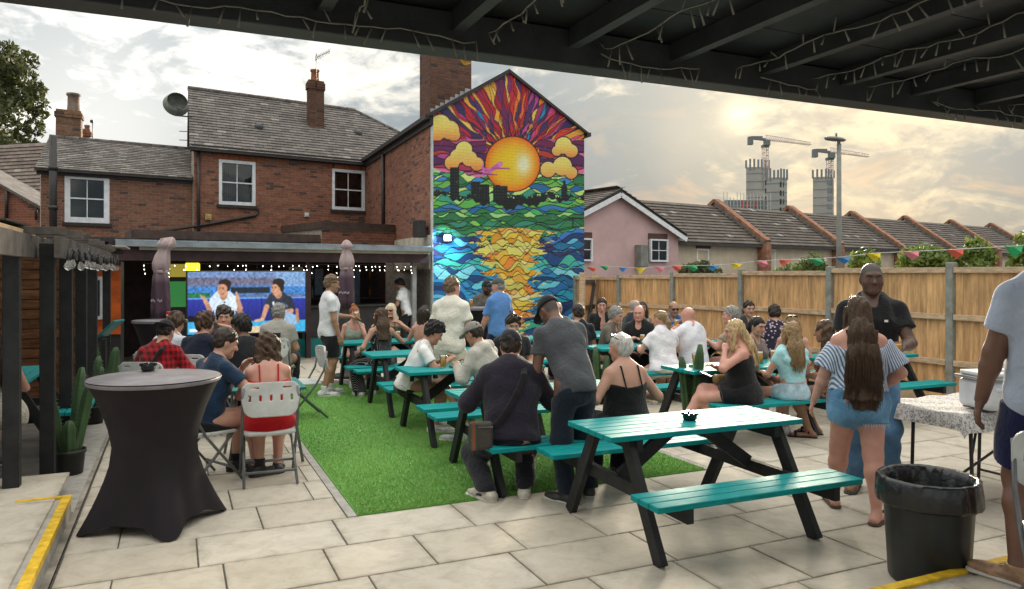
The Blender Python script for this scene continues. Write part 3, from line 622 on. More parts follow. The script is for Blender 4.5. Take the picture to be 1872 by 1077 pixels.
# --- the mural itself: paint laid on the gable, worked out in pixels of the wall
def mural_colour(x, y):
    rg = np.random.default_rng(17); sh = x.shape
    out = np.zeros(sh+(3,))
    pal = lambda *h: np.array([hexc(k) for k in h])
    def cells(a, b, n, lo, hi, amp, kmin, kmax, wid, seed, two=True):         # arrangement of n wavy lines b = f(a): cell ids and line mask
        r2 = np.random.default_rng(seed); idv = np.zeros(sh); line = np.full(sh, 9.9)
        for i in range(n):
            c0 = lo+(hi-lo)*(i+.5)/n+r2.normal(0, (hi-lo)/n*.35); k1, k2 = r2.uniform(kmin, kmax, 2); p1, p2 = r2.uniform(0, 6.28, 2); A = amp*r2.uniform(.6, 1.3)
            f = c0+A*np.sin(k1*a+p1)+.5*A*np.sin(1.9*k2*a+p2)
            idv = idv+r2.random()*91.7*(b > f); line = np.minimum(line, np.abs(b-f))
        h = np.sin(idv*12.9898)*43758.5453; h = h-np.floor(h); h2 = np.sin(idv*78.233+1.3)*24634.6345; h2 = h2-np.floor(h2)
        return h, h2, line < wid
    dx, dy = x-937, y-300.0; r = np.hypot(dx, dy); th = np.arctan2(dx, -dy)
    lr = np.log(np.maximum(r, 20)/50)
    # rays of the sky
    h, h2, _ = cells(lr, th, 150, -2.4, 2.4, .030, 6, 12, .0, 31)
    P = pal('b0182a', 'd9302c', 'c8243a', 'e04a5a', 'd8458a', 'b0182a', 'e9692c', 'eda23a', 'f2bf55', '6a1f57', '7d2463', '4a2560', 'a12a68', 'c44a9a', '2b8fc4', '3a2b63', 'c81f3f', 'e2852f')
    col = P[(h*len(P)).astype(int) % len(P)]; col = col*(.8+.35*h2[..., None])
    ph = np.arctan2(dx, -dy); ln = np.zeros(sh, bool); r3 = np.random.default_rng(31)
    for i in range(150):
        c0 = -2.4+4.8*(i+.5)/150+r3.normal(0, 4.8/150*.35); k1, k2 = r3.uniform(6, 12, 2); p1, p2 = r3.uniform(0, 6.28, 2); A = .030*r3.uniform(.6, 1.3); r3.random()
        f = c0+A*np.sin(k1*lr+p1)+.5*A*np.sin(1.9*k2*lr+p2); ln |= np.abs(th-f)*r < .5
    col = np.where(ln[..., None], hexc('1c1020'), col); out[:] = col
    # side bands beside the sun turn magenta and violet
    side = (y > 255) & (np.abs(dx) > 48)
    h, h2, ln = cells(x*.05, y, 14, 240, 345, 4, .6, 1.6, 1.0, 33); P = pal('7d1f55', 'a62a50', 'c9402f', '5e2363', 'd86a9a', '8a2b6e', 'c24b9a', 'e0c98a'); c2 = np.where(ln[..., None], hexc('2a1430'), P[(h*8).astype(int) % 8]*(.8+.4*h2[..., None]))
    out = np.where(side[..., None], c2, out)
    # green hills
    gy = 316+6*np.sin(x*.03)+3*np.sin(x*.11)
    h, h2, ln = cells(x*.05, y, 36, 300, 475, 6, 1.0, 2.3, .8, 35); P = pal('35a046', '6fc046', 'aed85c', '238048', '4ab468', 'c8e684', '3a9880', '2470b0', '3a88cc', '5fb854', '98d080', '2f8452', '7cc458')
    g = np.where(ln[..., None], hexc('10241c'), P[(h*len(P)).astype(int) % len(P)]*(.75+.45*h2[..., None])); out = np.where((y > gy)[..., None], g, out)
    # the sea
    sy = 432+10*np.sin(x*.021+1)+5*np.sin(x*.07)
    h, h2, ln = cells(x*.05, y, 44, 395, 660, 8, .9, 2.3, .85, 37); P = pal('2470b4', '349ada', '1a5496', '5fc0ea', '1870a0', '248cc0', '80d2f0', '164682', '2aa4c4', '3a72c4', '1c80a6', '40346e', '3ab4b4', '4ac0a8')
    b = np.where(ln[..., None], hexc('07182c'), P[(h*len(P)).astype(int) % len(P)]*(.75+.45*h2[..., None])); out = np.where((y > sy)[..., None], b, out)
    # big rollers at lower left
    for cx, cy, rr in ((800, 560, 62), (836, 590, 34), (1060, 590, 46)):
        q = np.hypot(x-cx, (y-cy)*1.25); m = (q < rr) & (y > 470); band = np.floor(q/9).astype(int); P = pal('0e4a86', '2a94cc', '63c0e4', '1769a8', '0b3468'); c = P[band % 5]; c = np.where((q % 9 < 1.2)[..., None], hexc('07182c'), c); out = np.where(m[..., None], c, out)
    # golden path
    cx = 936+5*np.sin(y*.05); hw = np.interp(y, [405, 425, 450, 480, 520, 560, 600, 650], [4, 66, 62, 44, 42, 38, 26, 22])
    h, h2, ln = cells(x*.11, y, 38, 405, 640, 6, .8, 1.9, .75, 39); P = pal('f0c23a', 'f5d76a', 'e9a52c', 'f7e29a', 'f0b848', 'e98a3a', 'f3cf52', 'd9d66a', 'f6b76a'); gd = np.where(ln[..., None], hexc('3a2a12'), P[(h*9).astype(int) % 9]*(.85+.25*h2[..., None]))
    m = (np.abs(x-cx) < hw+10*np.sin(y*.33)+6*np.sin(y*.9+x*.1)) & (y > 415+.12*np.abs(dx)); out = np.where((m & ((h2 > .12) | (np.abs(x-cx) < hw*.6)))[..., None], gd, out)
    # clouds
    def cloud(cs, top, bot):
        nonlocal out
        d = np.full(sh, 99.)
        for cx_, cy_, rr in cs: d = np.minimum(d, np.hypot(x-cx_, y-cy_)-rr)
        d = np.where(y > bot, np.maximum(d, (y-bot)), d); tt = np.clip((y-top)/(bot-top), 0, 1)[..., None]; c = np.array(hexc('fbdc70'))*(1-tt**2)+np.array(hexc('f07a2a'))*tt**2; rim = np.clip(1+d/5, 0, 1)[..., None]
        c = c*(1-.5*rim)+np.array(hexc('fae6a8'))*.5*rim*(1-.6*tt)
        out = np.where((d < 2.2)[..., None], np.array(hexc('3a1620')), out); out = np.where((d < 0)[..., None], c, out)
    cloud([(805, 228, 18), (822, 238, 17), (797, 240, 18), (830, 247, 11)], 210, 257); cloud([(848, 274, 15), (836, 286, 13), (826, 298, 13), (858, 290, 14), (872, 300, 12)], 258, 312)
    cloud([(1030, 266, 15), (1044, 276, 12), (1018, 276, 9)], 250, 288); cloud([(1028, 304, 17), (1002, 310, 14), (1044, 316, 11)], 285, 330)
    # the sun disc
    tt = np.clip(r/49, 0, 1)[..., None]; c = np.array(hexc('fbc81e'))*(1-tt**3)+np.array(hexc('ee6f12'))*tt**3; g = np.exp(-(((x-957)/11)**2+((y-300)/17)**2))[..., None]; c = c*(1-g)+np.array(hexc('fff3cf'))*g
    out = np.where((r < 51.5)[..., None], np.array(hexc('3a1408')), out); out = np.where((r < 49.5)[..., None], c, out)
    # pink aeroplane
    def seg(x0, y0, x1, y1, w0, w1, colr):
        nonlocal out
        L2 = (x1-x0)**2+(y1-y0)**2; t_ = np.clip(((x-x0)*(x1-x0)+(y-y0)*(y1-y0))/L2, 0, 1); d = np.hypot(x-x0-t_*(x1-x0), y-y0-t_*(y1-y0)); out = np.where((d < w0+(w1-w0)*t_)[..., None], np.array(hexc(colr)), out)
    for a in ((884, 320, 914, 300, 3, 4.5, 'c868b4'), (914, 300, 917, 297, 4, 2, 'd889c8'), (902, 308, 931, 308, 2.2, 1.2, 'b8529c'), (896, 312, 880, 306, 2.4, 1.2, 'c868b4'), (884, 320, 882, 300, 2, 1, 'd070bc'), (884, 318, 908, 320, 1.4, .8, '8a3a78')): seg(*a)
    # black skyline
    sk = 358+3*np.sin(x*.21)+2*np.sin(x*.57)+2*np.sin(x*1.3); sk = np.where(x < 815, np.minimum(sk, 350), sk)
    for x0, x1, yt in ((826, 836, 312), (823, 839, 306), (861, 878, 332), (878, 894, 337), (901, 914, 338), (914, 928, 340), (988, 999, 355), (1000, 1012, 351), (1026, 1037, 340), (1029, 1034, 330)): sk = np.where((x > x0) & (x < x1), np.minimum(sk, yt), sk)
    base = np.interp(x, [790, 860, 930, 960, 1010, 1068], [358, 367, 381, 377, 366, 364])+4*np.sin(x*.13)+2*np.sin(x*.45)
    m = (y > sk) & (y < base) & ~((r < 49) & (y < 335)); m &= ~((x > 895) & (x < 901) & (y > 335)); m &= (y > 356) | (x < 935) | (x > 975)
    win = ((x % 5) < 1.4) & ((y % 6) < 2.2) & (h2 > .55) & (y < 362); out = np.where(m[..., None], np.where(win[..., None], np.array(hexc('2a3a3a')), np.array(hexc('0b1316'))), out)
    seg(1047, 398, 1047, 415, 1.2, 1.2, '0b1316'); seg(1040, 399, 1066, 399, 1.2, 1.2, '0b1316')
    return np.minimum(out*1.12, .90)
def make_mural():
    nx, nz = 330, 620; s = np.linspace(0.004, LM-.004, nx); tt = np.linspace(0, 1, nz)
    ztop = np.where(s < SA, ZE+(ZA-ZE)*s/SA, ZA-(ZA-ZE)*(s-SA)/(LM-SA))-.01
    Z = -.05+(ztop[None, :]+.05)*tt[:, None]; S = np.broadcast_to(s[None, :], Z.shape)
    X = C2[0]+EM.x*S; Y = C2[1]+EM.y*S; px = CX+FPX*X/Y; py = CY-FPX*(Z-HC)/Y
    C = mural_colour(px, py); P = np.stack([EM.x*S+NM.x*.005, EM.y*S+NM.y*.005, Z], -1)
    t = NT('mural_paint'); a = t.N('ShaderNodeAttribute'); a.attribute_name = 'Col'; P2 = t.N('ShaderNodeNewGeometry').outputs['Position']
    c = t.mix(1.0, a.outputs['Color'], t.mix(t.ramp(t.noise(P2, 3, 5), .3, .7), (.88, .88, .88), (1, 1, 1)), 'MULTIPLY'); 
    tc = t.N('ShaderNodeTexCoord'); mp = t.N('ShaderNodeMapping'); mp.inputs['Rotation'].default_value = (0, 0, -math.atan2(EM.y, EM.x)); t.L(tc.outputs['Object'], mp.inputs[0]); sx = t.N('ShaderNodeSeparateXYZ'); t.L(mp.outputs[0], sx.inputs[0]); cx = t.N('ShaderNodeCombineXYZ'); t.L(sx.outputs[0], cx.inputs[0]); t.L(sx.outputs[2], cx.inputs[1])
    bk = t.N('ShaderNodeTexBrick'); bk.inputs['Scale'].default_value = 1; bk.inputs['Brick Width'].default_value = .225; bk.inputs['Row Height'].default_value = .075; bk.inputs['Mortar Size'].default_value = .007; bk.inputs['Mortar Smooth'].default_value = .4; t.L(cx.outputs[0], bk.inputs['Vector'])
    n5 = t.noise(P2, 7, 6, .65); c = t.mix(t.mth('MULTIPLY', t.ramp(n5, .60, .74), .22), c, (.42, .40, .38)); c = t.mix(t.mth('MULTIPLY', bk.outputs['Fac'], .16), c, (.05, .05, .05))
    t.L(c, t.b.inputs['Base Color']); t.b.inputs['Roughness'].default_value = .6; t.bump(t.mth('ADD', t.mth('MULTIPLY', bk.outputs['Fac'], -1.0), t.mth('MULTIPLY', t.noise(P2, 60, 4), .35)), .5, .012)
    me = grid_mesh('mural', P, C, t.m); return link('mural', me, None, HM)
mo = make_mural(); tag(mo, 'sunset mural with yellow sun, clouds, skyline and blue sea')
# verge trim along the gable
k = MB(); k.bar(EM*-.1+Vector((0, 0, ZE-.05))+NM*.03, EM*SA+Vector((0, 0, ZA+.02))+NM*.03, .06, .05); k.bar(EM*SA+Vector((0, 0, ZA+.02))+NM*.03, EM*(LM+.12)+Vector((0, 0, ZE-.05))+NM*.03, .06, .05); k.build('verge', M_fasc, rm)
# floodlight on the mural's edge
s0 = .16; zf = 1.8+65*17.4/1370
fl = empty('floodlight', BM+EM*.28+NM*.16+Vector((0, 0, zf)), math.atan2(EM.y, EM.x), 'lit bluish white floodlight on the left edge of the mural', 'floodlight')
k = MB(); k.box((0, .01, 0), (.20, .05, .16)); k.box((0, .09, 0), (.04, .12, .04)); k.build('housing', M_fasc, fl, .006); k = MB(); k.box((0, -.02, 0), (.15, .012, .11)); k.build('lamp_face', mat_glow('flood_face', (.75, .93, 1.0), 12), fl)
ld = bpy.data.lights.new('floodlight_lamp', 'SPOT'); ld.energy = 20; ld.color = (.55, .85, 1); ld.shadow_soft_size = .08; ld.spot_size = R(150); ld.spot_blend = .6
lo = bpy.data.objects.new('lamp', ld); COL.objects.link(lo); lo.parent = fl; lo.location = (0, -.05, 0); lo.rotation_euler = (R(65), 0, 0)
# ================================================================== bar with canopy
K0, K1 = (-7.2, 13.8), (-1.95, 17.2); EK, LK = unit(K0, K1); NK = Vector((EK.y, -EK.x, 0)); BK = V3(K0)
M_maroon = mat('maroon_board', (.055, .024, .026), .6, .4, 4, .2, 50)
M_dark = mat('dark_paint', (.030, .029, .030), .55, .3, 5)
M_teal = mat('teal_paint', (.0, .185, .185), .42, .25, 5, .12, 50, stretch=(1, 1, 1))
bar = empty('bar_shelter', BK, 0, 'dark open bar under a long grey canopy against the brick house', 'bar')
ZC = 2.30
def kb_(name, m, a, b, c, parent=bar, bevel=0): k = MB(); k.frame((0, 0, 0), EK, NK, (0, 0, 1), a, b, c); return k.build(name, m, parent, bevel)
kb_('back_wall', M_maroon, (-3.2, LK+.1), (-2.75, -2.6), (0, 2.5)); kb_('end_wall', M_maroon, (-3.2, -.25), (-.35, -.25), (0, 2.36)); kb_('side_wall', M_maroon, (-.35, -.25), (-2.6, -.35), (0, 2.4)); kb_('floor', M_conc, (-3.2, LK+.2), (-2.6, .0), (-.02, .004))
kb_('end_roof', M_fasc, (-3.4, .3), (-2.7, -.05), (2.38, 2.46))
for i, s in enumerate((-2.9, -2.2, -1.4, -.75)): kb_('door_panel' if i % 2 else 'wall_panel', mat('wall_panel_dark', (.03, .04, .042), .5), (s, s+.52), (-.25, -.235), (.25, 1.9))
M_poly = mat('canopy_sheet', (.30, .35, .38), .35, .25, 3, .1, 20)
npan = 9
for i in range(npan):
    a, b = -.1+(LK+.2)*i/npan, -.1+(LK+.2)*(i+1)/npan-.02
    k = MB(); k.add([EK*a+NK*.06+Vector((0, 0, ZC+.10)), EK*b+NK*.06+Vector((0, 0, ZC+.10)), EK*b-NK*2.7+Vector((0, 0, ZC+.20)), EK*a-NK*2.7+Vector((0, 0, ZC+.20)), EK*a+NK*.06+Vector((0, 0, ZC+.13)), EK*b+NK*.06+Vector((0, 0, ZC+.13)), EK*b-NK*2.7+Vector((0, 0, ZC+.23)), EK*a-NK*2.7+Vector((0, 0, ZC+.23))], [(0, 3, 2, 1), (4, 5, 6, 7), (0, 1, 5, 4), (1, 2, 6, 5), (2, 3, 7, 6), (3, 0, 4, 7)]); k.build('canopy_panel', M_poly, bar)
kb_('fascia', mat('cream_fascia', (.50, .47, .38), .6, .2, 5), (.3, LK+.05), (.0, .045), (ZC-.06, ZC+.03)); kb_('front_gutter', M_poly, (-.1, LK+.08), (.05, .16), (ZC+.0, ZC+.095)); kb_('header_beam', M_maroon, (-.2, LK+.05), (-.12, -.005), (ZC-.26, ZC+.09)); kb_('ceiling', M_dark, (-.25, LK+.1), (-2.6, -.13), (2.34, 2.37))
for s in (0.0, LK*.27, LK*.57, LK*.965): kb_('post', M_maroon if s < 5 else mat('grey_post', (.30, .30, .29), .6), (s-.05, s+.05), (-.30, -.20), (0, 2.05))
kb_('counter_front', M_dark, (LK*.56, LK-.2), (-.95, -.45), (.40, 1.06)); kb_('counter_plinth', M_teal, (LK*.30, LK-.2), (-.94, -.40), (.0, .40)); kb_('counter_top', M_dark, (LK*.55, LK-.16), (-1.0, -.38), (1.06, 1.10), bar, .006)
kb_('tap_block', M_dark, (LK*.70, LK*.74), (-.9, -.7), (1.10, 1.45)); kb_('back_shelf', M_dark, (LK*.55, LK-.1), (-2.6, -2.3), (1.15, 1.20)); kb_('back_shelf', M_dark, (LK*.55, LK-.1), (-2.6, -2.3), (1.62, 1.66)); kb_('back_shelf', M_dark, (LK*.55, LK-.1), (-2.6, -2.2), (.0, 1.0))
M_board = mat('menu_paper', (.42, .40, .30), .6, .5, 7); 
for a, b, c, d in ((.565, .615, 1.55, 1.95), (.565, .615, 1.14, 1.45), (.66, .69, 1.3, 1.9), (.80, .835, .9, 1.95)): kb_('menu_panel', M_board if b < .65 else mat('blue_panel', (.05, .10, .16), .4, .3, 9), (LK*a, LK*b), (-1.55, -1.50), (c, d))
rg = random.Random(5)
for zz in (1.20, 1.66):                                          # bottles on the back shelves
    for i in range(8):
        s = LK*.60+i*.30+rg.uniform(-.03, .03); k = MB(); k.lathe([(0, 0), (.035, 0), (.037, .15), (.030, .19), (.013, .23), (.013, .28), (0, .28)], 10)
        o = k.build('bottle', mat('bottle_%d' % (i % 4), [(.10, .05, .02), (.03, .10, .04), (.35, .35, .33), (.25, .10, .03)][i % 4], .15, .1), None); o.location = BK+EK*s-NK*2.45+Vector((0, 0, zz)); tag(o, ['brown', 'green', 'clear', 'amber'][i % 4]+' glass bottle, %s from the left on the %s shelf of the bar' % (ords[i], 'lower' if zz < 1.5 else 'upper'), 'bottle', 'bottles behind the bar')
# hanging fairy lights
M_led = mat_glow('led', (1.0, .93, .82), 3)
fy = empty('fairy_light_curtain', BK+EK*.3, 0, 'lit icicle fairy lights hanging under the canopy edge', 'fairy lights')
wire = MB(); n_led = 0; LEDM = MB().lathe([(0, -.012), (.0065, 0), (0, .012)], 5).mesh('led_bulb', M_led)
wire.tube([EK*.05+NK*-.03+Vector((0, 0, 1.99)), EK*(LK-.5)+NK*-.03+Vector((0, 0, 1.99))], .005, 5); rg = random.Random(9)
for i in range(58):
    s = .1+(LK-.7)*i/58+rg.uniform(-.07, .07); ln = rg.choice([.1, .15, .22, .3]) if s > .3*LK or s < .7 else rg.choice([.06, .1, .14]); wire.tube([EK*s-NK*.03+Vector((0, 0, 1.99)), EK*s-NK*.03+Vector((0, 0, 1.99-ln))], .002, 4)
    z = 1.96
    while z > 1.99-ln and n_led < 220:
        if rg.random() < .6: link('led_bulb', LEDM, None, fy, EK*(s+rg.uniform(-.015, .015))-NK*.045+Vector((0, 0, z-rg.uniform(0, .02)))); n_led += 1
        z -= .075
wire.build('wire', M_fasc, fy)
# yellow lit box and green lit panel beside the screen
p = DP(352, 488, 14.6); e = empty('light_box', p, R(20), 'small glowing yellow light box above the screen', 'light box'); MB().box((0, .0, 0), (.26, .10, .15)).build('lens', mat_glow('yellow_glow', (1.0, .85, .02), .55), e, .02); MB().box((0, .07, 0), (.20, .06, .1)).build('back_plate', M_dark, e)
p = DP(325, 538, 15.2); e = empty('gaming_machine', Vector((p.x, p.y, 0)), R(22), 'dark gaming machine with a green lit front left of the screen', 'machine'); k = MB(); k.box((0, .25, .95), (.62, .44, 1.9)); k.build('cabinet', M_dark, e, .02); MB().box((.02, .02, p.z), (.46, .02, .52)).build('lit_front', mat_glow('green_glow', (.02, .12, .03), .22), e); MB().box((.02, .015, p.z+.48), (.5, .02, .26)).build('lit_top', mat_glow('amber_glow', (.16, .13, .02), .3), e)
# flat-roofed extension between canopy and house
ex_ = empty('flat_roof_extension', BK, 0, 'low brick extension with dark brown capping above the canopy', 'extension'); k = MB()
for a, b, c, z0, z1 in ((DP(590, 425, 20.5), DP(722, 425, 21.5), 0, 1.8, 0),): pass
a, b = DP(588, 428, 19.2), DP(724, 428, 20.6); e1, l1 = unit(a, b); n1 = Vector((e1.y, -e1.x, 0)); za = 1.8+80*19.6/1370; O = V3(a)-BK
k.frame(O, e1, n1, (0, 0, 1), (0, l1), (-2.5, 0), (0, za)); k.build('wall', M_mortar, ex_); k = MB(); bricks(k, O, e1, n1, l1, 2.1, za-.02, [], 15, tone=(.95, .9, .85)); o = k.build('bricks', M_brick, ex_); o['kind'] = 'stuff'
M_cap = mat('brown_capping', (.075, .045, .035), .6, .3, 6); k = MB(); k.frame(O, e1, n1, (0, 0, 1), (-.05, l1+.02), (-2.5, .06), (za, za+.13)); k.frame(O, e1, n1, (0, 0, 1), (-.05, l1+.02), (-2.5, .03), (za+.13, za+.19)); k.build('capping', M_cap, ex_)
a, b = DP(248, 440, 17.0), DP(590, 440, 19.3); e1, l1 = unit(a, b); n1 = Vector((e1.y, -e1.x, 0)); O = V3(a)-BK; za = 1.8+62*17.5/1370
k = MB(); k.frame(O, e1, n1, (0, 0, 1), (0, l1), (-1.5, 0), (1.5, za)); k.build('upper_wall', M_cap, ex_); k = MB(); k.frame(O, e1, n1, (0, 0, 1), (-.1, l1), (-1.5, .06), (za, za+.10)); k.frame(O, e1, n1, (0, 0, 1), (-.1, l1), (-1.5, .02), (za+.10, za+.2)); k.build('capping', M_cap, ex_)
# ------------------------------------------------------------------ the big screen
def tv_colour(s, t):                                            # s 0..1 left to right, t 0..1 top to bottom
    sh = s.shape; x = s*240; y = t*125; rg = np.random.default_rng(4); hx = lambda h: np.array(hexc(h)); out = np.zeros(sh+(3,)); nz = rg.random(sh)
    bl = np.sin(np.floor(x/3.3)*7.1+np.floor(y/3)*3.3)*43758.5; bl = bl-np.floor(bl)
    out[:] = hx('5a6f98')*(.55+.8*bl[..., None]); out = np.where((y < 14)[..., None], hx('6f8fc4')*(.6+.6*bl[..., None]), out); out = np.where(((y > 12) & (y < 26))[..., None], hx('6a6a86')*(.5+.9*bl[..., None]), out); out = np.where(((x > 178) & (y < 40))[..., None], hx('7aa6d8')*(.6+.6*bl[..., None]), out)
    out = np.where(((y > 30) & (y < 46))[..., None], hx('2f86d8')*(.4+.8*bl[..., None]), out); out = np.where(((y > 32) & (y < 44) & (x > 85) & (x < 165))[..., None], hx('14202c')*(1+.6*bl[..., None]), out); out = np.where(((y > 42) & (y < 54) & (x < 44))[..., None], hx('1f7a4a')*(.5+.8*bl[..., None]), out)
    out = np.where((y > 54)[..., None], hx('1c2a9a')*(1.1-.6*np.clip((y-54)/50, 0, 1))[..., None], out); out = np.where((np.abs(y-54) < 1)[..., None], hx('4aa0f0'), out)
    out = np.where(((y > 54) & (np.abs(x-147) < .9))[..., None], hx('0a1040'), out)
    out = np.where(((y > 88) & (x < 60))[..., None], hx('10121e'), out); out = np.where((y > 101+(x-120)*.004)[..., None], hx('12a8dc'), out); out = np.where(((y > 112) & (np.abs(x-130) < 75-(125-y)))[..., None], hx('d8c09a'), out)
    def ell(cx, cy, rx, ry, c):
        nonlocal out
        out = np.where((((x-cx)/rx)**2+((y-cy)/ry)**2 < 1)[..., None], hx(c), out)
    def cap(x0, y0, x1, y1, w0, w1, c):
        nonlocal out
        q = np.clip(((x-x0)*(x1-x0)+(y-y0)*(y1-y0))/((x1-x0)**2+(y1-y0)**2), 0, 1); d = np.hypot(x-x0-q*(x1-x0), y-y0-q*(y1-y0)); out = np.where((d < w0+(w1-w0)*q)[..., None], hx(c), out)
    # left presenter, white shirt, hands raised
    cap(70, 60, 74, 86, 24, 20, 'c9dcec'); cap(52, 58, 44, 74, 9, 7, 'c9dcec'); cap(90, 58, 100, 74, 9, 7, 'd6e4f0'); cap(43, 76, 36, 62, 5, 4, 'b88264'); cap(36, 62, 31, 52, 4.5, 3, 'c99674'); cap(101, 76, 104, 84, 5, 6, 'a8785c'); cap(104, 74, 98, 56, 5, 4, 'c08a6a'); cap(98, 54, 96, 42, 4, 1.5, 'd09c7c'); cap(28, 52, 25, 47, 2, 1, 'd09c7c')
    ell(70, 46, 8, 12, 'b07a5a'); ell(69, 37, 10.5, 15, 'c98f6c'); ell(73, 24, 12.5, 9, '2a1a16'); ell(79, 30, 5, 10, '2a1a16'); ell(68, 34, 9.5, 9, 'c98f6c'); ell(72, 62, 2, 2, '20242c'); cap(65, 45, 71, 45, 1, .7, '8a4a40'); cap(42, 82, 46, 104, 4, 3, 'b07a52')
    cap(92, 96, 104, 92, 10, 9, '4a5650')
    # right presenter, navy shirt
    cap(182, 62, 184, 86, 23, 19, '2a3444'); cap(166, 60, 160, 68, 9, 7, '2a3444'); cap(203, 60, 210, 74, 10, 8, '252e3c'); cap(158, 72, 150, 96, 5, 4, 'c99070'); cap(150, 98, 134, 101, 3, 2, 'd8a484'); cap(210, 82, 182, 86, 5, 4, 'c99070'); cap(190, 92, 216, 100, 12, 10, '8ab4d8'); cap(172, 64, 173, 70, 2, 1.5, 'dfe6ee'); cap(190, 68, 200, 72, 4, 3, '55607a')
    ell(182, 46, 8, 10, 'b47c5e'); ell(178, 36, 10, 14, 'cf9674'); ell(183, 23, 13, 9.5, '2c1c16'); ell(190, 31, 5, 11, '2c1c16'); ell(175, 35, 8, 9, 'cf9674'); cap(170, 44, 175, 45, 1, .8, '9a5a4c')
    cap(222, 80, 224, 104, 3, 3, 'b07a4a')
    for fx, fy in ((66, 35), (173, 34)):
        cap(fx-5, fy-2, fx-2, fy-2.3, .8, .8, '3a2018'); cap(fx+2, fy-2.3, fx+5, fy-2, .8, .8, '3a2018'); cap(fx-4, fy, fx-3, fy, 1, 1, '2a1a18'); cap(fx+3, fy, fx+4, fy, 1, 1, '2a1a18'); cap(fx-.5, fy+2, fx-1, fy+6, 1, 1.4, 'b87a58')
    sh_ = .5+.5*np.sin(x*.55+np.sin(y*.3)*2)*np.sin(y*.23+x*.1); out = out*(.78+.34*sh_[..., None])
    out = np.where(((np.abs(x-20) < 16) & (np.abs(y-117) < 3))[..., None], hx('e8ecf4'), out)
    return out*(.85+.3*nz[..., None])
def make_tv():
    a, b = DP(343, 500, 14.0), DP(558, 500, 14.9); e1, l1 = unit(a, b); n1 = Vector((e1.y, -e1.x, 0)); zb, zt = .655, 1.835
    r = empty('television', V3(a), 0, 'very large television on a stand showing two men talking in a studio', 'television')
    k = MB(); k.frame((0, 0, 0), e1, n1, (0, 0, 1), (-.03, l1+.03), (-.09, 0), (zb-.03, zt+.02)); k.build('housing', M_dark, r, .006)
    nx, nz = 300, 156; s = np.linspace(0, 1, nx); t = np.linspace(1, 0, nz); S, T = np.meshgrid(s, t); C = tv_colour(S, T)
    for _ in range(2): C = (C+np.roll(C, 1, 0)+np.roll(C, -1, 0)+np.roll(C, 1, 1)+np.roll(C, -1, 1))/5
    C = C*.9+C.mean(axis=-1, keepdims=True)*.12
    P = np.stack([e1.x*l1*S+n1.x*.004, e1.y*l1*S+n1.y*.004, zt-(zt-zb)*T], -1)
    q = NT('screen_picture'); at = q.N('ShaderNodeAttribute'); at.attribute_name = 'Col'; q.b.inputs['Base Color'].default_value = (.01, .01, .01, 1); q.b.inputs['Roughness'].default_value = .25; q.L(at.outputs['Color'], q.b.inputs['Emission Color']); q.b.inputs['Emission Strength'].default_value = .20
    link('screen', grid_mesh('screen', P, C, q.m), None, r)
    k = MB()
    for s_ in (.35, l1-.35): k.frame((0, 0, 0), e1, n1, (0, 0, 1), (s_-.04, s_+.04), (-.16, -.08), (0, 1.2)); k.frame((0, 0, 0), e1, n1, (0, 0, 1), (s_-.05, s_+.05), (-.45, .3), (0, .06))
    k.build('stand', M_dark, r)
make_tv()
# ------------------------------------------------------------------ pergola at the left
M_brown = mat('brown_shiplap', (.36, .155, .062), .7, .35, 3, .25, 60, stretch=(1, 1, 6), rnd=.25)
M_weath = mat('weathered_timber', (.11, .095, .082), .85, .35, 6, .3, 60, world=True)
M_newt = mat('new_timber', (.60, .42, .22), .7, .2, 5, .2, 60, world=True)
PB = UV(-1.0, 7.5); perg = empty('pergola', PB, 0, 'black posted timber pergola with weathered beam along the left side', 'pergola')
for u, v in ((-1.16, 6.92), (-1.0, 7.52), (-1.0, 8.72), (-1.0, 10.05), (-1.0, 11.35), (-1.0, 13.6)):
    w2 = .056; MB().frame(-PB, UV(1, 0), UV(0, 1), (0, 0, 1), (u-w2, u+w2), (v-w2, v+w2), (0 if v > 7 else .0, 2.06)).build('post', M_black, perg, .006)
k = MB(); k.frame(-PB, UV(1, 0), UV(0, 1), (0, 0, 1), (-1.13, -1.085), (6.0, 14.2), (1.93, 2.12)); k.frame(-PB, UV(1, 0), UV(0, 1), (0, 0, 1), (-.915, -.87), (7.2, 14.2), (1.93, 2.11)); k.build('beam', M_weath, perg, .004)
for i in range(12): v = 7.3+.6*i; MB().frame(-PB, UV(1, 0), UV(0, 1), (0, 0, 1), (-2.25, -.78 if i % 3 else -.84), (v-.024, v+.024), (2.122, 2.19)).build('rafter', M_weath, perg, .004)
MB().frame(-PB, UV(1, 0), UV(0, 1), (0, 0, 1), (-1.30, -1.14), (5.6, 8.6), (2.125, 2.165)).build('new_board', M_newt, perg, .004); MB().frame(-PB, UV(1, 0), UV(0, 1), (0, 0, 1), (-1.3, -.68), (12.7, 13.9), (2.195, 2.22)).build('new_board', mat('pale_board', (.42, .38, .32), .8), perg, .004)
MB().frame(-PB, UV(1, 0), UV(0, 1), (0, 0, 1), (-4.6, -1.14), (6.6, 10.2), (2.198, 2.21)).build('shade_sheet', M_dark, perg)  # sheet added over the rafters to darken the pergola's inside
fl_ = MB().poly([UV(-6, 6.5, .0), UV(-1.10, 6.5, .0), UV(-1.10, 12.1, .0), UV(-6, 12.1, .0)]).build('pergola_floor', mat('dark_floor', (.095, .085, .075), .8, .3, 4, .2, 40, world=True)); fl_['kind'] = 'structure'  # dark sheet laid over the path to darken the pergola floor
M_ship = mat('black_shiplap', (.020, .022, .023), .6, .4, 4, .2, 60, rnd=.2)
ORG = mat('orange_shiplap', (.70, .13, .012), .55, .2, 5, rnd=.1)
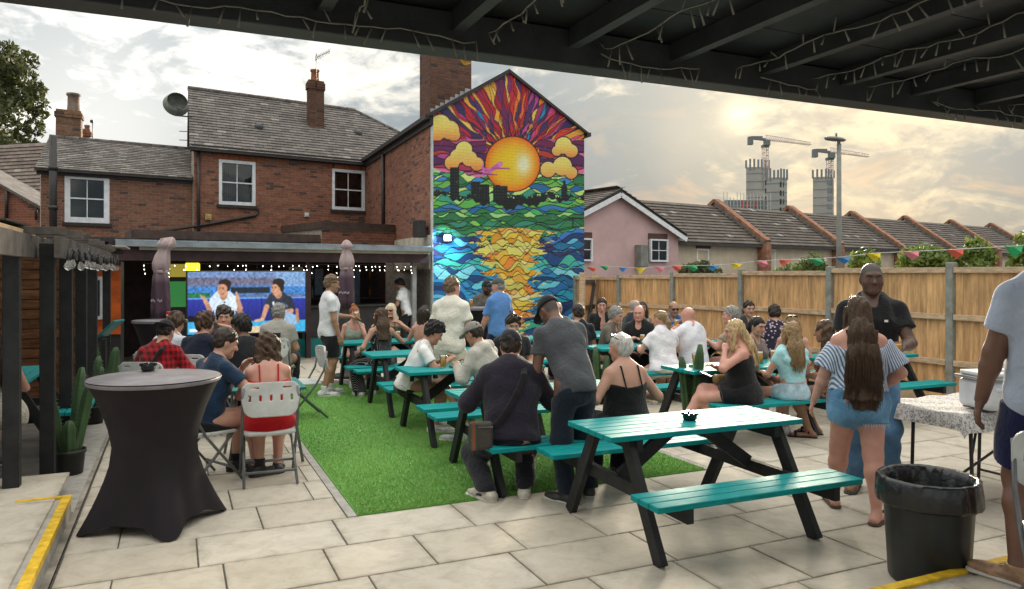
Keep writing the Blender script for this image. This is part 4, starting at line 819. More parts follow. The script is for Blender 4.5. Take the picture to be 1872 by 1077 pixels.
def shiplap(parent, base, O, ex, n, L, z0, z1, m, hb=.125, name='board'):
    me = MB().add([(0, 0, 0), (L, 0, 0), (L, 0, hb+.012), (0, 0, hb+.012), (0, .022, 0), (L, .022, 0), (L, .008, hb+.012), (0, .008, hb+.012)], [(0, 1, 2, 3), (4, 7, 6, 5), (0, 4, 5, 1), (3, 2, 6, 7), (0, 3, 7, 4), (1, 5, 6, 2)]).mesh(name, m)
    rot = Matrix((ex, n, Vector((0, 0, 1)))).transposed().to_euler(); z = z0
    while z < z1: link(name, me, None, parent, Vector(O)+Vector((0, 0, z))-base, rot); z += hb
def pwall(name, u0, v0, u1, v1, z0, z1, m, face, hb=.125):
    a, b = UV(u0, v0), UV(u1, v1); e1, l1 = unit(a, b); n = Vector((e1.y, -e1.x, 0))*face
    k = MB(); k.frame(a-PB, e1, n, (0, 0, 1), (0, l1), (-.05, 0), (z0, z1)); w = k.build(name, M_dark, perg); shiplap(w, PB, a, e1 if face > 0 else e1, n, l1, z0, z1-.1, m, hb); return w
pwall('back_wall', -5.2, 12.0, -1.10, 12.0, .1, 2.1, M_brown, 1, .134); pwall('end_wall', -1.24, 6.86, -4.2, 6.86, .1, 1.62, M_ship, -1)
# orange shed front with white board at the end
a = UV(-.98, 13.9); sh = empty('orange_hut', a, 0, 'orange painted hut front with white framed board at the end of the pergola', 'hut'); e1 = UV(1, 0); k = MB(); k.frame((0, 0, 0), UV(1, 0), UV(0, 1), (0, 0, 1), (-1.4, .16), (.03, .9), (0, 2.0)); w = k.build('wall', M_dark, sh); shiplap(w, a, a-UV(1.4, 0), UV(1, 0), UV(0, -1), 1.56, .8, 1.9, ORG)
k = MB(); k.frame((0, 0, 0), UV(1, 0), UV(0, 1), (0, 0, 1), (-.5, -.08), (-.03, .0), (1.05, 1.75)); k.build('board_frame', M_white, sh, .004); k = MB(); k.frame((0, 0, 0), UV(1, 0), UV(0, 1), (0, 0, 1), (-.44, -.14), (-.036, -.031), (1.11, 1.69)); k.build('board_face', M_dark, sh)
p = DP(205, 598, 10.9); ht = empty('hatch_shelf', Vector((p.x, p.y, 0)), TH, 'tilted teal shelf board on a black leg beside the pergola', 'shelf'); k = MB(); k.bar((-.13, 0, p.z-.13), (.10, -.08, p.z+.1), .34, .03); k.build('board', M_teal, ht, .004); MB().box((-.10, 0, (p.z-.17)/2), (.05, .28, p.z-.17)).build('leg', M_black, ht)
# festoon bulbs
fe = empty('festoon_lights', UV(-.84, 7.6, 2.0), 0, 'festoon of clear glass bulbs on a black cable along the pergola beam', 'festoon'); fb = UV(-.84, 7.6, 2.0); k = MB(); pts = []; rg = random.Random(3)
M_bulb = mat_glass('bulb_glass', (.95, .95, .92), .03, .85); BUL = MB().lathe([(.012, .0), (.013, -.02), (.026, -.042), (.032, -.063), (.026, -.085), (.009, -.098), (0, -.1)], 12).mesh('bulb', M_bulb); SOC = MB().lathe([(0, .075), (.012, .07), (.02, .02), (.02, -.01), (0, -.012)], 8).mesh('socket', M_dark)
for i in range(13):
    v = 7.25+.47*i; z = 1.93+rg.uniform(-.015, .02); pts.append(UV(-.82, v, z+.06)-fb); pts.append(UV(-.82, v+.23, z+.09)-fb)
    o = link('socket', SOC, None, fe, UV(-.82+rg.uniform(-.01, .02), v, z)-fb, (rg.uniform(-.2, .2), rg.uniform(-.2, .2), 0)); link('bulb', BUL, None, o)
k.tube(pts, .006, 5); k.build('cable', M_dark, fe)
# ------------------------------------------------------------------ fence
M_fence = mat('fence_board', (.72, .42, .19), .75, .30, 2.4, .25, 50, stretch=(8, 8, 1), rnd=.16)
M_rail = mat('fence_rail', (.62, .45, .29), .75, .25, 4, .2, 50, world=True, stretch=(2, 2, 8))
M_post = mat('concrete_post', (.30, .31, .28), .85, .25, 7, .3, 70, world=True)
def FP(n, off=0.0): return Vector((5.91-.855*n, 10.07+1.813*n, 0)) + Vector((-.905, -.4266, 0))*off      # along the fence; off towards the patio
FD = Vector((-.855, 1.813, 0)).normalized(); FN = Vector((-FD.y, FD.x, 0)); FW_ = 2.004
BRD = MB().add([(-.052, 0, 0), (.052, .004, 0), (.052, .018, 0), (-.052, .010, 0), (-.052, 0, 1.72), (.052, .004, 1.72), (.052, .018, 1.72), (-.052, .010, 1.72)], [(0, 1, 2, 3), (4, 7, 6, 5), (0, 4, 5, 1), (1, 5, 6, 2), (2, 6, 7, 3), (3, 7, 4, 0)]).mesh('fence_board', M_fence)
fence = empty('timber_fence', FP(0), 0, 'tall featheredge timber fence with concrete posts along the right side', 'fence'); FB = FP(0); rotF = math.atan2(FD.y, FD.x)
for n in range(-2, 5):
    zb = -.04*n if n > 0 else 0
    for i in range(19):
        p = FP(n)+FD*(.06+(FW_-.12)*(i+.5)/19)+FN*-.012; o = link('fence_board', BRD, None, fence, p-FB+Vector((0, 0, zb+.13+random.uniform(-.004, .004))), (0, 0, rotF))
    for z, h, dp in ((1.845, .075, .045), (1.215, .075, .05), (.60, .075, .05)):
        k = MB(); k.frame(FP(n)-FB, FD, FN, (0, 0, 1), (.055, FW_-.055), (.008, .008+dp), (zb+z-h/2, zb+z+h/2)); k.build('rail', M_rail, fence, .004)
    k = MB(); k.frame(FP(n)-FB, FD, FN, (0, 0, 1), (.05, FW_-.05), (-.02, .022), (zb-.1, zb+.14)); k.build('gravel_board', M_rail, fence)
for n in range(-2, 6):
    zb = -.04*n if n > 0 else 0
    k = MB(); k.frame(FP(n)-FB, FD, FN, (0, 0, 1), (-.05, .05), (-.05, .065), (-.2, zb+1.95)); k.build('post', M_post, fence, .012)
# gate in the far corner
g0 = FP(4.55); ga = DP(1066, 600, 17.4); ga = Vector((ga.x, ga.y, 0)); e1, l1 = unit(ga, g0); n1 = Vector((e1.y, -e1.x, 0)); gate = empty('timber_gate', ga, math.atan2(e1.y, e1.x), 'boarded timber gate with dark diagonal brace beside the mural', 'gate')
for i in range(8): MB().box((.06+.10*i, 0, .85), (.094, .02, 1.66)).build('board', M_fence, gate)
k = MB()
for z in (.25, 1.0, 1.6): k.box((.42, -.03, z), (.84, .04, .10))
k.bar((.05, -.035, .3), (.8, -.035, 1.55), .04, .10, (0, -1, 0)); k.build('brace', mat('dark_brace', (.06, .05, .045), .8), gate); MB().box((-.06, 0, .9), (.11, .11, 1.85)).build('post', M_rail, gate); MB().box((.93, -.02, .9), (.11, .11, 1.8)).build('post', M_rail, gate)
# ------------------------------------------------------------------ terrace beyond the fence
RD = Vector((.819, .574, 0)); RN = Vector((.574, -.819, 0)); R0 = Vector((10.9, 40, 0)); SP = 6.5; ZR, ZEV, WEV = 5.36, 3.3, 2.95
M_tile = mat('concrete_tile', rough=.75, var=.3, vs=3, attr='Col', bump=.2, bs=20)
M_cream = mat('cream_wall', (.55, .47, .36), .85, .12, 2); M_pink = mat('pink_wall', (.60, .41, .41), .85, .14, .8, .1, 30); M_oran = mat('orange_brick', (.34, .165, .10), .85, .35, 5, .3, 30); M_grey = mat('grey_render', (.24, .25, .23), .85, .2, 3)
def terrace_unit(i, t0, t1, label):
    O = R0+RD*t0; L = t1-t0; h = empty('terraced_house', O, 0, label, 'house', 'terraced houses beyond the fence'); es = (RN*WEV+Vector((0, 0, ZEV-ZR))); S = es.length; es.normalize(); top = Vector((0, 0, ZR))
    k = MB(); k.prism([top, top+RD*L, top+RD*L+es*(S+.15), top+es*(S+.15)], (0, 0, -.12)); bk = -RN*3+Vector((0, 0, -2)); k.prism([top, top+RD*L, top+RD*L+bk, top+bk], (0, 0, -.12)); r = k.build('roof', MATS['roof_underlay'], h)
    k = MB(); courses(k, top+es*(S+.12), RD, -es, L, S+.05, .34, .29, 50+i, cols=((.085, .070, .058), (.15, .125, .105)), th=.035, lichen=.02); o = k.build('tile_courses', M_tile, r); o['kind'] = 'stuff'
    k = MB(); k.frame((0, 0, 0), RD, RN, (0, 0, 1), (0, L), (WEV-.45, WEV-.2), (-1.5, ZEV-.06)); k.build('wall', M_cream, h); k = MB(); k.frame((0, 0, 0), RD, RN, (0, 0, 1), (0, L), (WEV-.2, WEV+.12), (ZEV-.20, ZEV-.10)); k.build('gutter', M_fasc, h)
    # party wall with brick coping at the right end
    c = MB(); a = top+RD*(L)+Vector((0, 0, .34)); b = top+RD*L+es*(S+.35)+Vector((0, 0, .30)); n_ = 12; UPD = Vector((0, 0, 1))
    for q in range(n_):
        p0 = a+(b-a)*(q/n_); p1 = a+(b-a)*((q+.97)/n_); c.bar(p0, p1, .44, .16, col=None)
    b2 = a-RN*2.2+Vector((0, 0, -1.55)); c.bar(a, b2, .44, .16); c.build('coping', M_oran, h)
    c = MB(); c.prism([a-RD*.14+Vector((0, 0, -.06)), b-RD*.14+Vector((0, 0, -.06)), b-RD*.14+Vector((0, 0, -.5)), a-RD*.14+Vector((0, 0, -.5))], RD*.28); c.build('party_wall', M_grey, h); c = MB(); c.frame(b+Vector((0, 0, 0)), RD, RN, (0, 0, 1), (-.2, .2), (-.45, .05), (-1.5, -.1)); c.build('corbel', M_oran, h)
    for px in ([1285] if i == 0 else [1408] if i == 1 else []):
        P0 = O+RN*(WEV-.2); s, z = on_wall(px, 455, (P0.x, P0.y), RD); k = MB(); 
        wf = window(h, P0, RD, RN, s-.42, s+.42, 1.75, z-.0, fr=.07, sill=False, base=O); k.frame((0, 0, 0), RD, RN, (0, 0, 1), (s-.5, s+.5), (WEV-.199, WEV-.15), (z+.02, z+.28)); k.build('lintel', mat('brown_lintel', (.10, .05, .045), .8), h)
names = ['nearest', 'second', 'third', 'fourth', 'fifth', 'farthest']
for i in range(6): terrace_unit(i, -6.25 if i == 0 else SP*(i-1), SP*i, 'terraced house with dark tiled roof and orange brick coping, %s of the row' % names[i])
# the pink gable
PE = Vector((7.5, 33.8, 0)); hw2 = 3.75; pk = empty('pink_house', PE-RD*hw2, 0, 'pale pink rendered house with white edged gable beside the mural', 'house'); pb = PE-RD*hw2; za, ze = 5.15, 3.48
k = MB(); k.prism([-RD*hw2+Vector((0, 0, -1.5)), RD*hw2+Vector((0, 0, -1.5)), RD*hw2+Vector((0, 0, ze)), Vector((0, 0, za)), -RD*hw2+Vector((0, 0, ze))], -RN*6); k.build('wall', M_pink, pk)
k = MB()
for sg in (-1, 1): a = Vector((0, 0, za+.06))+RN*.25; b = RD*sg*(hw2+.25)+Vector((0, 0, ze-.06))+RN*.25; k.prism([a, b, b-RN*7, a-RN*7], (0, 0, .12))
r = k.build('roof', MATS['roof_underlay'], pk); k = MB()
for sg in (-1, 1):
    a = RD*sg*(hw2+.25)+Vector((0, 0, ze+.07))+RN*.3; b = Vector((0, 0, za+.19))+RN*.3; es = (b-a); S = es.length; es.normalize(); courses(k, a, -RN, es, 7, S, .34, .29, 60+sg, cols=((.13, .11, .10), (.22, .19, .17)), th=.035)
o = k.build('tile_courses', M_tile, r); o['kind'] = 'stuff'
k = MB()
for sg in (-1, 1): k.bar(Vector((0, 0, za-.05))+RN*.27, RD*sg*(hw2+.27)+Vector((0, 0, ze-.17))+RN*.27, .04, .2)
k.build('bargeboard', M_white, pk)
for px0, px1, py0, py1, lab in ((1186, 1218, 437, 479, 1), (1048, 1080, 435, 478, 0)):
    P0 = (pb+RN*.0); s0, z1 = on_wall(px0, py0, (P0.x, P0.y), RD); s1, z0 = on_wall(px1, py1, (P0.x, P0.y), RD)
    window(pk, P0+RN*.12, RD, RN, s0, s1, z0, z1, fr=.07, sill=False, base=pb); k = MB(); k.frame((0, 0, 0), RD, RN, (0, 0, 1), (s0-.05, s1+.05), (.002, .03), (z1+.01, z1+.25)); k.build('lintel', MATS['brown_lintel'], pk)
    k = MB(); k.frame((0, 0, 0), RD, RN, (0, 0, 1), (s0, s1), (.002, .02), (z0, z1)); k.build('window_recess', M_room, pk)
s0, z1 = on_wall(1160, 448, (pb.x, pb.y), RD); k = MB(); k.frame((0, 0, 0), RD, RN, (0, 0, 1), (s0, s0+.45), (.005, .4), (z1-.95, z1)); k.build('meter_box', M_grey, pk, .02)
# lamp post
lp = empty('street_lamp', (9.6, 22, 0), 0, 'tall grey street lamp post rising behind the fence', 'street lamp'); k = MB(); k.tube([(0, 0, -.1), (0, 0, 5.6)], [.085, .062], 10); k.build('pole', M_grey, lp); k = MB(); k.lathe([(0, -.03), (.28, -.02), (.33, .03), (.22, .08), (0, .10)], 16); k.v = [(v[0]*1.0-.12, v[1]*.5, v[2]+5.72+v[0]*-.1) for v in k.v]; k.tube([(0, 0, 5.58), (-.02, 0, 5.75)], .05, 8); k.tube([(-.08, 0, 5.8), (-.08, 0, 5.92)], .03, 6); k.build('lantern', mat('lantern_grey', (.20, .22, .22), .4), lp)
# towers and cranes under construction
M_core = mat('hazed_concrete', (.34, .34, .32), .9, .12, .08, world=True); M_core2 = mat('hazed_dark_concrete', (.20, .23, .25), .9, .12, .08, world=True); M_redp = mat('red_panel', (.48, .10, .08), .8, .2, .2)  # distance haze put into the pale concrete colours; second is the darker tone
def tower(px0, pxm, px1, pyt, d, label, slots, seed):
    rg = random.Random(seed); a, m, b = DP(px0, 500, d), DP(pxm, 500, d), DP(px1, 500, d); zt = DP(0, pyt, d).z; r = empty('concrete_tower', (a.x, d, 0), 0, label, 'tower', 'tower blocks under construction'); wl, wr = m.x-a.x, b.x-m.x
    A, B, Cc = Vector((0, 0, 0)), Vector((wl, -wl*.35, 0)), Vector((wl+wr, wr*.5-wl*.35, 0)); D_ = Vector((wr, wr*.5+wl*.1, 0)); k = MB(); k.prism([A, B, Cc, D_], (0, 0, zt)); k.build('core', M_core, r)
    z = 3.2; k = MB()
    while z < zt:
        for p, q in ((A, B), (B, Cc)):
            e_, l_ = unit(p, q); n_ = Vector((e_.y, -e_.x, 0)); k.frame(V3(p), e_, n_, (0, 0, 1), (0, l_), (0, .12), (z, z+.25))
        z += 3.2
    k.build('floor_edge', M_core2, r)
    e_, l_ = unit(B, Cc); n_ = Vector((e_.y, -e_.x, 0)); z = 2; 
    for x0, x1 in slots:
        z = 2.0
        while z < zt-3: k = MB(); k.frame(V3(B), e_, n_, (0, 0, 1), (l_*x0, l_*x1), (.01, .16), (z, z+1.9)); k.build('opening', M_core2 if x1-x0 > .4 else M_room, r); z += 3.2
    k = MB()
    for i in range(7): p = (A+(B-A)*(i/3)) if i < 4 else B+(Cc-B)*((i-3)/3); k.box(p+Vector((0, 0, zt+1.2)), (.6, .6, 3.0+rg.random()*1.5))
    k.build('climbing_screen', M_core2, r)
tower(1364, 1384, 1407, 306, 300, 'tallest concrete core of the unfinished tower under the left crane', [(.65, .8)], 1); tower(1401, 1420, 1440, 325, 280, 'lighter concrete core right of the tallest unfinished tower', [(.2, .36), (.55, .62)], 2); tower(1486, 1507, 1525, 324, 300, 'lone concrete core of the unfinished tower below the right crane', [(.15, .75)], 3)
r = empty('scaffolded_block', DP(1365, 500, 260), 0, 'low unfinished block with red panels and scaffolding below the towers', 'building'); q = DP(1365, 500, 260); w_ = 75/FPX*260; zt = DP(0, 376, 260).z; k = MB(); k.box((0, 4, zt/2), (w_, 8, zt)); k.build('frame', M_core2, r)
rg = random.Random(2)
for i in range(9):
    if i in (3, 4, 6): 
        for j in range(3): k = MB(); k.box((-w_/2+w_*(i+.5)/9, -.1, zt-1.5-3*j), (w_/9*.7, .3, 2.3)); k.build('red_panel', M_redp, r)
k = MB()
for i in range(15): x = -w_/2-1+(w_+2)*i/14; k.tube([(x, -.6, 0), (x, -.6, zt+1+rg.random()*2)], .12, 4)
for j in range(5): k.tube([(-w_/2-1, -.6, zt-2*j), (w_/2+1, -.6, zt-2*j)], .1, 4)
k.build('scaffolding', M_core, r)
M_cw = mat('crane_white', (.62, .52, .48), .6, .2, .3); M_cr = mat('crane_dark', (.16, .18, .19), .6)
def crane(pxm, pyb, pyt, pxl, pxr, pyl, pyr, d, label):
    P = lambda x, y: DP(x, y, d)-Vector((b0.x, b0.y, 0)); b0 = DP(pxm, pyb, d); r = empty('tower_crane', (b0.x, b0.y, 0), 0, label, 'crane', 'tower cranes'); lo, hi = P(pxm, pyb), P(pxm, pyt); k = MB(); w_ = .95
    for sx in (-1, 1):
        for sy in (-1, 1): k.tube([lo+Vector((sx*w_, sy*w_, -8)), hi+Vector((sx*w_, sy*w_, 0))], .16, 4)
    n_ = 8
    for i in range(n_):
        z0, z1 = lo.z+(hi.z-lo.z)*i/n_, lo.z+(hi.z-lo.z)*(i+1)/n_; s = 1 if i % 2 else -1; k.tube([Vector((s*w_, -w_, z0)), Vector((-s*w_, -w_, z1))], .10, 4); k.tube([Vector((s*w_, w_, z0)), Vector((-s*w_, w_, z1))], .10, 4); k.tube([Vector((-w_, -w_, z1)), Vector((w_, -w_, z1))], .10, 4)
    k.build('mast', M_cw, r); a, b = P(pxm, pyl+(pyr-pyl)*(pxm-pxl)/(pxr-pxl)), P(pxr, pyr); k = MB(); n_ = 20; prev = None
    for i in range(n_+1):
        p = a+(b-a)*(i/n_); t_ = p+Vector((0, 0, 1.9*(1-.45*i/n_)))
        if prev: k.tube([prev[0]+Vector((0, -.7, 0)), p+Vector((0, -.7, 0))], .14, 4); k.tube([prev[0]+Vector((0, .7, 0)), p+Vector((0, .7, 0))], .14, 4); k.tube([prev[1], t_], .14, 4); k.tube([prev[0]+Vector((0, -.7, 0)), t_], .1, 4); k.tube([prev[1], p+Vector((0, -.7, 0))], .1, 4)
        prev = (p, t_)
    k.build('jib', M_cw, r); k = MB(); c = P(pxl, pyl); k.bar(a, c, 1.4, .9); k.build('counter_jib', M_cr, r); k = MB(); k.box(c+Vector((.6, 0, -1.2)), (1.8, 2, 3.2)); k.build('counterweight', M_cr, r); k = MB(); k.box(a+Vector((.3, -1, -1.4)), (2.2, 2, 2.2)); k.box(a+Vector((0, 0, -2.6)), (2.6, 2.6, .9)); k.box(a+Vector((-3.5, 0, .8)), (4.5, 1.2, 1.1)); k.build('cab', M_cr, r)
crane(1399, 310, 270, 1369, 1482, 252, 265, 300, 'left tower crane with long lattice jib above the unfinished towers'); crane(1517, 322, 292, 1487, 1588, 275, 287, 300, 'right tower crane behind the street lamp')
# ------------------------------------------------------------------ leaves
def leaf_mesh(name, centres, radii, n, size, seed, cols, flat=1.0):
    rg = np.random.default_rng(seed); m = len(centres); w = np.array(radii)**2; ci = rg.choice(m, n, p=w/w.sum()); d = rg.normal(size=(n, 3)); d /= np.linalg.norm(d, axis=1)[:, None]
    rr = np.array(radii)[ci]*rg.uniform(.55, 1.08, n); P = np.array(centres)[ci]+d*rr[:, None]*np.array([1, 1, flat]); nn = d+rg.normal(0, .7, (n, 3)); nn /= np.linalg.norm(nn, axis=1)[:, None]; t_ = np.cross(nn, rg.normal(size=(n, 3))); t_ /= np.linalg.norm(t_, axis=1)[:, None]; b_ = np.cross(nn, t_); s = size*rg.uniform(.6, 1.3, n)[:, None]
    V = np.stack([P-t_*s, P-b_*s*.45, P+t_*s, P+b_*s*.45], 1).reshape(-1, 3); Q = np.arange(4*n).reshape(-1, 4); me = bpy.data.meshes.new(name); np_mesh(me, V, Q, False); k = rg.random(n)[:, None]; C = np.array(cols[0])*(1-k)+np.array(cols[1])*k; vcol(me, np.repeat(C, 4, axis=0)); return me
def leaf_mat():
    t = NT('leaf'); a = t.N('ShaderNodeAttribute'); a.attribute_name = 'Col'; t.L(a.outputs['Color'], t.b.inputs['Base Color']); t.b.inputs['Roughness'].default_value = .55; tr = t.N('ShaderNodeBsdfTranslucent'); t.L(a.outputs['Color'], tr.inputs[0]); ms = t.N('ShaderNodeMixShader'); ms.inputs[0].default_value = .4; t.L(t.b.outputs[0], ms.inputs[1]); t.L(tr.outputs[0], ms.inputs[2]); t.L(ms.outputs[0], t.out.inputs[0]); return t.m
M_leaf = leaf_mat(); M_bark = mat('bark', (.09, .07, .05), .9, .3, 5, .4, 20)
rg = random.Random(12); b0 = DP(-30, 500, 38); tr = empty('tree', (b0.x, 38, 0), 0, 'tall leafy tree at the far left edge behind the houses', 'tree'); cs, rs = [], []; k = MB(); k.tube([(0, 0, 0), (.2, 0, 4), (0, .2, 8)], [.35, .28, .16], 8)
for i in range(95):
    z = rg.uniform(5.4, 13.0); wd = (2.3*math.sin(min(1, (z-4.2)/9.3)*math.pi*.85)+.5)*rg.uniform(.35, 1.08); a = rg.uniform(0, 6.28); c = (wd*math.cos(a), wd*math.sin(a), z); cs.append(c); rs.append(rg.uniform(.35, .75))
    if i % 3 == 0: k.tube([(0, .1, max(3, z-2.5)), (c[0]*.6, c[1]*.6, z-.6), c], [.09, .05, .02], 5)
k.build('trunk', M_bark, tr); link('crown', leaf_mesh('crown', cs, rs, 17000, .15, 5, ((.035, .05, .02), (.10, .115, .035))), M_leaf, tr)
def shrub(n0, n1, h, seed, label, off=-.75, cols=((.06, .11, .02), (.20, .27, .05))):
    rg = random.Random(seed); c0 = FP((n0+n1)/2, off); e = empty('shrub', (c0.x, c0.y, 0), 0, label, 'shrub', 'shrubs behind the fence'); cs, rs = [], []; L = (n1-n0)*2; k = MB()
    for i in range(int(L*5)):
        p = FP(rg.uniform(n0, n1), off+rg.uniform(-.3, .25))-c0; z = h+rg.uniform(-.28, .06); cs.append((p.x, p.y, z)); rs.append(rg.uniform(.14, .26)); k.tube([(p.x, p.y, 0), (p.x+rg.uniform(-.1, .1), p.y, z)], [.02, .008], 5)
    k.build('stem', M_bark, e); link('foliage', leaf_mesh('foliage', cs, rs, int(L*1300), .055, seed, cols), M_leaf, e)
shrub(-1.4, .1, 2.10, 3, 'yellow green hedge shrub behind the fence nearest the camera'); shrub(.15, 1.0, 1.98, 4, 'yellow green hedge shrub behind the man in the black polo'); shrub(1.05, 1.75, 1.90, 5, 'leafy hedge shrub behind the fence left of the street lamp', cols=((.04, .07, .02), (.13, .19, .05)))
shrub(2.5, 3.4, 1.80, 6, 'low dark green shrub behind the fence by the cream house', cols=((.03, .05, .02), (.10, .13, .05)))
# ------------------------------------------------------------------ bunting
BC = {'red': (.75, .12, .08), 'green': (.02, .42, .16), 'blue': (.04, .24, .62), 'yellow': (.80, .62, .02), 'pink': (.80, .25, .33)}
bun = empty('bunting', DP(1300, 488, 12.5), 0, 'string of coloured triangular bunting flags above the fence', 'bunting'); bb = DP(1300, 488, 12.5)
flags = [(1079, 492, 'red'), (1104, 490, 'green'), (1140, 493, 'blue'), (1172, 494, 'yellow'), (1206, 492, 'pink'), (1237, 490, 'red'), (1264, 490, 'green'), (1305, 489, 'blue'), (1347, 486, 'yellow'), (1390, 481, 'pink'), (1436, 479, 'red'), (1488, 477, 'green'), (1541, 474, 'blue'), (1596, 467, 'yellow'), (1665, 464, 'pink'), (1746, 460, 'red'), (1853, 454, 'green')]
def bdep(px): r_ = (px-CX)/FPX; n_ = (5.91-10.07*r_)/(.855+1.813*r_); return 10.07+1.813*n_-.25
k = MB(); k.tube([DP(px, py-4, bdep(px))-bb for px, py, c in [(1040, 494, 0)]+flags+[(1920, 448, 0)]], .006, 5); k.build('cord', mat('white_cord', (.6, .6, .58), .8), bun); rg = random.Random(8)
for px, py, c in flags:
    d = bdep(px); w_ = .11; h_ = .145*rg.uniform(.75, 1); fold = rg.uniform(-.06, .09); p = DP(px, py-4, d)-bb; k = MB(); tp = [p+Vector((-w_, 0, 0)), p+Vector((-w_*.2, -.02, -.01)), p+Vector((w_, 0, .0)), p+Vector((w_*.45+fold, -.03, -h_*.55)), p+Vector((fold, .02+fold*.5, -h_)), p+Vector((-w_*.5+fold*.5, .03, -h_*.5))]
    k.add(tp, [(0, 5, 1), (1, 5, 3), (1, 3, 2), (5, 4, 3)]); k.build('flag', mat('flag_'+c, BC[c], .6, .1, 9), bun)
# ================================================================== figures grown from distance fields
def nz(v): v = np.asarray(v, float); return v/max(1e-9, np.linalg.norm(v))
class Field:
    def __init__(s): s.p = []
    def cone(s, a, b, ra, rb, flat=1.0, n=None, k=.03, cut=None, sub=False):
        s.p.append(('c', np.asarray(a, float), np.asarray(b, float), ra, rb, flat, None if n is None else nz(n), k, cut, sub)); return s
    def ell(s, c, r, Rm=None, k=.03, cut=None, sub=False):
        s.p.append(('e', np.asarray(c, float), np.asarray(r, float), np.eye(3) if Rm is None else Rm, k, cut, sub)); return s
    def mesh(s, h, wr=0.0, seed=0, freq=26.0, an=.75):
        lo, hi = np.full(3, 9e9), np.full(3, -9e9); bb = []
        for p in s.p:
            if p[0] == 'c': m = max(p[3], p[4]); a, b = np.minimum(p[1], p[2])-m, np.maximum(p[1], p[2])+m; k, sub = p[7], p[9]
            else: e = np.abs(p[3]) @ p[2]; a, b = p[1]-e, p[1]+e; k, sub = p[4], p[6]
            bb.append((a-k-2*h-wr, b+k+2*h+wr))
            if not sub: lo = np.minimum(lo, a); hi = np.maximum(hi, b)
        lo = lo-3*h-wr; n = np.ceil((hi-lo)/h).astype(int)+5; F = np.full(n, .08, np.float32); ax = [(lo[i]+h*np.arange(n[i])).astype(np.float32) for i in range(3)]
        for p, (a, b) in zip(s.p, bb):
            i0 = np.clip(np.floor((a-lo)/h).astype(int), 0, n); i1 = np.clip(np.ceil((b-lo)/h).astype(int)+1, 0, n)
            if np.any(i1 <= i0): continue
            sl = tuple(slice(i0[i], i1[i]) for i in range(3)); X = ax[0][sl[0]][:, None, None]; Y = ax[1][sl[1]][None, :, None]; Z = ax[2][sl[2]][None, None, :]
            if p[0] == 'c':
                _, A, B, ra, rb, flat, nn, k, cut, sub = p; ba = B-A; L2 = max(1e-9, ba @ ba); x, y, z = X-A[0], Y-A[1], Z-A[2]
                t = np.clip((x*ba[0]+y*ba[1]+z*ba[2])/L2, 0, 1); x = x-t*ba[0]; y = y-t*ba[1]; z = z-t*ba[2]; q = x*x+y*y+z*z
                if nn is not None and flat != 1.0: d_ = x*nn[0]+y*nn[1]+z*nn[2]; q = q+d_*d_*(1/flat**2-1)
                d = np.sqrt(q)-(ra+(rb-ra)*t)
                if flat < 1: d = d*(.5+.5*flat)
            else:
                _, C, r, Rm, k, cut, sub = p; x, y, z = X-C[0], Y-C[1], Z-C[2]; q = 0
                for i in range(3): v = (x*Rm[0, i]+y*Rm[1, i]+z*Rm[2, i])/r[i]; q = q+v*v
                d = (np.sqrt(q)-1)*min(r)
            if cut is not None:
                for o_, nr in (cut if isinstance(cut, list) else [cut]): d = np.maximum(d, (X-o_[0])*nr[0]+(Y-o_[1])*nr[1]+(Z-o_[2])*nr[2])
            G_ = F[sl]
            if sub:
                d = -d; g = np.maximum(k-np.abs(G_-d), 0)/k; F[sl] = np.maximum(G_, d)+g*g*k*.25
            else:
                g = np.maximum(k-np.abs(G_-d), 0)/k; F[sl] = np.minimum(G_, d)-g*g*k*.25
        if wr:
            X = ax[0][:, None, None]; Y = ax[1][None, :, None]; Z = ax[2][None, None, :]; rg = np.random.default_rng(seed+1)
            for i in range(5):
                v = rg.normal(size=3)*np.array([1, 1, an]); v = v/np.linalg.norm(v)*freq*rg.uniform(.6, 1.7); ph = rg.uniform(0, 6.28); w2 = rg.normal(size=3)*freq*.35
                F += (wr*.5*np.sin(X*v[0]+Y*v[1]+Z*v[2]+ph+1.3*np.sin(X*w2[0]+Y*w2[1]+Z*w2[2]))).astype(np.float32)
        return surf_net(F, lo, h)
EDG = [(a, b) for a in range(8) for b in range(a+1, 8) if bin(a ^ b).count('1') == 1]
CRN = np.array([[(c >> 2) & 1, (c >> 1) & 1, c & 1] for c in range(8)])
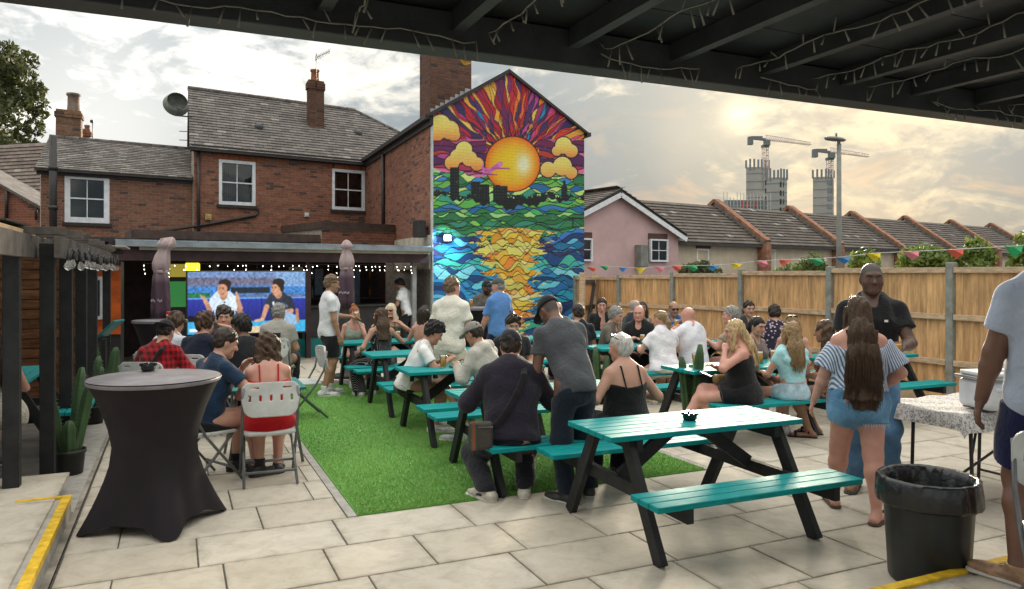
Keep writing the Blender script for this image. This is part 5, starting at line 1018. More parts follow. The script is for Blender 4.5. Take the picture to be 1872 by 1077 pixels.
def surf_net(F, lo, h):
    S = F < 0; n = F.shape; cnt = np.zeros((n[0]-1, n[1]-1, n[2]-1), np.int8)
    for c in CRN: cnt += S[c[0]:n[0]-1+c[0], c[1]:n[1]-1+c[1], c[2]:n[2]-1+c[2]]
    act = np.argwhere((cnt > 0) & (cnt < 8)); idx = np.full(cnt.shape, -1, np.int32); idx[tuple(act.T)] = np.arange(len(act))
    vals = np.stack([F[act[:, 0]+c[0], act[:, 1]+c[1], act[:, 2]+c[2]] for c in CRN], 1); P = np.zeros((len(act), 3)); w = np.zeros(len(act))
    for a, b in EDG:
        va, vb = vals[:, a], vals[:, b]; m = (va < 0) != (vb < 0); t = np.where(m, va/np.where(m, va-vb, 1), 0)[:, None]; P += np.where(m[:, None], CRN[a]*(1-t)+CRN[b]*t, 0); w += m
    V = lo+h*(act+P/w[:, None]); Q = []
    for ax in range(3):
        o1, o2 = [(1, 2), (2, 0), (0, 1)][ax]; d = [0, 0, 0]; d[ax] = 1; A = S[:n[0]-d[0], :n[1]-d[1], :n[2]-d[2]]; B = S[d[0]:, d[1]:, d[2]:]
        e = np.argwhere(A != B); e = e[(e[:, o1] > 0) & (e[:, o2] > 0) & (e[:, o1] < n[o1]-1) & (e[:, o2] < n[o2]-1)]
        if not len(e): continue
        q = []
        for s1, s2 in ((-1, -1), (0, -1), (0, 0), (-1, 0)): f = e.copy(); f[:, o1] += s1; f[:, o2] += s2; q.append(idx[tuple(f.T)])
        q = np.stack(q, 1); fl = B[tuple(e.T)]; q[fl] = q[fl][:, ::-1]; Q.append(q)
    return V, np.concatenate(Q)
def sdf_obj(name, parts, m, parent, col=None):               # parts: list of (V, Q); one mesh
    V = np.concatenate([p[0] for p in parts]); o = 0; Qs = []
    for p in parts: Qs.append(p[1]+o); o += len(p[0])
    me = bpy.data.meshes.new(name); np_mesh(me, V, np.concatenate(Qs), True)
    if col is not None: vcol(me, col)
    return link(name, me, m, parent)
def skin_mat():
    t = NT('skin'); a = t.N('ShaderNodeAttribute'); a.attribute_name = 'Col'; v = t.co('Object'); n = t.noise(v, 9, 4, .6)
    c = t.mix(1.0, a.outputs['Color'], t.mix(t.ramp(n, .3, .7), (.86, .80, .78), (1.05, 1.03, 1.02)), 'MULTIPLY'); t.L(c, t.b.inputs['Base Color']); t.b.inputs['Roughness'].default_value = .5
    t.b.inputs['Subsurface Weight'].default_value = .12; t.b.inputs['Subsurface Radius'].default_value = (.012, .005, .003); t.b.inputs['Subsurface Scale'].default_value = .6; t.bump(t.noise(v, 90, 3), .08, .004); return t.m
M_skin = skin_mat()
SK = {'pale': (.56, .34, .26), 'pink': (.58, .31, .24), 'fair': (.50, .29, .21), 'tan': (.40, .22, .145), 'brown': (.17, .085, .055), 'dark': (.105, .056, .037), 'mid': (.28, .15, .095)}
HC_ = {'black': (.012, .010, .009), 'dark': (.030, .019, .013), 'brown': (.070, .040, .022), 'lbrown': (.15, .095, .055), 'blonde': (.50, .36, .19), 'platinum': (.66, .56, .40), 'grey': (.25, .24, .23), 'silver': (.55, .53, .49), 'ginger': (.26, .09, .03), 'dirty': (.27, .18, .09), 'white': (.7, .69, .66)}
def hair_mat(c):
    k = 'hair_'+c
    if k in MATS: return MATS[k]
    t = NT(k); col = HC_[c]; v = t.co('Object', (1, 1, .12)); n = t.noise(v, 150, 3, .6); n2 = t.noise(t.co('Object'), 14, 3)
    cc = t.mix(t.ramp(n, .35, .65), tuple(x*.55 for x in col), tuple(min(1, x*1.35) for x in col)); cc = t.mix(t.mth('MULTIPLY', t.ramp(n2, .5, .7), .35), cc, tuple(min(1, x*1.5) for x in col)); t.L(cc, t.b.inputs['Base Color']); t.b.inputs['Roughness'].default_value = .42; t.b.inputs['Specular IOR Level'].default_value = .35; t.bump(n, .7, .01); MATS[k] = t.m; return t.m
def cloth(c, pat=None):
    k = 'cloth_%s_%s' % (c if isinstance(c, str) else '_'.join('%.2f' % x for x in c), pat)
    if k in MATS: return MATS[k]
    t = NT(k); col = hexc(c) if isinstance(c, str) else c; v = t.co('Object'); n = t.noise(v, 7, 4, .6); base = t.mix(t.ramp(n, .3, .7), tuple(x*.80 for x in col), tuple(min(1, x*1.06) for x in col)); sp = t.N('ShaderNodeSeparateXYZ'); t.L(v, sp.inputs[0]); X, Y, Z = sp.outputs
    def stripe(a, f, lo=.0, hi=.5): return t.mth('GREATER_THAN', t.mth('SINE', t.mth('MULTIPLY', a, f)), lo)
    if pat == 'check':
        a = stripe(t.mth('ADD', X, Y), 95); b = stripe(Z, 95); base = t.mix(t.mth('MULTIPLY', t.mth('ADD', a, b), .42), base, (.02, .004, .006))
    elif pat == 'pin': base = t.mix(stripe(t.mth('ADD', X, t.mth('MULTIPLY', Y, .7)), 330, .90), base, (.30, .30, .30))
    elif pat == 'stripe': base = t.mix(stripe(t.mth('ADD', t.mth('MULTIPLY', X, 1.0), t.mth('ADD', t.mth('MULTIPLY', Y, .6), t.mth('MULTIPLY', Z, .25))), 330, .1), base, (.10, .17, .30))
    elif pat in ('leopard', 'floral'):
        vr = t.N('ShaderNodeTexVoronoi'); vr.inputs['Scale'].default_value = 34 if pat == 'leopard' else 22; t.L(v, vr.inputs['Vector']); d = vr.outputs['Distance']
        if pat == 'leopard': m = t.mth('MULTIPLY', t.mth('GREATER_THAN', d, .22), t.mth('LESS_THAN', d, .48)); base = t.mix(m, base, (.035, .015, .010))
        else: m = t.mth('LESS_THAN', d, .30); base = t.mix(m, base, (.55, .45, .55)); base = t.mix(t.mth('LESS_THAN', d, .12), base, (.45, .08, .15))
    elif pat == 'denim': base = t.mix(t.ramp(t.noise(v, 4, 3), .45, .7), base, tuple(min(1, x*1.9) for x in col))
    elif pat == 'lace': base = t.mix(t.ramp(t.noise(v, 60, 3), .45, .6), tuple(x*.7 for x in col), base)
    t.L(base, t.b.inputs['Base Color']); t.b.inputs['Roughness'].default_value = .85; t.b.inputs['Sheen Weight'].default_value = .15; t.b.inputs['Specular IOR Level'].default_value = .25
    bn = t.mth('ADD', t.mth('MULTIPLY', t.noise(v, 13, 4, .6, 1.2), 1.0), t.mth('MULTIPLY', t.noise(v, 300, 2), .12)); t.bump(bn, .55, .03); MATS[k] = t.m; return t.m
def Rx(a): c, s = math.cos(a), math.sin(a); return np.array([[1, 0, 0], [0, c, -s], [0, s, c]])
def Ry(a): c, s = math.cos(a), math.sin(a); return np.array([[c, 0, s], [0, 1, 0], [-s, 0, c]])
def Rz(a): c, s = math.cos(a), math.sin(a); return np.array([[c, -s, 0], [s, c, 0], [0, 0, 1]])
def ik(a, t, l1, l2, pole):
    a, t = np.asarray(a, float), np.asarray(t, float); d = t-a; L = np.linalg.norm(d); m = (l1+l2)*.998
    if L > m: t = a+d*(m/L); d = t-a; L = m
    L = max(L, abs(l1-l2)+.02); u = d/L; p = np.asarray(pole, float); p = p-u*(p @ u); p = nz(p); x = (l1*l1-l2*l2+L*L)/(2*L); hh = math.sqrt(max(0, l1*l1-x*x)); return a+u*x+p*hh, t
def cutp(o, n): return (np.asarray(o, float), nz(n))
PEOPLE = []
def person(label, X, Y, yaw, h=1.75, f=False, seat=None, lean=0, side=0, twist=0, head=(0, 0), hl=None, hr=None, fl=None, fr=None, top=('tee', 'ffffff'), bot=('trousers', '202020'), shoe='303030', hair=('short', 'brown'), skin='fair', girth=1.0, z=0.0, cap=None, beard=None, curl=.5, res=None, specs=None, glasses=None, bag=None, sleeve=None, group=None, polel=None, poler=None, hdl=None, hdr=None, age=0, sock=None, sunh=None):
    s = h/1.75; dist = math.hypot(X, Y); g = .0085 if dist < 5.5 else .0095 if dist < 7 else .012 if dist < 9.5 else .0145
    if res: g = res
    gf = min(.0075, max(.0048, g*.55))
    E = empty('person', (X, Y, z), -R(yaw), label, 'person', group, scale=s)
    A = lambda *v: np.array(v, float)
    P = A(0, 0, .955) if seat is None else A(0, 0, seat/s+.095)
    RL = Rz(R(twist)) @ Ry(R(side)) @ Rx(-R(lean)); T = lambda *v: P+RL @ A(*v)
    shw = .148 if f else .170; G1 = girth; hipw = .085
    waist, chest, nb = T(0, 0, .14), T(0, .005, .33), T(0, -.012, .495); S = {1: T(shw, -.012, .425), -1: T(-shw, -.012, .425)}
    RH = Rz(R(twist*.6)) @ Ry(R(side*.4)) @ Rx(-R(lean*.45)) @ Rz(-R(head[0])) @ Rx(R(head[1])); HCn = nb+RL @ A(0, .022, .085)+RH @ A(0, .012, .075); Hd = lambda *v: HCn+RH @ A(*v)
    hip = {1: P+Rz(R(twist*.3)) @ A(hipw, 0, -.03), -1: P+Rz(R(twist*.3)) @ A(-hipw, 0, -.03)}
    ft = {}; KN = {}; AN = {}; TO = {}; EL = {}; WR = {}
    for sg, tf in ((1, fr), (-1, fl)):
        if tf is None: tf = (sg*.115, 0.0, 0) if seat is None else (sg*.13, .40, 0)
        tf = tuple(tf)+(0,)*(4-len(tf)); ft[sg] = tf                     # x, y, z, toe angle
        an = A(tf[0], tf[1]-.04, tf[2]+.085); KN[sg], AN[sg] = ik(hip[sg], an, .435, .425, A(sg*.12, 1, .15 if seat is None else .9)); ta = R(tf[3] if tf[3] else sg*12); fd = A(math.sin(ta), math.cos(ta), 0); TO[sg] = (AN[sg]+fd*.155+A(0, 0, -.055), fd)
    for sg, th_, pl in ((1, hr, poler), (-1, hl, polel)):
        if th_ is None: th_ = (sg*(shw+.075*G1), .03, .83) if seat is None else (sg*.13, .30, P[2]+.12)
        EL[sg], WR[sg] = ik(S[sg], A(*th_), .285, .25, RL @ A(sg*.55, -.6, -.55) if pl is None else A(*pl))
    ar = (.85 if f else 1.0)*(1+(G1-1)*.6)
    front = RL @ A(0, 1, 0)
    # ---------------- skin
    B = Field(); tw = (.150, .125, .150, .125) if f else (.150, .142, .170, .135); tw = [q*(1+(G1-1)*(1.0 if i < 2 else .75)) for i, q in enumerate(tw)]
    fl_ = .70+(G1-1)*.35; hipr = tw[0]*(1.08 if f else 1.0)
    sc = [] if seat is None else [cutp((0, 0, seat/s+.004), (0, 0, -1))]
    def torso(F_, t_, lowcut=None, hicut=None):
        lowcut = (sc+[lowcut] if lowcut else sc) or None
        F_.cone(P+RL @ A(0, -.01, -.04), waist, hipr+t_*1.9, tw[1]+t_*1.3, fl_+.04, front, .05, lowcut); c2 = hicut
        F_.cone(waist, chest, tw[1]+t_, tw[2]+t_, fl_, front, .05, c2); F_.cone(chest, T(0, -.015, .43), tw[2]+t_, tw[3]*.9+t_, fl_-.04, front, .05, c2)
        if f and not (hicut and t_ < .001):
            for q in (-1, 1): F_.ell(T(q*.068*G1**.5, .085*G1, .285), np.array((.068, .062, .066))*G1**.7+t_, RL, .03, c2)
        if G1 > 1.12: F_.ell(T(0, .05*G1, .10), (.135*G1+t_, .115*G1+t_, .13*G1+t_), RL, .05, lowcut)
    torso(B, 0)
    for q in (-1, 1):
        B.cone(T(q*.035, -.02, .470), S[q], .044*ar, .054*ar, 1, None, .05); B.cone(S[q], EL[q], .052*ar, .043*ar, 1, None, .03); m = EL[q]+(WR[q]-EL[q])*.3; B.cone(EL[q], m, .043*ar, .042*ar, 1, None, .02); B.cone(m, WR[q], .042*ar, .027*ar, 1, None, .02)
        lr = (1.02 if f else 1.0)*(1+(G1-1)*.7)
        sq = sc if seat is not None and KN[q][2] > seat/s-.03 else []; B.cone(hip[q], KN[q], .092*lr, .060*lr, 1, None, .04, sq or None); sh_ = AN[q]-KN[q]; bk = nz(np.cross(np.cross(sh_, KN[q]-hip[q]), sh_)) if np.linalg.norm(np.cross(sh_, KN[q]-hip[q])) > .01 else A(0, -1, 0); cm = KN[q]+sh_*.32-bk*.016
        if seat is None: cm = KN[q]+sh_*.30+A(0, -.016, 0)
        B.cone(KN[q], cm, .056*lr, .058*lr, 1, None, .03); B.cone(cm, AN[q], .056*lr, .036, 1, None, .03)
        tp, fd = TO[q]; hl_ = AN[q]-fd*.045+A(0, 0, -.05); B.cone(hl_, tp, .036, .028, .75, A(0, 0, 1), .03); B.cone(tp-fd*.04, tp+fd*.03, .036, .022, .6, A(0, 0, 1), .02); B.cone(AN[q], hl_, .036, .034, 1, None, .02)
    B.cone(T(0, -.02, .44), HCn+RH @ A(0, -.018, -.03), .062*(.86 if f else 1.0)*G1**.4, .052*(.86 if f else 1.0)*G1**.4, 1, None, .04)
    parts = [B.mesh(g)]
    # ---------------- head
    H = Field(); hs = .96 if f else 1.0; fat = 1+(G1-1)*.35
    H.ell(Hd(0, -.014, .032), (.074*hs, .093*hs, .086), RH, .03); H.cone(Hd(0, .018, -.012), Hd(0, .056, -.088*hs), .066*hs*fat, (.030 if f else .036)*fat, 1, None, .045); H.cone(Hd(-.030*fat, .03, -.075*hs), Hd(.030*fat, .03, -.075*hs), .032*fat, .032*fat, 1, None, .04)
    H.cone(Hd(-.032, .072, .026), Hd(.032, .072, .026), .013, .013, 1, None, .025); H.cone(Hd(0, .083, .010), Hd(0, .106, -.028), .008, .0125, 1, None, .016)
    for q in (-1, 1):
        H.ell(Hd(q*.031, .090, .008), (.017, .012, .010), RH, .016, None, True); H.ell(Hd(q*.031, .071, .007), (.0125, .012, .0095), RH, .003); H.ell(Hd(q*.045*fat, .055, -.030), (.022, .02, .022), RH, .03); H.ell(Hd(q*.0735*hs, -.008, -.004), (.011, .021, .033), RH @ Rz(q*.35), .008); H.cone(Hd(q*.010, .096, -.031), Hd(q*.014, .090, -.031), .007, .006, 1, None, .008)
    H.cone(Hd(-.017, .0835, -.056), Hd(.017, .0835, -.056), .0065, .0065, 1, None, .006); H.cone(Hd(-.013, .0825, -.067), Hd(.013, .0825, -.067), .0075, .0075, 1, None, .006); H.ell(Hd(0, .064, -.095*hs), (.022, .02, .016), RH, .02); H.cone(Hd(0, -.02, -.03), nb+RL @ A(0, .0, .02), .053*(.86 if f else 1.0)*G1**.4, .055*(.86 if f else 1.0)*G1**.4, 1, None, .04)
    hv = H.mesh(gf); parts.append(hv)
    # ---------------- hands
    for q in (-1, 1):
        hd_ = {1: hdr, -1: hdl}[q]; hd = nz(WR[q]-EL[q]) if hd_ is None else nz(A(*hd_)); wz = math.hypot(hd[0], hd[1]); pn = nz(A(-q*(1-wz)*1.0, 0, -wz)-0*hd); pn = nz(pn-hd*(pn @ hd)); thd = nz(np.cross(hd, pn))*q; W = WR[q]; Hf = Field(); hsc = .92 if f else 1.02; sd = thd
        Hf.cone(W-hd*.03, W+hd*.02*hsc, .027*ar, .026*hsc, .8, pn, .02); Hf.cone(W+hd*.02*hsc+sd*.012, W+hd*.078*hsc+sd*.020, .022*hsc, .021*hsc, .60, pn, .015); Hf.cone(W+hd*.02*hsc-sd*.010, W+hd*.074*hsc-sd*.020, .022*hsc, .020*hsc, .60, pn, .015)
        for i, (of, L) in enumerate(((.030, .066), (.0105, .075), (-.0095, .070), (-.029, .054))):
            b0 = W+hd*(.086-.004*abs(i-1))*hsc+sd*of*hsc; c1 = curl*(.55+.08*i); d1 = hd*math.cos(c1)+pn*math.sin(c1)+sd*(of*1.2*(1-curl)); m1 = b0+d1*L*.5*hsc; c2 = c1+curl*1.1; d2 = hd*math.cos(c2)+pn*math.sin(c2); e1_ = m1+d2*L*.52*hsc; Hf.cone(b0-hd*.02, m1, .0098*hsc, .0088*hsc, 1, None, .004); Hf.cone(m1, e1_, .0086*hsc, .0068*hsc, 1, None, .003)
        t0 = W+hd*.022*hsc+sd*.024*hsc; t1 = t0+(hd*.55+sd*.65+pn*.35*curl)*.045*hsc; t2 = t1+(hd*.85+sd*.25+pn*.5*curl)*.034*hsc; Hf.cone(t0, t1, .014*hsc, .0105*hsc, 1, None, .012); Hf.cone(t1, t2, .0103*hsc, .0078*hsc, 1, None, .004)
        parts.append(Hf.mesh(min(.0055, gf)))
    V = np.concatenate([p[0] for p in parts]); base = np.array(SK[skin]); C = np.tile(base, (len(V), 1)); n0 = len(parts[0][0]); n1 = n0+len(hv[0])
    L_ = (V[n0:n1]-HCn) @ RH; x, y, zz = L_.T; ax = np.abs(x); c = C[n0:n1]; hcol = np.array(HC_[hair[1]])
    def blend(m, col, k=1.0): c[:] = c*(1-(m*k)[:, None])+np.array(col)*(m*k)[:, None]
    sm = lambda v, lo, hi: np.clip((v-lo)/(hi-lo), 0, 1)
    blend(sm(.030, 0, .03)*(1-sm(np.hypot(ax-.045, zz+.03), .012, .035))*(y > .02), base*np.array([1.18, .82, .80]), .55)
    blend(((ax < .024) & (y > .070) & (zz < -.049) & (zz > -.073)).astype(float), base*np.array([.95, .55, .55]) if skin not in ('dark', 'brown') else base*np.array([1.25, .8, .85]), .8)
    if hair[0] in ('crop', 'balding', 'fade') or cap:
        hm = 1/(1+np.exp(-np.clip((zz-.066-.95*(y-.080))/.004, -30, 30)))*(zz > -.065)/(1+np.exp(-np.clip((zz+.055)/.006, -30, 30)))*(np.hypot((y+.008)/.02, (zz+.004)/.034) > 1.0)
        if hair[0] == 'balding': hm = hm*(zz < .055)
        blend(hm, hcol*1.1+.012, .55 if hair[0] == 'fade' else .80)
    if beard: blend(((y > .0) & (zz < -.028-.9*np.clip(.02-y, 0, 1)) & ((np.hypot(ax/1.15, zz+.060) > .021) | (zz > -.045)) & ~((ax < .02) & (zz > -.038)) & (ax > -1)).astype(float)*(zz < -.022), HC_[beard[0]], beard[1])
    blend(((np.abs(zz-.0245-.10*np.clip(ax-.03, 0, 1)+.18*np.clip(ax-.045, 0, 1)) < .0048) & (ax > .013) & (ax < .052) & (y > .05)).astype(float), np.minimum(hcol*.8, base*.5), .85)
    eye = (np.hypot((ax-.031)/.0125, (zz-.007)/.0068) < 1) & (y > .058); blend(eye.astype(float), tuple(.12+.55*base[0] for _ in range(3)), .85); blend(((np.hypot(ax-.031, zz-.007) < .0062) & (y > .058)).astype(float), (.03, .02, .015), 1.0); blend((np.abs(np.hypot((ax-.031)/.0135, (zz-.007)/.0075)-1.05) < .12)*(zz > .006)*(y > .055)*1.0, (.03, .02, .02), .7)
    bo_ = sdf_obj('body', parts, M_skin, E, C)
    # ---------------- clothes
    def garment(name, F_, m, wr=.006, gg=None, sd=0): 
        if not F_.p: return None
        v = F_.mesh(gg or g, wr, sd+int(abs(X*100))+int(abs(Y*37)), 24); return sdf_obj(name, [v], m, E)
    sdn = len(PEOPLE)
    kind, colr = top[0], top[1]; pat = top[2] if len(top) > 2 else None; Mt = cloth(colr, pat); F_ = Field(); t_ = .017*(1.25 if kind in ('hoodie', 'sweater') else 1)
    hem = cutp(P+RL @ A(0, 0, -.13 if seat is None else -.085), RL @ A(0, 0, -1))
    if kind in ('tee', 'polo', 'sweater', 'hoodie'):
        torso(F_, t_, hem); fr_ = {'tee': .62, 'polo': .60}.get(kind, 1.0); 
        if sleeve: fr_ = sleeve
        for q in (-1, 1):
            F_.cone(T(q*.05, -.02, .452), S[q], .046*ar+t_*.5, .054*ar+t_*.5, 1, None, .05)
            if fr_ < 1: e = S[q]+(EL[q]-S[q])*(fr_+.25); F_.cone(S[q], e, .053*ar+t_*.6, .054*ar+t_*1.2, 1, None, .03, cutp(S[q]+(EL[q]-S[q])*fr_, EL[q]-S[q]))
            else:
                F_.cone(S[q], EL[q], .053*ar+t_*.6, .046*ar+t_, 1, None, .03); F_.cone(EL[q], EL[q]+(WR[q]-EL[q])*.94, .048*ar+t_, .030*ar+t_*.8, 1, None, .03, cutp(EL[q]+(WR[q]-EL[q])*.92, WR[q]-EL[q]))
        if kind == 'hoodie': F_.cone(T(-.07, -.07, .49), T(.07, -.07, .49), .055, .055, 1, None, .04); F_.cone(T(0, -.08, .44), T(0, -.07, .38), .06, .05, 1, None, .04)
        if kind == 'polo': F_.cone(T(-.05, .025, .505), T(.05, .025, .505), .022, .022, 1, None, .03); F_.cone(T(-.06, -.03, .515), T(.06, -.03, .515), .03, .03, 1, None, .03)
        F_.cone(T(0, .03, .56), T(0, .085, .48), .052, .042, 1, None, .02, None, True)
    elif kind in ('tank', 'dress', 'cami', 'crop', 'offsh'):
        lo_ = cutp(P+RL @ A(0, 0, .05), RL @ A(0, 0, -1)) if kind == 'offsh' else hem if kind != 'crop' else cutp(P+RL @ A(0, 0, .10), RL @ A(0, 0, -1)); hz = .345 if kind in ('cami', 'dress') else .365; hic = [cutp(T(0, 0, hz), RL @ A(0, -.35 if kind in ('cami', 'dress') else 0, 1))]
        if kind == 'crop': F_.cone(T(0, 0, .12), chest, tw[1]+t_, tw[2]+t_, fl_, front, .05, [lo_]+hic); F_.cone(chest, T(0, -.015, .43), tw[2]+t_, tw[3]*.9+t_, fl_-.04, front, .05, hic); [F_.ell(T(q*.068, .085, .285), (.07, .065, .07), RL, .03, hic) for q in (-1, 1)]
        else: torso(F_, t_*.8, lo_, hic)
        if kind in ('tank', 'crop'):
            for q in (-1, 1): w_ = .030 if kind == 'tank' else .045; F_.cone(T(q*.105, .085, .36), T(q*.105, -.0, .475), w_, w_*.9, .5, None, .02); F_.cone(T(q*.105, 0, .475), T(q*.105, -.085, .36), w_*.9, w_, .5, None, .02)
            if kind == 'crop':
                for q in (-1, 1): F_.cone(S[q], S[q]+(EL[q]-S[q])*.3, .068*ar, .064*ar, 1, None, .03)
        elif kind in ('cami', 'dress'):
            fs = Field(); bk_ = -(tw[2]*(fl_+.02)+.016); [(fs.cone(T(q*.095, -bk_*1.1, .33), T(q*.085, .045, .478+.02*(G1-1)), .0075, .0075, 1, None, .004), fs.cone(T(q*.085, .045, .478+.02*(G1-1)), T(q*.085, -.075-.10*(G1-1), .472+.05*(G1-1)), .0075, .0075, 1, None, .004), fs.cone(T(q*.085, -.075-.10*(G1-1), .472+.05*(G1-1)), T(q*.08, bk_, .29), .0075, .0075, 1, None, .004)) for q in (-1, 1)]; sdf_obj('strap', [fs.mesh(.005)], Mt, E)
        elif kind == 'offsh':
            for q in (-1, 1): e = S[q]+(EL[q]-S[q])*.2; F_.cone(e, S[q]+(EL[q]-S[q])*.95, .075*ar, .105*ar, 1, None, .03, [cutp(S[q]+(EL[q]-S[q])*.80, EL[q]-S[q]), cutp(S[q]+(EL[q]-S[q])*.12, S[q]-EL[q])])
    if F_.p: garment('top', F_, Mt, .007 if kind not in ('cami', 'dress', 'tank') else .004, None, sdn)
    kind, colr = bot[0], bot[1]; pat = bot[2] if len(bot) > 2 else None; Mb = cloth(colr, pat); F_ = Field()
    unt = top[0] in ('tee', 'polo', 'sweater', 'hoodie'); wc = cutp(P+RL @ A(0, 0, (-.09 if seat is None else -.045) if unt else .085), RL @ A(0, 0, 1)); lc = ([wc] if unt else [])+(sc if seat is not None and min(KN[1][2], KN[-1][2]) > seat/s-.03 else [])
    if kind != 'none':
        F_.cone(P+RL @ A(0, -.01, -.05), waist, hipr+.010, tw[1]+.008, fl_+.04, front, .05, sc+[wc]); lr = (1.02 if f else 1.0)*(1+(G1-1)*.7)
        for q in (-1, 1):
            if kind in ('shorts', 'short', 'jorts'):
                fq = {'shorts': .86, 'short': .34, 'jorts': .42}[kind]; e = hip[q]+(KN[q]-hip[q])*(fq+.2); F_.cone(hip[q], e, .092*lr+.018, .075*lr+.030, 1, None, .05, lc+[cutp(hip[q]+(KN[q]-hip[q])*fq, KN[q]-hip[q])])
            elif kind in ('trousers', 'jeans', 'wide'):
                wd = .045 if kind == 'wide' else .027; F_.cone(hip[q], KN[q], .092*lr+.016, .060*lr+wd, 1, None, .05, lc or None); F_.cone(KN[q], AN[q]+A(0, 0, -.02), .058*lr+wd, .046+wd*1.2, 1, None, .03, cutp(AN[q]+A(0, 0, -.01), A(0, 0, -1)))
            elif kind == 'skirt': e = hip[q]+(KN[q]-hip[q])*.75; F_.cone(hip[q], e, .10*lr+.02, .085*lr+.025, 1, None, .12, sc+[cutp(hip[q]+(KN[q]-hip[q])*.55, KN[q]-hip[q])])
        if kind == 'skirt': F_.cone((hip[1]+hip[-1])/2, ((hip[1]+hip[-1])+(KN[1]+KN[-1]))/4, .11, .10, 1, None, .1, sc+[cutp(((hip[1]+hip[-1])*.45+(KN[1]+KN[-1])*.55)/2, KN[1]+KN[-1]-hip[1]-hip[-1])])
        garment('shorts' if kind in ('shorts', 'short', 'jorts') else 'skirt' if kind == 'skirt' else 'trousers', F_, Mb, .006, None, sdn+50)
        if kind == 'jorts':                                           # frayed white hem
            k = MB(); rr = random.Random(4)
            for q in (-1, 1):
                o_ = hip[q]+(KN[q]-hip[q])*.42; dn = nz(KN[q]-hip[q])
                for i in range(46): a_ = 6.283*i/46; rad = .088*lr+.027; p_ = o_+A(math.cos(a_), math.sin(a_), 0)*rad+A(0, 0, .012); L__ = rr.uniform(.02, .055); k.add([p_+A(-math.sin(a_), math.cos(a_), 0)*.004, p_-A(-math.sin(a_), math.cos(a_), 0)*.004, p_+dn*L__+A(rr.uniform(-.01, .01), rr.uniform(-.01, .01), 0)], [(0, 1, 2)])
            k.build('frayed_hem', cloth('b8c4cc'), E)
    # ---------------- shoes
    if shoe != 'bare':
        for q in (-1, 1):
            tp, fd = TO[q]; hl_ = AN[q]-fd*.05+A(0, 0, -.048); F_ = Field(); gl = max(-.0, ft[q][2]); zc = AN[q][2]-.085
            if shoe in ('sandal', 'sandaldark'):
                F_.cone(hl_+A(0, 0, -.030), tp+fd*.035+A(0, 0, -.020), .046, .048, .30, A(0, 0, 1), .01); F_.cone(tp-fd*.01-np.cross(fd, A(0, 0, 1))*.034+A(0, 0, -.005), tp-fd*.01+A(0, 0, .030), .018, .018, .7, A(0, 0, 1), .01); F_.cone(tp-fd*.01+np.cross(fd, A(0, 0, 1))*.034+A(0, 0, -.005), tp-fd*.01+A(0, 0, .030), .018, .018, .7, A(0, 0, 1), .01)
                if shoe == 'sandaldark': F_.cone(AN[q]+A(-.04, 0, -.02), AN[q]+A(.04, 0, -.02), .014, .014, 1, None, .01)
                garment('sandal', F_, cloth('5a4636' if shoe == 'sandal' else '2a1f1e'), 0, .0052)
            else:
                F_.cone(hl_, tp, .045, .038, .85, A(0, 0, 1), .03, cutp(A(0, 0, zc+.0), A(0, 0, -1))); F_.cone(tp-fd*.05, tp+fd*.035, .046, .034, .75, A(0, 0, 1), .02, cutp(A(0, 0, zc), A(0, 0, -1))); F_.cone(AN[q]+A(0, 0, -.005), hl_, .046, .044, 1, None, .03, [cutp(AN[q]+A(0, 0, .01), A(0, 0, 1))]); sh = garment('shoe', F_, mat('shoe_'+shoe, hexc(shoe), .5, .3, 16, .3, 60), .002, min(g, .009))
                F_ = Field(); F_.cone(hl_+A(0, 0, -.03), tp+fd*.03+A(0, 0, -.022), .049, .050, .38, A(0, 0, 1), .01, cutp(A(0, 0, zc), A(0, 0, -1))); v = F_.mesh(min(g, .009)); sdf_obj('sole', [v], mat('sole_w' if shoe not in ('1a1a1a', '202020', '8a6a4a') else 'sole_d', (.62, .60, .55) if shoe not in ('1a1a1a', '202020', '8a6a4a') else (.05, .045, .04), .7), sh)
    if shoe in ('c9c4b4', 'b08a6a', 'dedede', 'e0e0e0') and dist < 12:
        for q in (-1, 1):
            tp, fd = TO[q]; sdv = np.cross(fd, A(0, 0, 1)); F_ = Field(); m_ = tp*.45+(AN[q]-fd*.05+A(0, 0, -.048))*.55; [F_.cone(m_+sdv*.040*e_-fd*.035+A(0, 0, .012), m_+sdv*.038*e_+fd*.04+A(0, 0, .002), .013, .010, .6, sdv, .006) for e_ in (-1, 1)]; F_.cone(m_+fd*.01+A(0, 0, .034), m_+fd*.055+A(0, 0, .020), .020, .014, .6, A(0, 0, 1), .008); sdf_obj('shoe_panel', [F_.mesh(.0055)], mat('panel_'+shoe, (.035, .035, .045) if shoe == 'c9c4b4' else (.30, .20, .13) if shoe == 'b08a6a' else (.42, .43, .45), .6), E)
    if sock:
        [garment('sock', Field().cone(AN[q]+A(0, 0, .07), AN[q]+A(0, 0, -.03), .047, .043, 1, None, .01, cutp(AN[q]+A(0, 0, .07), A(0, 0, 1))), cloth(sock), .001) for q in (-1, 1)]
    # ---------------- hair
    st, hc = hair; F_ = Field(); line = lambda y0, z0, sl: cutp(Hd(0, y0, z0), RH @ A(0, sl, -1)); gh = min(g, .009); wr = .006
    dn = A(0, 0, -1); bkw = RL @ A(0, -1, 0)
    if st in ('crop', 'balding') and True: st = 'bald'
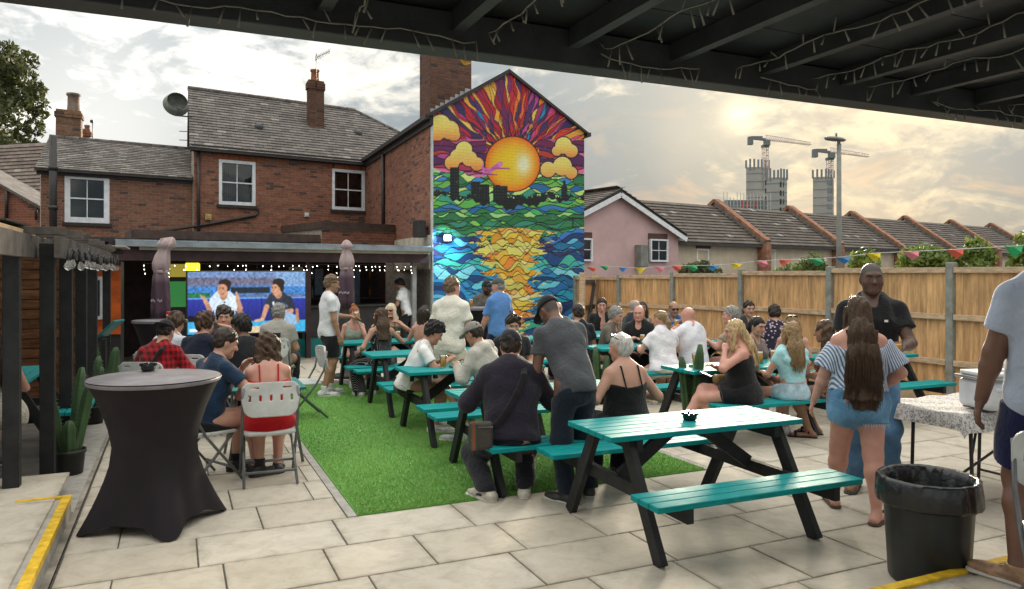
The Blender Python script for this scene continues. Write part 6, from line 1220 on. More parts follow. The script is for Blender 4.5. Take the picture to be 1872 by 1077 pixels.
    if st in ('short', 'fade', 'crop', 'curly', 'afro', 'balding', 'quiff'):
        th_ = {'short': .015, 'fade': .012, 'crop': .0075, 'curly': .022, 'afro': .016, 'balding': .0095, 'quiff': .017}[st]; wr = {'curly': .012, 'afro': .006, 'crop': .0022, 'balding': .0025, 'fade': .003}.get(st, .006)
        th_ = .006 if cap else th_; cuts = [line(.082, .068, .95), cutp(Hd(0, 0, -.062), RH @ A(0, 0, -1))]
        if st == 'balding': cuts.append(cutp(Hd(0, 0, .05), RH @ A(0, 0, 1)))
        F_.ell(Hd(0, -.021, .034+th_*.4), (.074*hs+th_, .092*hs+th_*.9, .087+th_*1.1), RH, .02, cuts)
        F_.ell(Hd(0, -.048, -.012), (.064*hs+th_, .056+th_, .060+th_), RH, .03, cuts+[cutp(Hd(0, -.012, 0), RH @ A(0, 1, 0))])
        if st in ('quiff', 'curly'): F_.cone(Hd(-.035, .055, .098), Hd(.035, .05, .098), .028, .028, 1, None, .03)
    elif st != 'bald':
        F_.ell(Hd(0, -.018, .036), (.086*hs, .102*hs, .094), RH, .02, [line(.088, .070, 1.0)]); wr = .0050
        side_ = lambda L, r0, r1, fw: [F_.cone(Hd(q*.072, .018 if fw else -.01, .02), Hd(q*.072, 0, 0)+dn*L+RL @ A(q*.02, .03 if fw else -.04, 0), r0, r1, .7, None, .03) for q in (-1, 1)]
        if st in ('long', 'vlong'):
            L = .30 if st == 'long' else .60; F_.cone(Hd(0, -.055, .03), nb+bkw*.085*G1+A(0, 0, -.0), .075, .085, .62, bkw, .04); F_.cone(nb+bkw*.085*G1, nb+bkw*(.125*G1+.06*(G1-1))+dn*(L-.10), .100, .145 if st == 'vlong' else .092, .34 if st == 'vlong' else .40, bkw, .04, cutp(nb+dn*(L-.10)+A(0, 0, 0), dn)); side_(.17 if st == 'long' else .22, .028, .030, st == 'long')
            if st == 'vlong': F_.cone(nb+bkw*(.115*G1+.03*(G1-1))+dn*(L*.3), nb+bkw*(.13*G1+.06*(G1-1))+dn*L, .135, .085, .30, bkw, .03, cutp(nb+dn*(L-.02), dn))
        elif st == 'bob': F_.cone(Hd(0, -.06, .0), Hd(0, -.055, 0)+dn*.13, .080, .078, .75, bkw, .04, cutp(Hd(0, 0, 0)+dn*.16, dn)); side_(.12, .030, .026, True)
        elif st == 'wavy': F_.cone(Hd(0, -.06, .02), Hd(0, -.075, 0)+dn*.20, .090, .098, .72, bkw, .04); [F_.cone(Hd(q*.065, -.02, .0), Hd(q*.085, -.03, 0)+dn*.20, .045, .05, .9, None, .04) for q in (-1, 1)]; wr = .011
        elif st == 'bun': F_.ell(Hd(0, -.05, .135), (.042, .042, .036), RH, .015); wr = .005
        elif st == 'pony': F_.cone(Hd(0, -.10, .06), Hd(0, -.15, 0)+dn*.05, .030, .036, 1, None, .03); F_.cone(Hd(0, -.15, 0)+dn*.05, Hd(0, -.14, 0)+dn*.24, .036, .020, 1, None, .02)
        elif st == 'silver': F_.ell(Hd(0, -.045, -.005), (.085, .085, .095), RH, .04, [cutp(Hd(0, .035, 0), RH @ A(0, 1, 0))]); wr = .008
    if F_.p:
        lg = st in ('long', 'vlong', 'bob', 'pony', 'bun'); v = F_.mesh(min(gh, .0065 if lg and dist < 9 else .008), wr, sdn+7, 130 if lg else 120 if st in ('short', 'fade', 'crop', 'afro', 'quiff', 'balding') else 75 if st in ('curly', 'wavy') else 60, .07 if lg else .75); sdf_obj('hair', [v], hair_mat(hc), E)
    if st in ('long', 'vlong') and dist < 9.5:                         # loose strands over the mass of hair
        k = MB(); rr = random.Random(sdn); sdv = RL @ A(1, 0, 0); Lh = .60 if st == 'vlong' else .30; wb = .145 if st == 'vlong' else .085; ob = .125*G1+.06*(G1-1)
        for i in range(170):
            c_ = rr.uniform(-1, 1); j_ = rr.uniform(-.004, .008); dd = math.sqrt(1-.8*c_*c_)
            q0 = Hd(.055*c_, -.02-.03*rr.random(), .125-.02*c_*c_); q1 = Hd(.083*c_, -.018-(.088+j_)*dd, .03); q2 = nb+bkw*(.085*G1+(.05+j_)*dd)+sdv*(.092*c_); q3 = nb+bkw*(ob+(.04+j_)*dd)+dn*(Lh*.55)+sdv*(wb*.97*c_+rr.uniform(-.01, .01)); q4 = nb+bkw*(ob+.03*dd+rr.uniform(-.01, .02))+dn*(Lh-.05+rr.uniform(-.05, .05))+sdv*(wb*.8*c_+rr.uniform(-.02, .02))
            k.tube([q0, q1, (q1+q2)/2+bkw*.004, q2, (q2+q3)/2+bkw*.006, q3, q4], [.0016, .0024, .0024, .0024, .0022, .002, .0008], 3, cap=False)
        o_ = k.build('hair_strands', hair_mat(hc), E, fix=False); o_['kind'] = 'stuff'
    if cap:
        colr, bw = cap; F_ = Field(); F_.ell(Hd(0, -.012, .040), (.090, .110, .100), RH, .01, [cutp(Hd(0, 0, .040), RH @ A(0, .10*(-1 if bw else 1), -1))]); sg = -1 if bw else 1; F_.ell(Hd(0, sg*.125-.01, .043), (.076, .085, .011), RH @ Rx(-sg*.16), .012); F_.ell(Hd(0, -.012, .139), (.009, .009, .006), RH, .006); v = F_.mesh(min(gh, .008), .0); sdf_obj('cap', [v], cloth(colr), E)
    if glasses:
        F_ = Field(); yy, zz_ = (.086, .010) if glasses == 'on' else (.045, .118)
        for q in (-1, 1): F_.ell(Hd(q*.032, yy, zz_), (.026, .008, .018), RH if glasses == 'on' else RH @ Rx(-.9), .006); F_.cone(Hd(q*.055, yy-.004, zz_+.004), Hd(q*.078, yy-.09, zz_+(.004 if glasses == 'on' else -.05)), .005, .005, 1, None, .004)
        F_.cone(Hd(-.01, yy+.004, zz_+.004), Hd(.01, yy+.004, zz_+.004), .005, .005, 1, None, .004); v = F_.mesh(.0045); sdf_obj('sunglasses', [v], mat('lens_black', (.01, .01, .012), .12), E)
    if specs == 'strap':                                              # cross-body strap over the back
        F_ = Field(); o_ = tw[2]*fl_*1.0+.040; pts = [T(.09, .06, .50), T(.10, -.07*G1, .485), T(.085, -o_*.92, .40), T(.03, -o_*1.02, .27), T(-.05, -o_*1.02, .13), T(-.14*G1, -o_*.85, -.02)]
        for p0, p1 in zip(pts[:-1], pts[1:]): F_.cone(p0, p1, .024, .024, .42, front, .012)
        sdf_obj('strap', [F_.mesh(.007)], cloth('17151a'), E)
    PEOPLE.append(E); PT = dict(E=E, T=T, WR=WR, EL=EL, s=s, P=P, Hd=Hd, AN=AN, KN=KN); return PT
# ================================================================== furniture
M_table = NT('table_teal')
def table_mat():
    t = M_table; v = t.co('Object', (1.2, 9, 9)); oi = t.N('ShaderNodeObjectInfo'); P = t.N('ShaderNodeNewGeometry').outputs['Position']; n = t.noise(v, 6, 5, .6); n2 = t.noise(P, 9, 4, .6)
    c = t.mix(t.ramp(n, .3, .7), (.0, .20, .205), (.0, .30, .30)); c = t.mix(t.mth('MULTIPLY', t.ramp(oi.outputs['Random'], 0, 1), .35), c, (.0, .235, .25)); c = t.mix(t.mth('MULTIPLY', t.ramp(n2, .58, .75), .35), c, (.12, .33, .31)); c = t.mix(t.mth('MULTIPLY', t.ramp(t.noise(v, 30, 4, .7), .66, .74), .6), c, (.16, .13, .10))
    t.L(c, t.b.inputs['Base Color']); t.L(t.mth('ADD', t.mth('MULTIPLY', n2, .25), .50), t.b.inputs['Roughness']); t.b.inputs['Specular IOR Level'].default_value = .22; t.bump(t.noise(v, 14, 5, .65), .25, .006); return t.m
M_tt = table_mat()
def plank(name, L, w, h, m):
    me = MB().box((0, 0, 0), (L, w, h)).mesh(name, m); bm = bmesh.new(); bm.from_mesh(me); bmesh.ops.bevel(bm, geom=bm.edges[:], offset=.004, segments=1, affect='EDGES'); bm.to_mesh(me); bm.free(); return me
PL_ = plank('plank', 1.60, .094, .036, M_tt); LEGM = {}
def picnic(x, y, rot, label, L=1.6):
    e = empty('picnic_table', (x, y, 0), R(rot), label, 'picnic table', 'teal and black picnic tables')
    for i in range(6): link('table_plank', PL_, None, e, (random.uniform(-.002, .002), -.255+.102*i, .732+random.uniform(-.001, .001)))
    for sg in (-1, 1):
        for i in range(3): link('bench_plank', PL_, None, e, (random.uniform(-.003, .003), sg*.68-.102+.102*i, .432))
    def once(nm, f):
        if nm not in LEGM: k = MB(); f(k); LEGM[nm] = k.mesh(nm, M_black)
        return LEGM[nm]
    for sx in (-1, 1):
        for sy in (-1, 1):
            o = link('leg', once('leg%d' % sy, lambda k: k.bar((0, sy*.60, 0), (0, sy*.20, .712), .095, .046, (1, 0, 0))), None, e, (sx*.62, 0, 0)); 
        link('bolt', once('bolt', lambda k: [k.tube([(-.028, sy*yy, zz), (.028, sy*yy, zz)], .012, 8) for sy in (-1, 1) for yy, zz in ((.395, .372), (.225, .672))]), None, e, (sx*.62, 0, 0)); link('seat_bearer', once('sb', lambda k: k.box((0, 0, .372), (.046, 1.66, .085))), None, e, (sx*.573, 0, 0)); link('top_bearer', once('tb', lambda k: k.box((0, 0, .672), (.046, .58, .08))), None, e, (sx*.573, 0, 0))
        link('brace', once('br%d' % sx, lambda k: k.bar((sx*.55, 0, .40), (sx*.12, 0, .70), .09, .045, (0, 1, 0))), None, e)
    link('cross_batten', once('cb', lambda k: k.box((0, 0, .697), (.09, .56, .034))), None, e)
    return e
TB = [(1.25, 5.38, 23, 'empty teal picnic table nearest the camera with a black ashtray on it'), (.245, 6.82, 24, 'teal picnic table where the man in the navy sweater sits'), (-.475, 8.51, 24, 'teal picnic table with the teenager in a white tee at its end'), (-1.17, 10.12, 24, 'teal picnic table standing empty between two rows on the turf'),
      (-1.95, 11.78, 24, 'teal picnic table at the far end of the turf where five women sit'), (.85, 12.5, 24, 'teal picnic table in front of the lower right part of the mural'), (1.86, 11.0, 24, 'teal picnic table where the woman in white tee sits with her back turned'), (3.24, 11.5, 24, 'teal picnic table where the bald man in a white shirt sits'),
      (2.55, 8.6, 24, 'teal picnic table behind the blonde woman in black and the girl in pale blue'), (4.44, 9.7, 24, 'teal picnic table against the fence behind the long haired woman'), (2.1, 13.6, 24, 'teal picnic table in the far corner by the gate with laughing people')]
for t_ in TB: picnic(*t_)
picnic(-5.25, 7.75, 24+90, 'teal picnic table inside the pergola where the woman in cream sits')
# folding chairs
M_plas = mat('chair_plastic', (.52, .54, .52), .45, .12, 8, .1, 90); M_tube = mat('grey_tube', (.16, .17, .175), .4, .2, 10, metal=.3)
def chair_meshes():
    h = .0058
    def back():
        xs = np.arange(-.26, .2601, h); zs = np.arange(-.18, .1801, h); ys = np.arange(-.07, .0601, h); X, Y, Z = np.meshgrid(xs, ys, zs, indexing='ij'); yc = -.045*(1-(X/.24)**2)-.02*np.abs(Z); q = np.stack([np.abs(X)-.235+.07+.03*np.clip(-Z/.15, 0, 1), np.abs(Z)-.145+.07], -1); d2 = np.linalg.norm(np.maximum(q, 0), axis=-1)+np.minimum(q.max(-1), 0)-.07; d = np.maximum(d2, np.abs(Y-yc)-.013)
        for i in range(5): cx = -.17+.085*i; cz = .012-.02*abs(i-2)*0; dd = np.maximum(np.abs(X-cx)-.010, np.abs(Z-cz)-.024); d = np.maximum(d, -dd)
        for cx in (-.13, .13): dd = np.maximum(np.abs(X-cx)-.036, np.abs(Z-.098)-.006); d = np.maximum(d, -dd)
        return surf_net(d.astype(np.float32), np.array([xs[0], ys[0], zs[0]]), h)
    def seat():
        xs = np.arange(-.25, .2501, .011); ys = np.arange(-.24, .2401, .011); zs = np.arange(-.05, .0501, .011); X, Y, Z = np.meshgrid(xs, ys, zs, indexing='ij'); q = np.stack([np.abs(X)-.215+.06, np.abs(Y)-.205+.06], -1); d2 = np.linalg.norm(np.maximum(q, 0), axis=-1)+np.minimum(q.max(-1), 0)-.06; return surf_net(np.maximum(d2, np.abs(Z+.012*np.cos(X*6)-.01)-.016).astype(np.float32), np.array([xs[0], ys[0], zs[0]]), .011)
    r = []
    for nm, (V, Q) in (('backrest', back()), ('seat_panel', seat())): me = bpy.data.meshes.new(nm); np_mesh(me, V, Q, True); me.materials.append(M_plas); r.append(me)
    return r
CB, CS = chair_meshes(); TBM = {}
def tubem(nm, pts, r=.0125):
    if nm not in TBM: TBM[nm] = MB().tube(pts, r, 8).mesh(nm, M_tube)
    return TBM[nm]
def chair(x, y, yaw, label):
    e = empty('folding_chair', (x, y, 0), -R(yaw), label, 'chair', 'white plastic folding chairs'); link('backrest', CB, None, e, (0, -.235, .735), (R(-8), 0, 0)); link('seat', CS, None, e, (0, 0, .435))
    for sg in (-1, 1):
        link('leg', tubem('fl%d' % sg, [(sg*.222, -.255, .84), (sg*.225, -.215, .60), (sg*.225, -.12, .43), (sg*.225, .22, .012)]), None, e); link('leg', tubem('rl%d' % sg, [(sg*.20, .14, .425), (sg*.205, -.02, .25), (sg*.215, -.27, .012)]), None, e)
    link('stretcher', tubem('s1', [(-.225, .13, .13), (.225, .13, .13)]), None, e); link('stretcher', tubem('s2', [(-.21, -.18, .11), (.21, -.18, .11)]), None, e); link('stretcher', tubem('s3', [(-.2, .14, .415), (.2, .14, .415)]), None, e); return e
def small_table(x, y, rot, label):
    e = empty('cafe_table', (x, y, 0), R(rot), label, 'table', 'small teal tables'); k = MB(); k.box((0, 0, .715), (.72, .72, .028)); k.build('table_top', M_teal, e, .008)
    for sx in (-1, 1):
        for sy in (-1, 1): k = MB(); k.tube([(sx*.26, sy*.26, .70), (sx*.27, sy*.27, .40), (sx*.33, sy*.33, .012)], .014, 8); k.build('leg', M_tube, e)
small_table(-2.42, 7.28, 24, 'small teal table in front of the woman in the red dress'); small_table(-3.2, 8.85, 24, 'small teal table between the men watching the screen')
# stretch-covered poseur tables
def poseur(x, y, rot, label, r=.45, hgt=1.05, col=(.014, .010, .014), topc=(.20, .185, .20)):
    e = empty('poseur_table', (x, y, 0), R(rot), label, 'table', 'cocktail tables in black stretch covers'); n = 96; V = []; F = []; zs = [1, .985, .95, .88, .78, .66, .54, .42, .32, .23, .16, .10, .05, 0]
    for i, u in enumerate(zs):
        for k_ in range(n):
            t_ = 2*math.pi*k_/n; c4 = abs(math.cos(2*t_)); pk = max(0, math.cos(4*t_)*.5+.5)**3.0
            w = r*(.60+.40*max(0, (u-.42)/.58)**1.9) if u > .42 else r*.60; low = max(0, (.56-u)/.56)
            rb_ = .33*r/.45+(.50*r/.45-.33*r/.45)*pk; rr = w*(1-low**1.5)+rb_*low**1.5
            zz = u*hgt+(1-pk)*.07*max(0, (.3-u)/.3)**1.5
            if i == 0: rr *= 1.0
            V.append((rr*math.cos(t_), rr*math.sin(t_), zz+.004))
    for i in range(len(zs)-1):
        for k_ in range(n): F.append((i*n+k_, i*n+(k_+1) % n, (i+1)*n+(k_+1) % n, (i+1)*n+k_))
    MB().add(V, F, 0, None, True).build('stretch_cover', mat('stretch_cloth', col, .75, .15, 3, .1, 200, spec=.3), e); MB().lathe([(0, hgt+.006), (r*.97, hgt+.006), (r*1.0, hgt-.008), (r*.98, hgt-.03)], 48).build('table_top', mat('table_top_sheen', topc, .45, .2, 7, .15, 60), e)  # light reflected off the stretched black top is put into its paler colour
    for k_ in range(4): t_ = k_*math.pi/2; MB().lathe([(0, 0), (.018, 0), (.018, .02), (0, .022)], 8, (.47*r/.45*math.cos(t_), .47*r/.45*math.sin(t_), 0)).build('foot', M_dark, e)
    return e
poseur(-2.58, 5.42, 36, 'tall cocktail table in black stretch cover nearest the camera at left'); poseur(-5.40, 11.5, 10, 'tall covered cocktail table under the closed umbrella by the screen', .40, 1.08); poseur(-.62, 12.7, 0, 'tall black cocktail table in front of the mural with a beer on it', .42, 1.22)
# ashtrays, glasses, bottles, cans, phones
def ashtray(x, y, z, label):
    k = MB(); k.lathe([(0, .004), (.036, .004), (.05, .03), (.058, .045), (.05, .046), (.043, .012), (0, .010)], 24, fn=lambda t_, zz: 1+.0*t_); k.lathe([(0, 0), (.04, 0), (.05, .012), (.05, .03)], 24)
    o = empty('ashtray', (x, y, z), 0, label, 'ashtray'); k.build('bowl', mat('ash_black', (.012, .014, .014), .25), o); k = MB()
    for i in range(8): t_ = i*math.pi/4; k.box((.052*math.cos(t_), .052*math.sin(t_), .05), (.016, .026, .018), Matrix.Rotation(t_, 3, 'Z'))
    k.build('rim_notches', MATS['ash_black'], o)
p = G(1261, 768, .75); ashtray(p.x, p.y, .7505, 'black notched ashtray on the nearest picnic table'); p = G(271, 680, 1.05); ashtray(p.x, p.y, 1.057, 'black notched ashtray on the nearest covered table'); p = G(430, 704, .73); ashtray(p.x, p.y, .7305, 'black ashtray on the small table before the red dress')
M_beer = mat_glass('beer', (.85, .42, .05), .1, .35); M_glass = mat_glass('clear_glass', (.97, .98, .98), .02, .97); [setattr(n_.inputs['IOR'], 'default_value', 1.10) for n_ in M_glass.node_tree.nodes if n_.type == 'BSDF_PRINCIPLED']; M_foam = mat('foam', (.80, .76, .66), .8)
GM = {'glass': MB().lathe([(0, 0), (.030, 0), (.040, .14), (.0385, .14), (.029, .008), (0, .008)], 16).mesh('glass', M_glass), 'beer': MB().lathe([(0, .01), (.0282, .01), (.0365, .115), (0, .115)], 16).mesh('beer', M_beer), 'foam': MB().lathe([(0, .1155), (.0365, .1155), (.0372, .128), (0, .130)], 16).mesh('foam', M_foam)}
def beer(p, label, rot=None, foam=True, s=1.0):
    e = empty('beer_glass', p, 0, label, 'glass', 'drinks', None, s); e.rotation_euler = rot or (0, 0, 0)
    link('glass', GM['glass'], None, e); link('beer', GM['beer'], None, e)
    if foam: link('foam', GM['foam'], None, e)
beer(G(810, 672, .75)+Vector((0, 0, .001)), 'pint of amber beer before the teenager in white'); beer(G(419, 664, .73), 'pint of beer on the back small table by the screen'); beer(G(410, 701, .73), 'pint of beer with a foam head on the front small table'); beer(G(1271, 668, .75), 'pint of beer on the table behind the cactus'); beer(G(861, 563, 1.22)+Vector((0, 0, .01)), 'dark pint on the covered table before the mural')
for q_, (tx, ty, lab) in enumerate(((-.1, .12, 'beside the navy sweater'), (.35, -.1, 'before the silver haired woman'))): beer(Vector((.245, 6.82, .7505))+UV(tx, ty), 'pint of beer on the table %s' % lab)
for q_, (X_, Y_, lab) in enumerate(((-1.8, 11.85, 'between the women at the far table'), (-2.2, 11.62, 'before the ginger woman'), (1.62, 11.05, 'before the man in the brown tee'), (1.95, 11.2, 'before the bald man in black'), (3.3, 11.55, 'before the beige polo'), (2.9, 8.75, 'behind the girl in pale blue'), (3.1, 8.9, 'before the blonde with sunglasses'), (2.3, 13.6, 'before the laughing man in the corner'), (.9, 12.5, 'on the table before the mural'))): beer(Vector((X_, Y_, .7505)), 'pint of beer %s' % lab)
def bottle(p, label, col=(.75, .55, .25), h=.22):
    e = empty('bottle', p, 0, label, 'bottle'); s = h/.22; k = MB(); k.lathe([(0, 0), (.03, 0), (.032, .13*s), (.024, .165*s), (.012, .185*s), (.012, .21*s), (0, .21*s)], 14); k.build('glass', M_glass, e); k = MB(); k.lathe([(0, .005), (.027, .005), (.028, .07*s), (0, .07*s)], 12); k.build('drink', mat_glass('juice', col, .05, .7), e); k = MB(); k.lathe([(.0325, .04*s), (.0327, .10*s)], 14); k.build('bottle_label', mat('pale_label', (.6, .55, .5), .6), e); k = MB(); k.lathe([(.014, .20*s), (.014, .222*s), (0, .223*s)], 10); k.build('cap', M_dark, e)
bottle(G(863, 677, .75), 'clear drink bottle with juice beside the man in the grey cap'); bottle(G(451, 700, .73), 'clear glass bottle on the front small table', (.8, .8, .8), .20)
def slab_item(name, p, rz, d, m, label, cat, tilt=0):
    e = empty(name, p, rz, label, cat); e.rotation_euler = (tilt, 0, rz); MB().box((0, 0, 0), d).build('case', m, e, .004); MB().box((0, 0, d[2]/2+.0008), (d[0]*.9, d[1]*.92, .001)).build('screen', mat('phone_screen', (.02, .03, .05), .08), e)
slab_item('phone', G(830, 672, .75)+Vector((0, 0, .008)), .4, (.075, .15, .009), M_dark, 'black phone lying by the pint of the teenager', 'phone')
p = G(308, 583, 1.09); c_ = empty('drink_can', (p.x, p.y, 1.089), 0, 'red drink can on the covered table by the closed umbrella', 'can'); MB().lathe([(0, 0), (.026, 0), (.033, .008), (.033, .108), (.027, .12), (0, .118)], 16).build('can_body', mat('can_red', (.55, .02, .03), .3, .1, 5, metal=.3), c_); MB().lathe([(.0333, .05), (.0333, .07)], 16).build('can_band', M_white, c_)
# closed umbrellas
def umbrella(px, pyt, pyb, d, label, seed, tip=0.0):
    zt, zb = DP(0, pyt, d).z, DP(0, pyb, d).z; c = DP(px, 500, d); e = empty('closed_umbrella', (c.x, c.y, 0), 0, label, 'umbrella', 'closed umbrellas'); rg = random.Random(seed); H_ = zt-zb; n = 40; k = MB(); prof = [(.0, 1.0), (.04, .985), (.085, .93), (.10, .885), (.065, .865), (.06, .83), (.09, .77), (.115, .68), (.11, .6), (.088, .565), (.105, .5), (.118, .3), (.125, .12), (.12, 0), (.10, 0)]
    k.lathe([(r_, zb+u*H_) for r_, u in prof], n, fn=lambda t_, z_: 1+.20*math.sin(5*t_+z_*2+seed)+.07*math.sin(11*t_+z_*5))
    if tip: k.v = [(v[0]+max(0, (v[2]-zt+.28*H_))*tip*(.5 if v[0] < 0 else 1.6), v[1], v[2]-max(0, v[0])*max(0, (v[2]-zt+.2*H_))*1.2) for v in k.v]
    t = NT('umbrella_cloth%d' % seed); P_ = t.co('Object'); sp = t.N('ShaderNodeSeparateXYZ'); t.L(P_, sp.inputs[0]); f_ = t.ramp(sp.outputs[2], zb+.42*H_, zb+.70*H_); n_ = t.noise(P_, 6, 4); t.L(t.mix(t.mth('ADD', f_, t.mth('MULTIPLY', t.mth('SUBTRACT', n_, .5), .6), True), (.075, .040, .062), (.44, .34, .34)), t.b.inputs['Base Color']); t.b.inputs['Roughness'].default_value = .8; t.bump(t.noise(P_, 20, 4), .4, .02)
    k.build('canopy', t.m, e); k = MB(); k.lathe([(.10, zb+.555*H_), (.112, zb+.575*H_), (.10, zb+.59*H_)], 20); k.build('tie_band', mat('tie_pink', (.45, .33, .33), .7), e); MB().tube([(0, 0, .05), (0, 0, zt-.05)], .022, 8).build('pole', M_weath, e); MB().lathe([(0, 0), (.25, 0), (.25, .05), (.06, .07), (.04, .3), (0, .3)], 20).build('base', M_dark, e)
    k = MB()
    for i in range(7): k.box((-.085+.026*i, -.135-.004*math.sin(i), zb+.22*H_+.01*math.sin(i*2.1)), (.016, .006, .035), Matrix.Rotation(rg.uniform(-.3, .3), 3, 'Y'))
    k.build('lettering', mat('pale_print', (.5, .44, .46), .7), e)
umbrella(294, 433, 582, 12.0, 'closed faded umbrella with drooping top behind the covered table', 1, .32); umbrella(633, 438, 562, 13.0, 'closed dark purple umbrella behind the standing man in white tee', 2)
# cactus pots
M_cact = mat('cactus', (.045, .105, .035), .55, .3, 5, .2, 40); M_pot = mat('pot_black', (.02, .022, .022), .5, .2, 6)
def cactus(x, y, hs, label, pot=(.13, .22), leanr=.12, seed=0):
    e = empty('cactus_plant', (x, y, 0), 0, label, 'plant', 'potted cactus plants'); rg = random.Random(seed); r, h = pot; MB().lathe([(0, 0), (r*.82, 0), (r, h), (r*1.04, h), (r*1.04, h-.03), (r*.9, h-.03), (0, h-.04)], 24).build('pot', M_pot, e)
    for i, hh in enumerate(hs):
        a = rg.uniform(0, 6.28); o = (r*.45*math.cos(a), r*.45*math.sin(a)); ln = rg.uniform(.3, 1)*leanr; rad = rg.uniform(.038, .055); k = MB(); n = 10; prof = [(rad*(.75 if j == 0 else 1.0 if j < n-2 else (.85 if j == n-2 else .45)), h-.05+hh*j/(n-1)) for j in range(n)]+[(0, h-.05+hh*1.01)]
        k.lathe(prof, 30, fn=lambda t_, z_: 1+.20*math.cos(5*t_)); k.v = [(v[0]+o[0]+ln*(v[2]-h)*math.cos(a)*2, v[1]+o[1]+ln*(v[2]-h)*math.sin(a)*2, v[2]) for v in k.v]; st = k.build('stem', M_cact, e); sp = MB()
        for j in range(14):
            for q in range(5): t_ = 2*math.pi*q/5; z_ = h-.02+hh*.92*j/14; b_ = Vector((o[0]+rad*1.18*math.cos(t_)+ln*(z_-h)*math.cos(a)*2, o[1]+rad*1.18*math.sin(t_)+ln*(z_-h)*math.sin(a)*2, z_)); sp.tube([b_, b_+Vector((.014*math.cos(t_+.5), .014*math.sin(t_+.5), .006))], .0012, 3)
        o_ = sp.build('spines', mat('spine', (.4, .36, .26), .7), st); o_['kind'] = 'stuff'
p = G(127, 866); cactus(p.x, p.y, (.76, .56, .66, .40, .32), 'tall green cactus in black pot beside the pergola post', seed=3); p = G(170, 774); cactus(p.x, p.y, (.62, .5, .4), 'cactus in black pot behind the nearest covered table', seed=4); p = G(196, 735); cactus(p.x, p.y, (.85, .6, .5), 'taller cactus by the far pergola posts', seed=5)
cactus(2.02, 8.35, (.95, .70, .80, .35), 'tall cactus at the end of the table left of the blonde woman in black', (.12, .12), .06, 6); cactus(1.22, 10.4, (.62, .5, .4), 'cactus between tables behind the woman in the black top', (.13, .2), .1, 7)
# bin
def bin_():
    c = UV(0, 0); X_, Y_ = 2.455, 4.42; e = empty('rubbish_bin', (X_, Y_, 0), 0, 'black ribbed plastic bin with a black bag over its rim', 'bin'); MB().lathe([(0, .0), (.205, .0), (.215, .02), (.245, .56), (.245, .58)], 72, fn=lambda t_, z_: 1+(.008 if math.sin(18*t_) > .2 else 0)).build('body', mat('bin_plastic', (.014, .018, .020), .38, .2, 5), e)
    prof = [(.18, .18), (.205, .40), (.230, .57), (.245, .605), (.262, .612), (.274, .595), (.280, .54), (.284, .47), (.278, .455), (.268, .46)]; rg = random.Random(2); ph = [rg.uniform(0, 6.28) for _ in range(8)]
    MB().lathe([(r_, z_) for r_, z_ in prof], 110, fn=lambda t_, z_: 1+.012*math.sin(9*t_+ph[0]+z_*6)+.010*math.sin(17*t_+ph[1]-z_*9)+.008*math.sin(31*t_+ph[2]+z_*20)).build('bin_bag', mat('bag_plastic', (.014, .015, .016), .26, .2, 9, .28, 16, spec=.6, bd=.03), e); MB().lathe([(0, .16), (.21, .18)], 30).build('rubbish', M_dark, e)
bin_()
# catering table with patterned cloth and roaster
cat_ = empty('trestle_table', UV(5.95, 4.02), TH, 'folding table with black legs under a patterned cloth by the right man', 'table'); MB().box((0, 0, .735), (1.25, .62, .03)).build('table_top', M_dark, cat_)
for sx in (-1, 1): k = MB(); [k.tube([(sx*.42, sy*.24, .72), (sx*.42, sy*.26, .012)], .014, 8) for sy in (-1, 1)]; k.tube([(sx*.42, -.25, .1), (sx*.42, .25, .1)], .011, 8); k.tube([(sx*.42, -.25, .40), (sx*.10, -.1, .72)], .010, 8); k.build('leg_frame', M_fasc, cat_)
MB().tube([(-.42, 0, .10), (.42, 0, .40)], .011, 8).build('stay', M_fasc, cat_)
def cloth_sheet():
    nx, ny = 90, 60; hx, hy = .66, .345; X_, Y_ = np.meshgrid(np.linspace(-hx-.16, hx+.16, nx), np.linspace(-hy-.17, hy+.17, ny)); ox, oy = np.maximum(np.abs(X_)-hx, 0), np.maximum(np.abs(Y_)-hy, 0); o = np.hypot(ox, oy); Z = .757-o*.72+.006*np.sin(X_*18)*np.sin(Y_*15)*(o < .001); f_ = .30+.12*np.sin(X_*9)+.10*np.sin(Y_*11); P = np.stack([np.sign(X_)*(np.minimum(np.abs(X_), hx)+ox*f_), np.sign(Y_)*(np.minimum(np.abs(Y_), hy)+oy*f_), Z], -1)
    t = NT('patterned_cloth'); v = t.co('Object'); vr = t.N('ShaderNodeTexVoronoi'); vr.feature = 'DISTANCE_TO_EDGE'; vr.inputs['Scale'].default_value = 26; t.L(v, vr.inputs['Vector']); n_ = t.noise(v, 34, 4, .6, 1.5); c = t.mix(t.ramp(n_, .46, .54), (.60, .58, .55), (.22, .22, .23)); c = t.mix(t.ramp(vr.outputs['Distance'], .06, .02), c, (.65, .63, .6)); t.L(c, t.b.inputs['Base Color']); t.b.inputs['Roughness'].default_value = .8; return grid_mesh('cloth', P, None, t.m, True)
o = link('tablecloth', cloth_sheet(), None, None, UV(5.95, 4.02), (0, 0, TH)); o.rotation_euler = (0, 0, TH); tag(o, 'black and white patterned cloth hanging over the trestle table', 'tablecloth')
rp = Vector((3.74, 5.74, .765)); ro_ = empty('roaster_oven', rp, R(8), 'white countertop roaster oven with lid on the patterned cloth', 'roaster'); k = MB(); k.box((0, 0, .12), (.47, .34, .225)); k.build('body', M_white, ro_, .045, 4); MB().box((0, 0, .243), (.515, .355, .022)).build('rim', mat('steel_rim', (.45, .45, .44), .3, metal=.8), ro_, .01); k = MB(); k.box((0, 0, .272), (.46, .30, .035)); k.build('lid', M_white, ro_, .016, 3); MB().box((0, 0, .297), (.22, .10, .014)).build('lid_handle', M_white, ro_, .006)
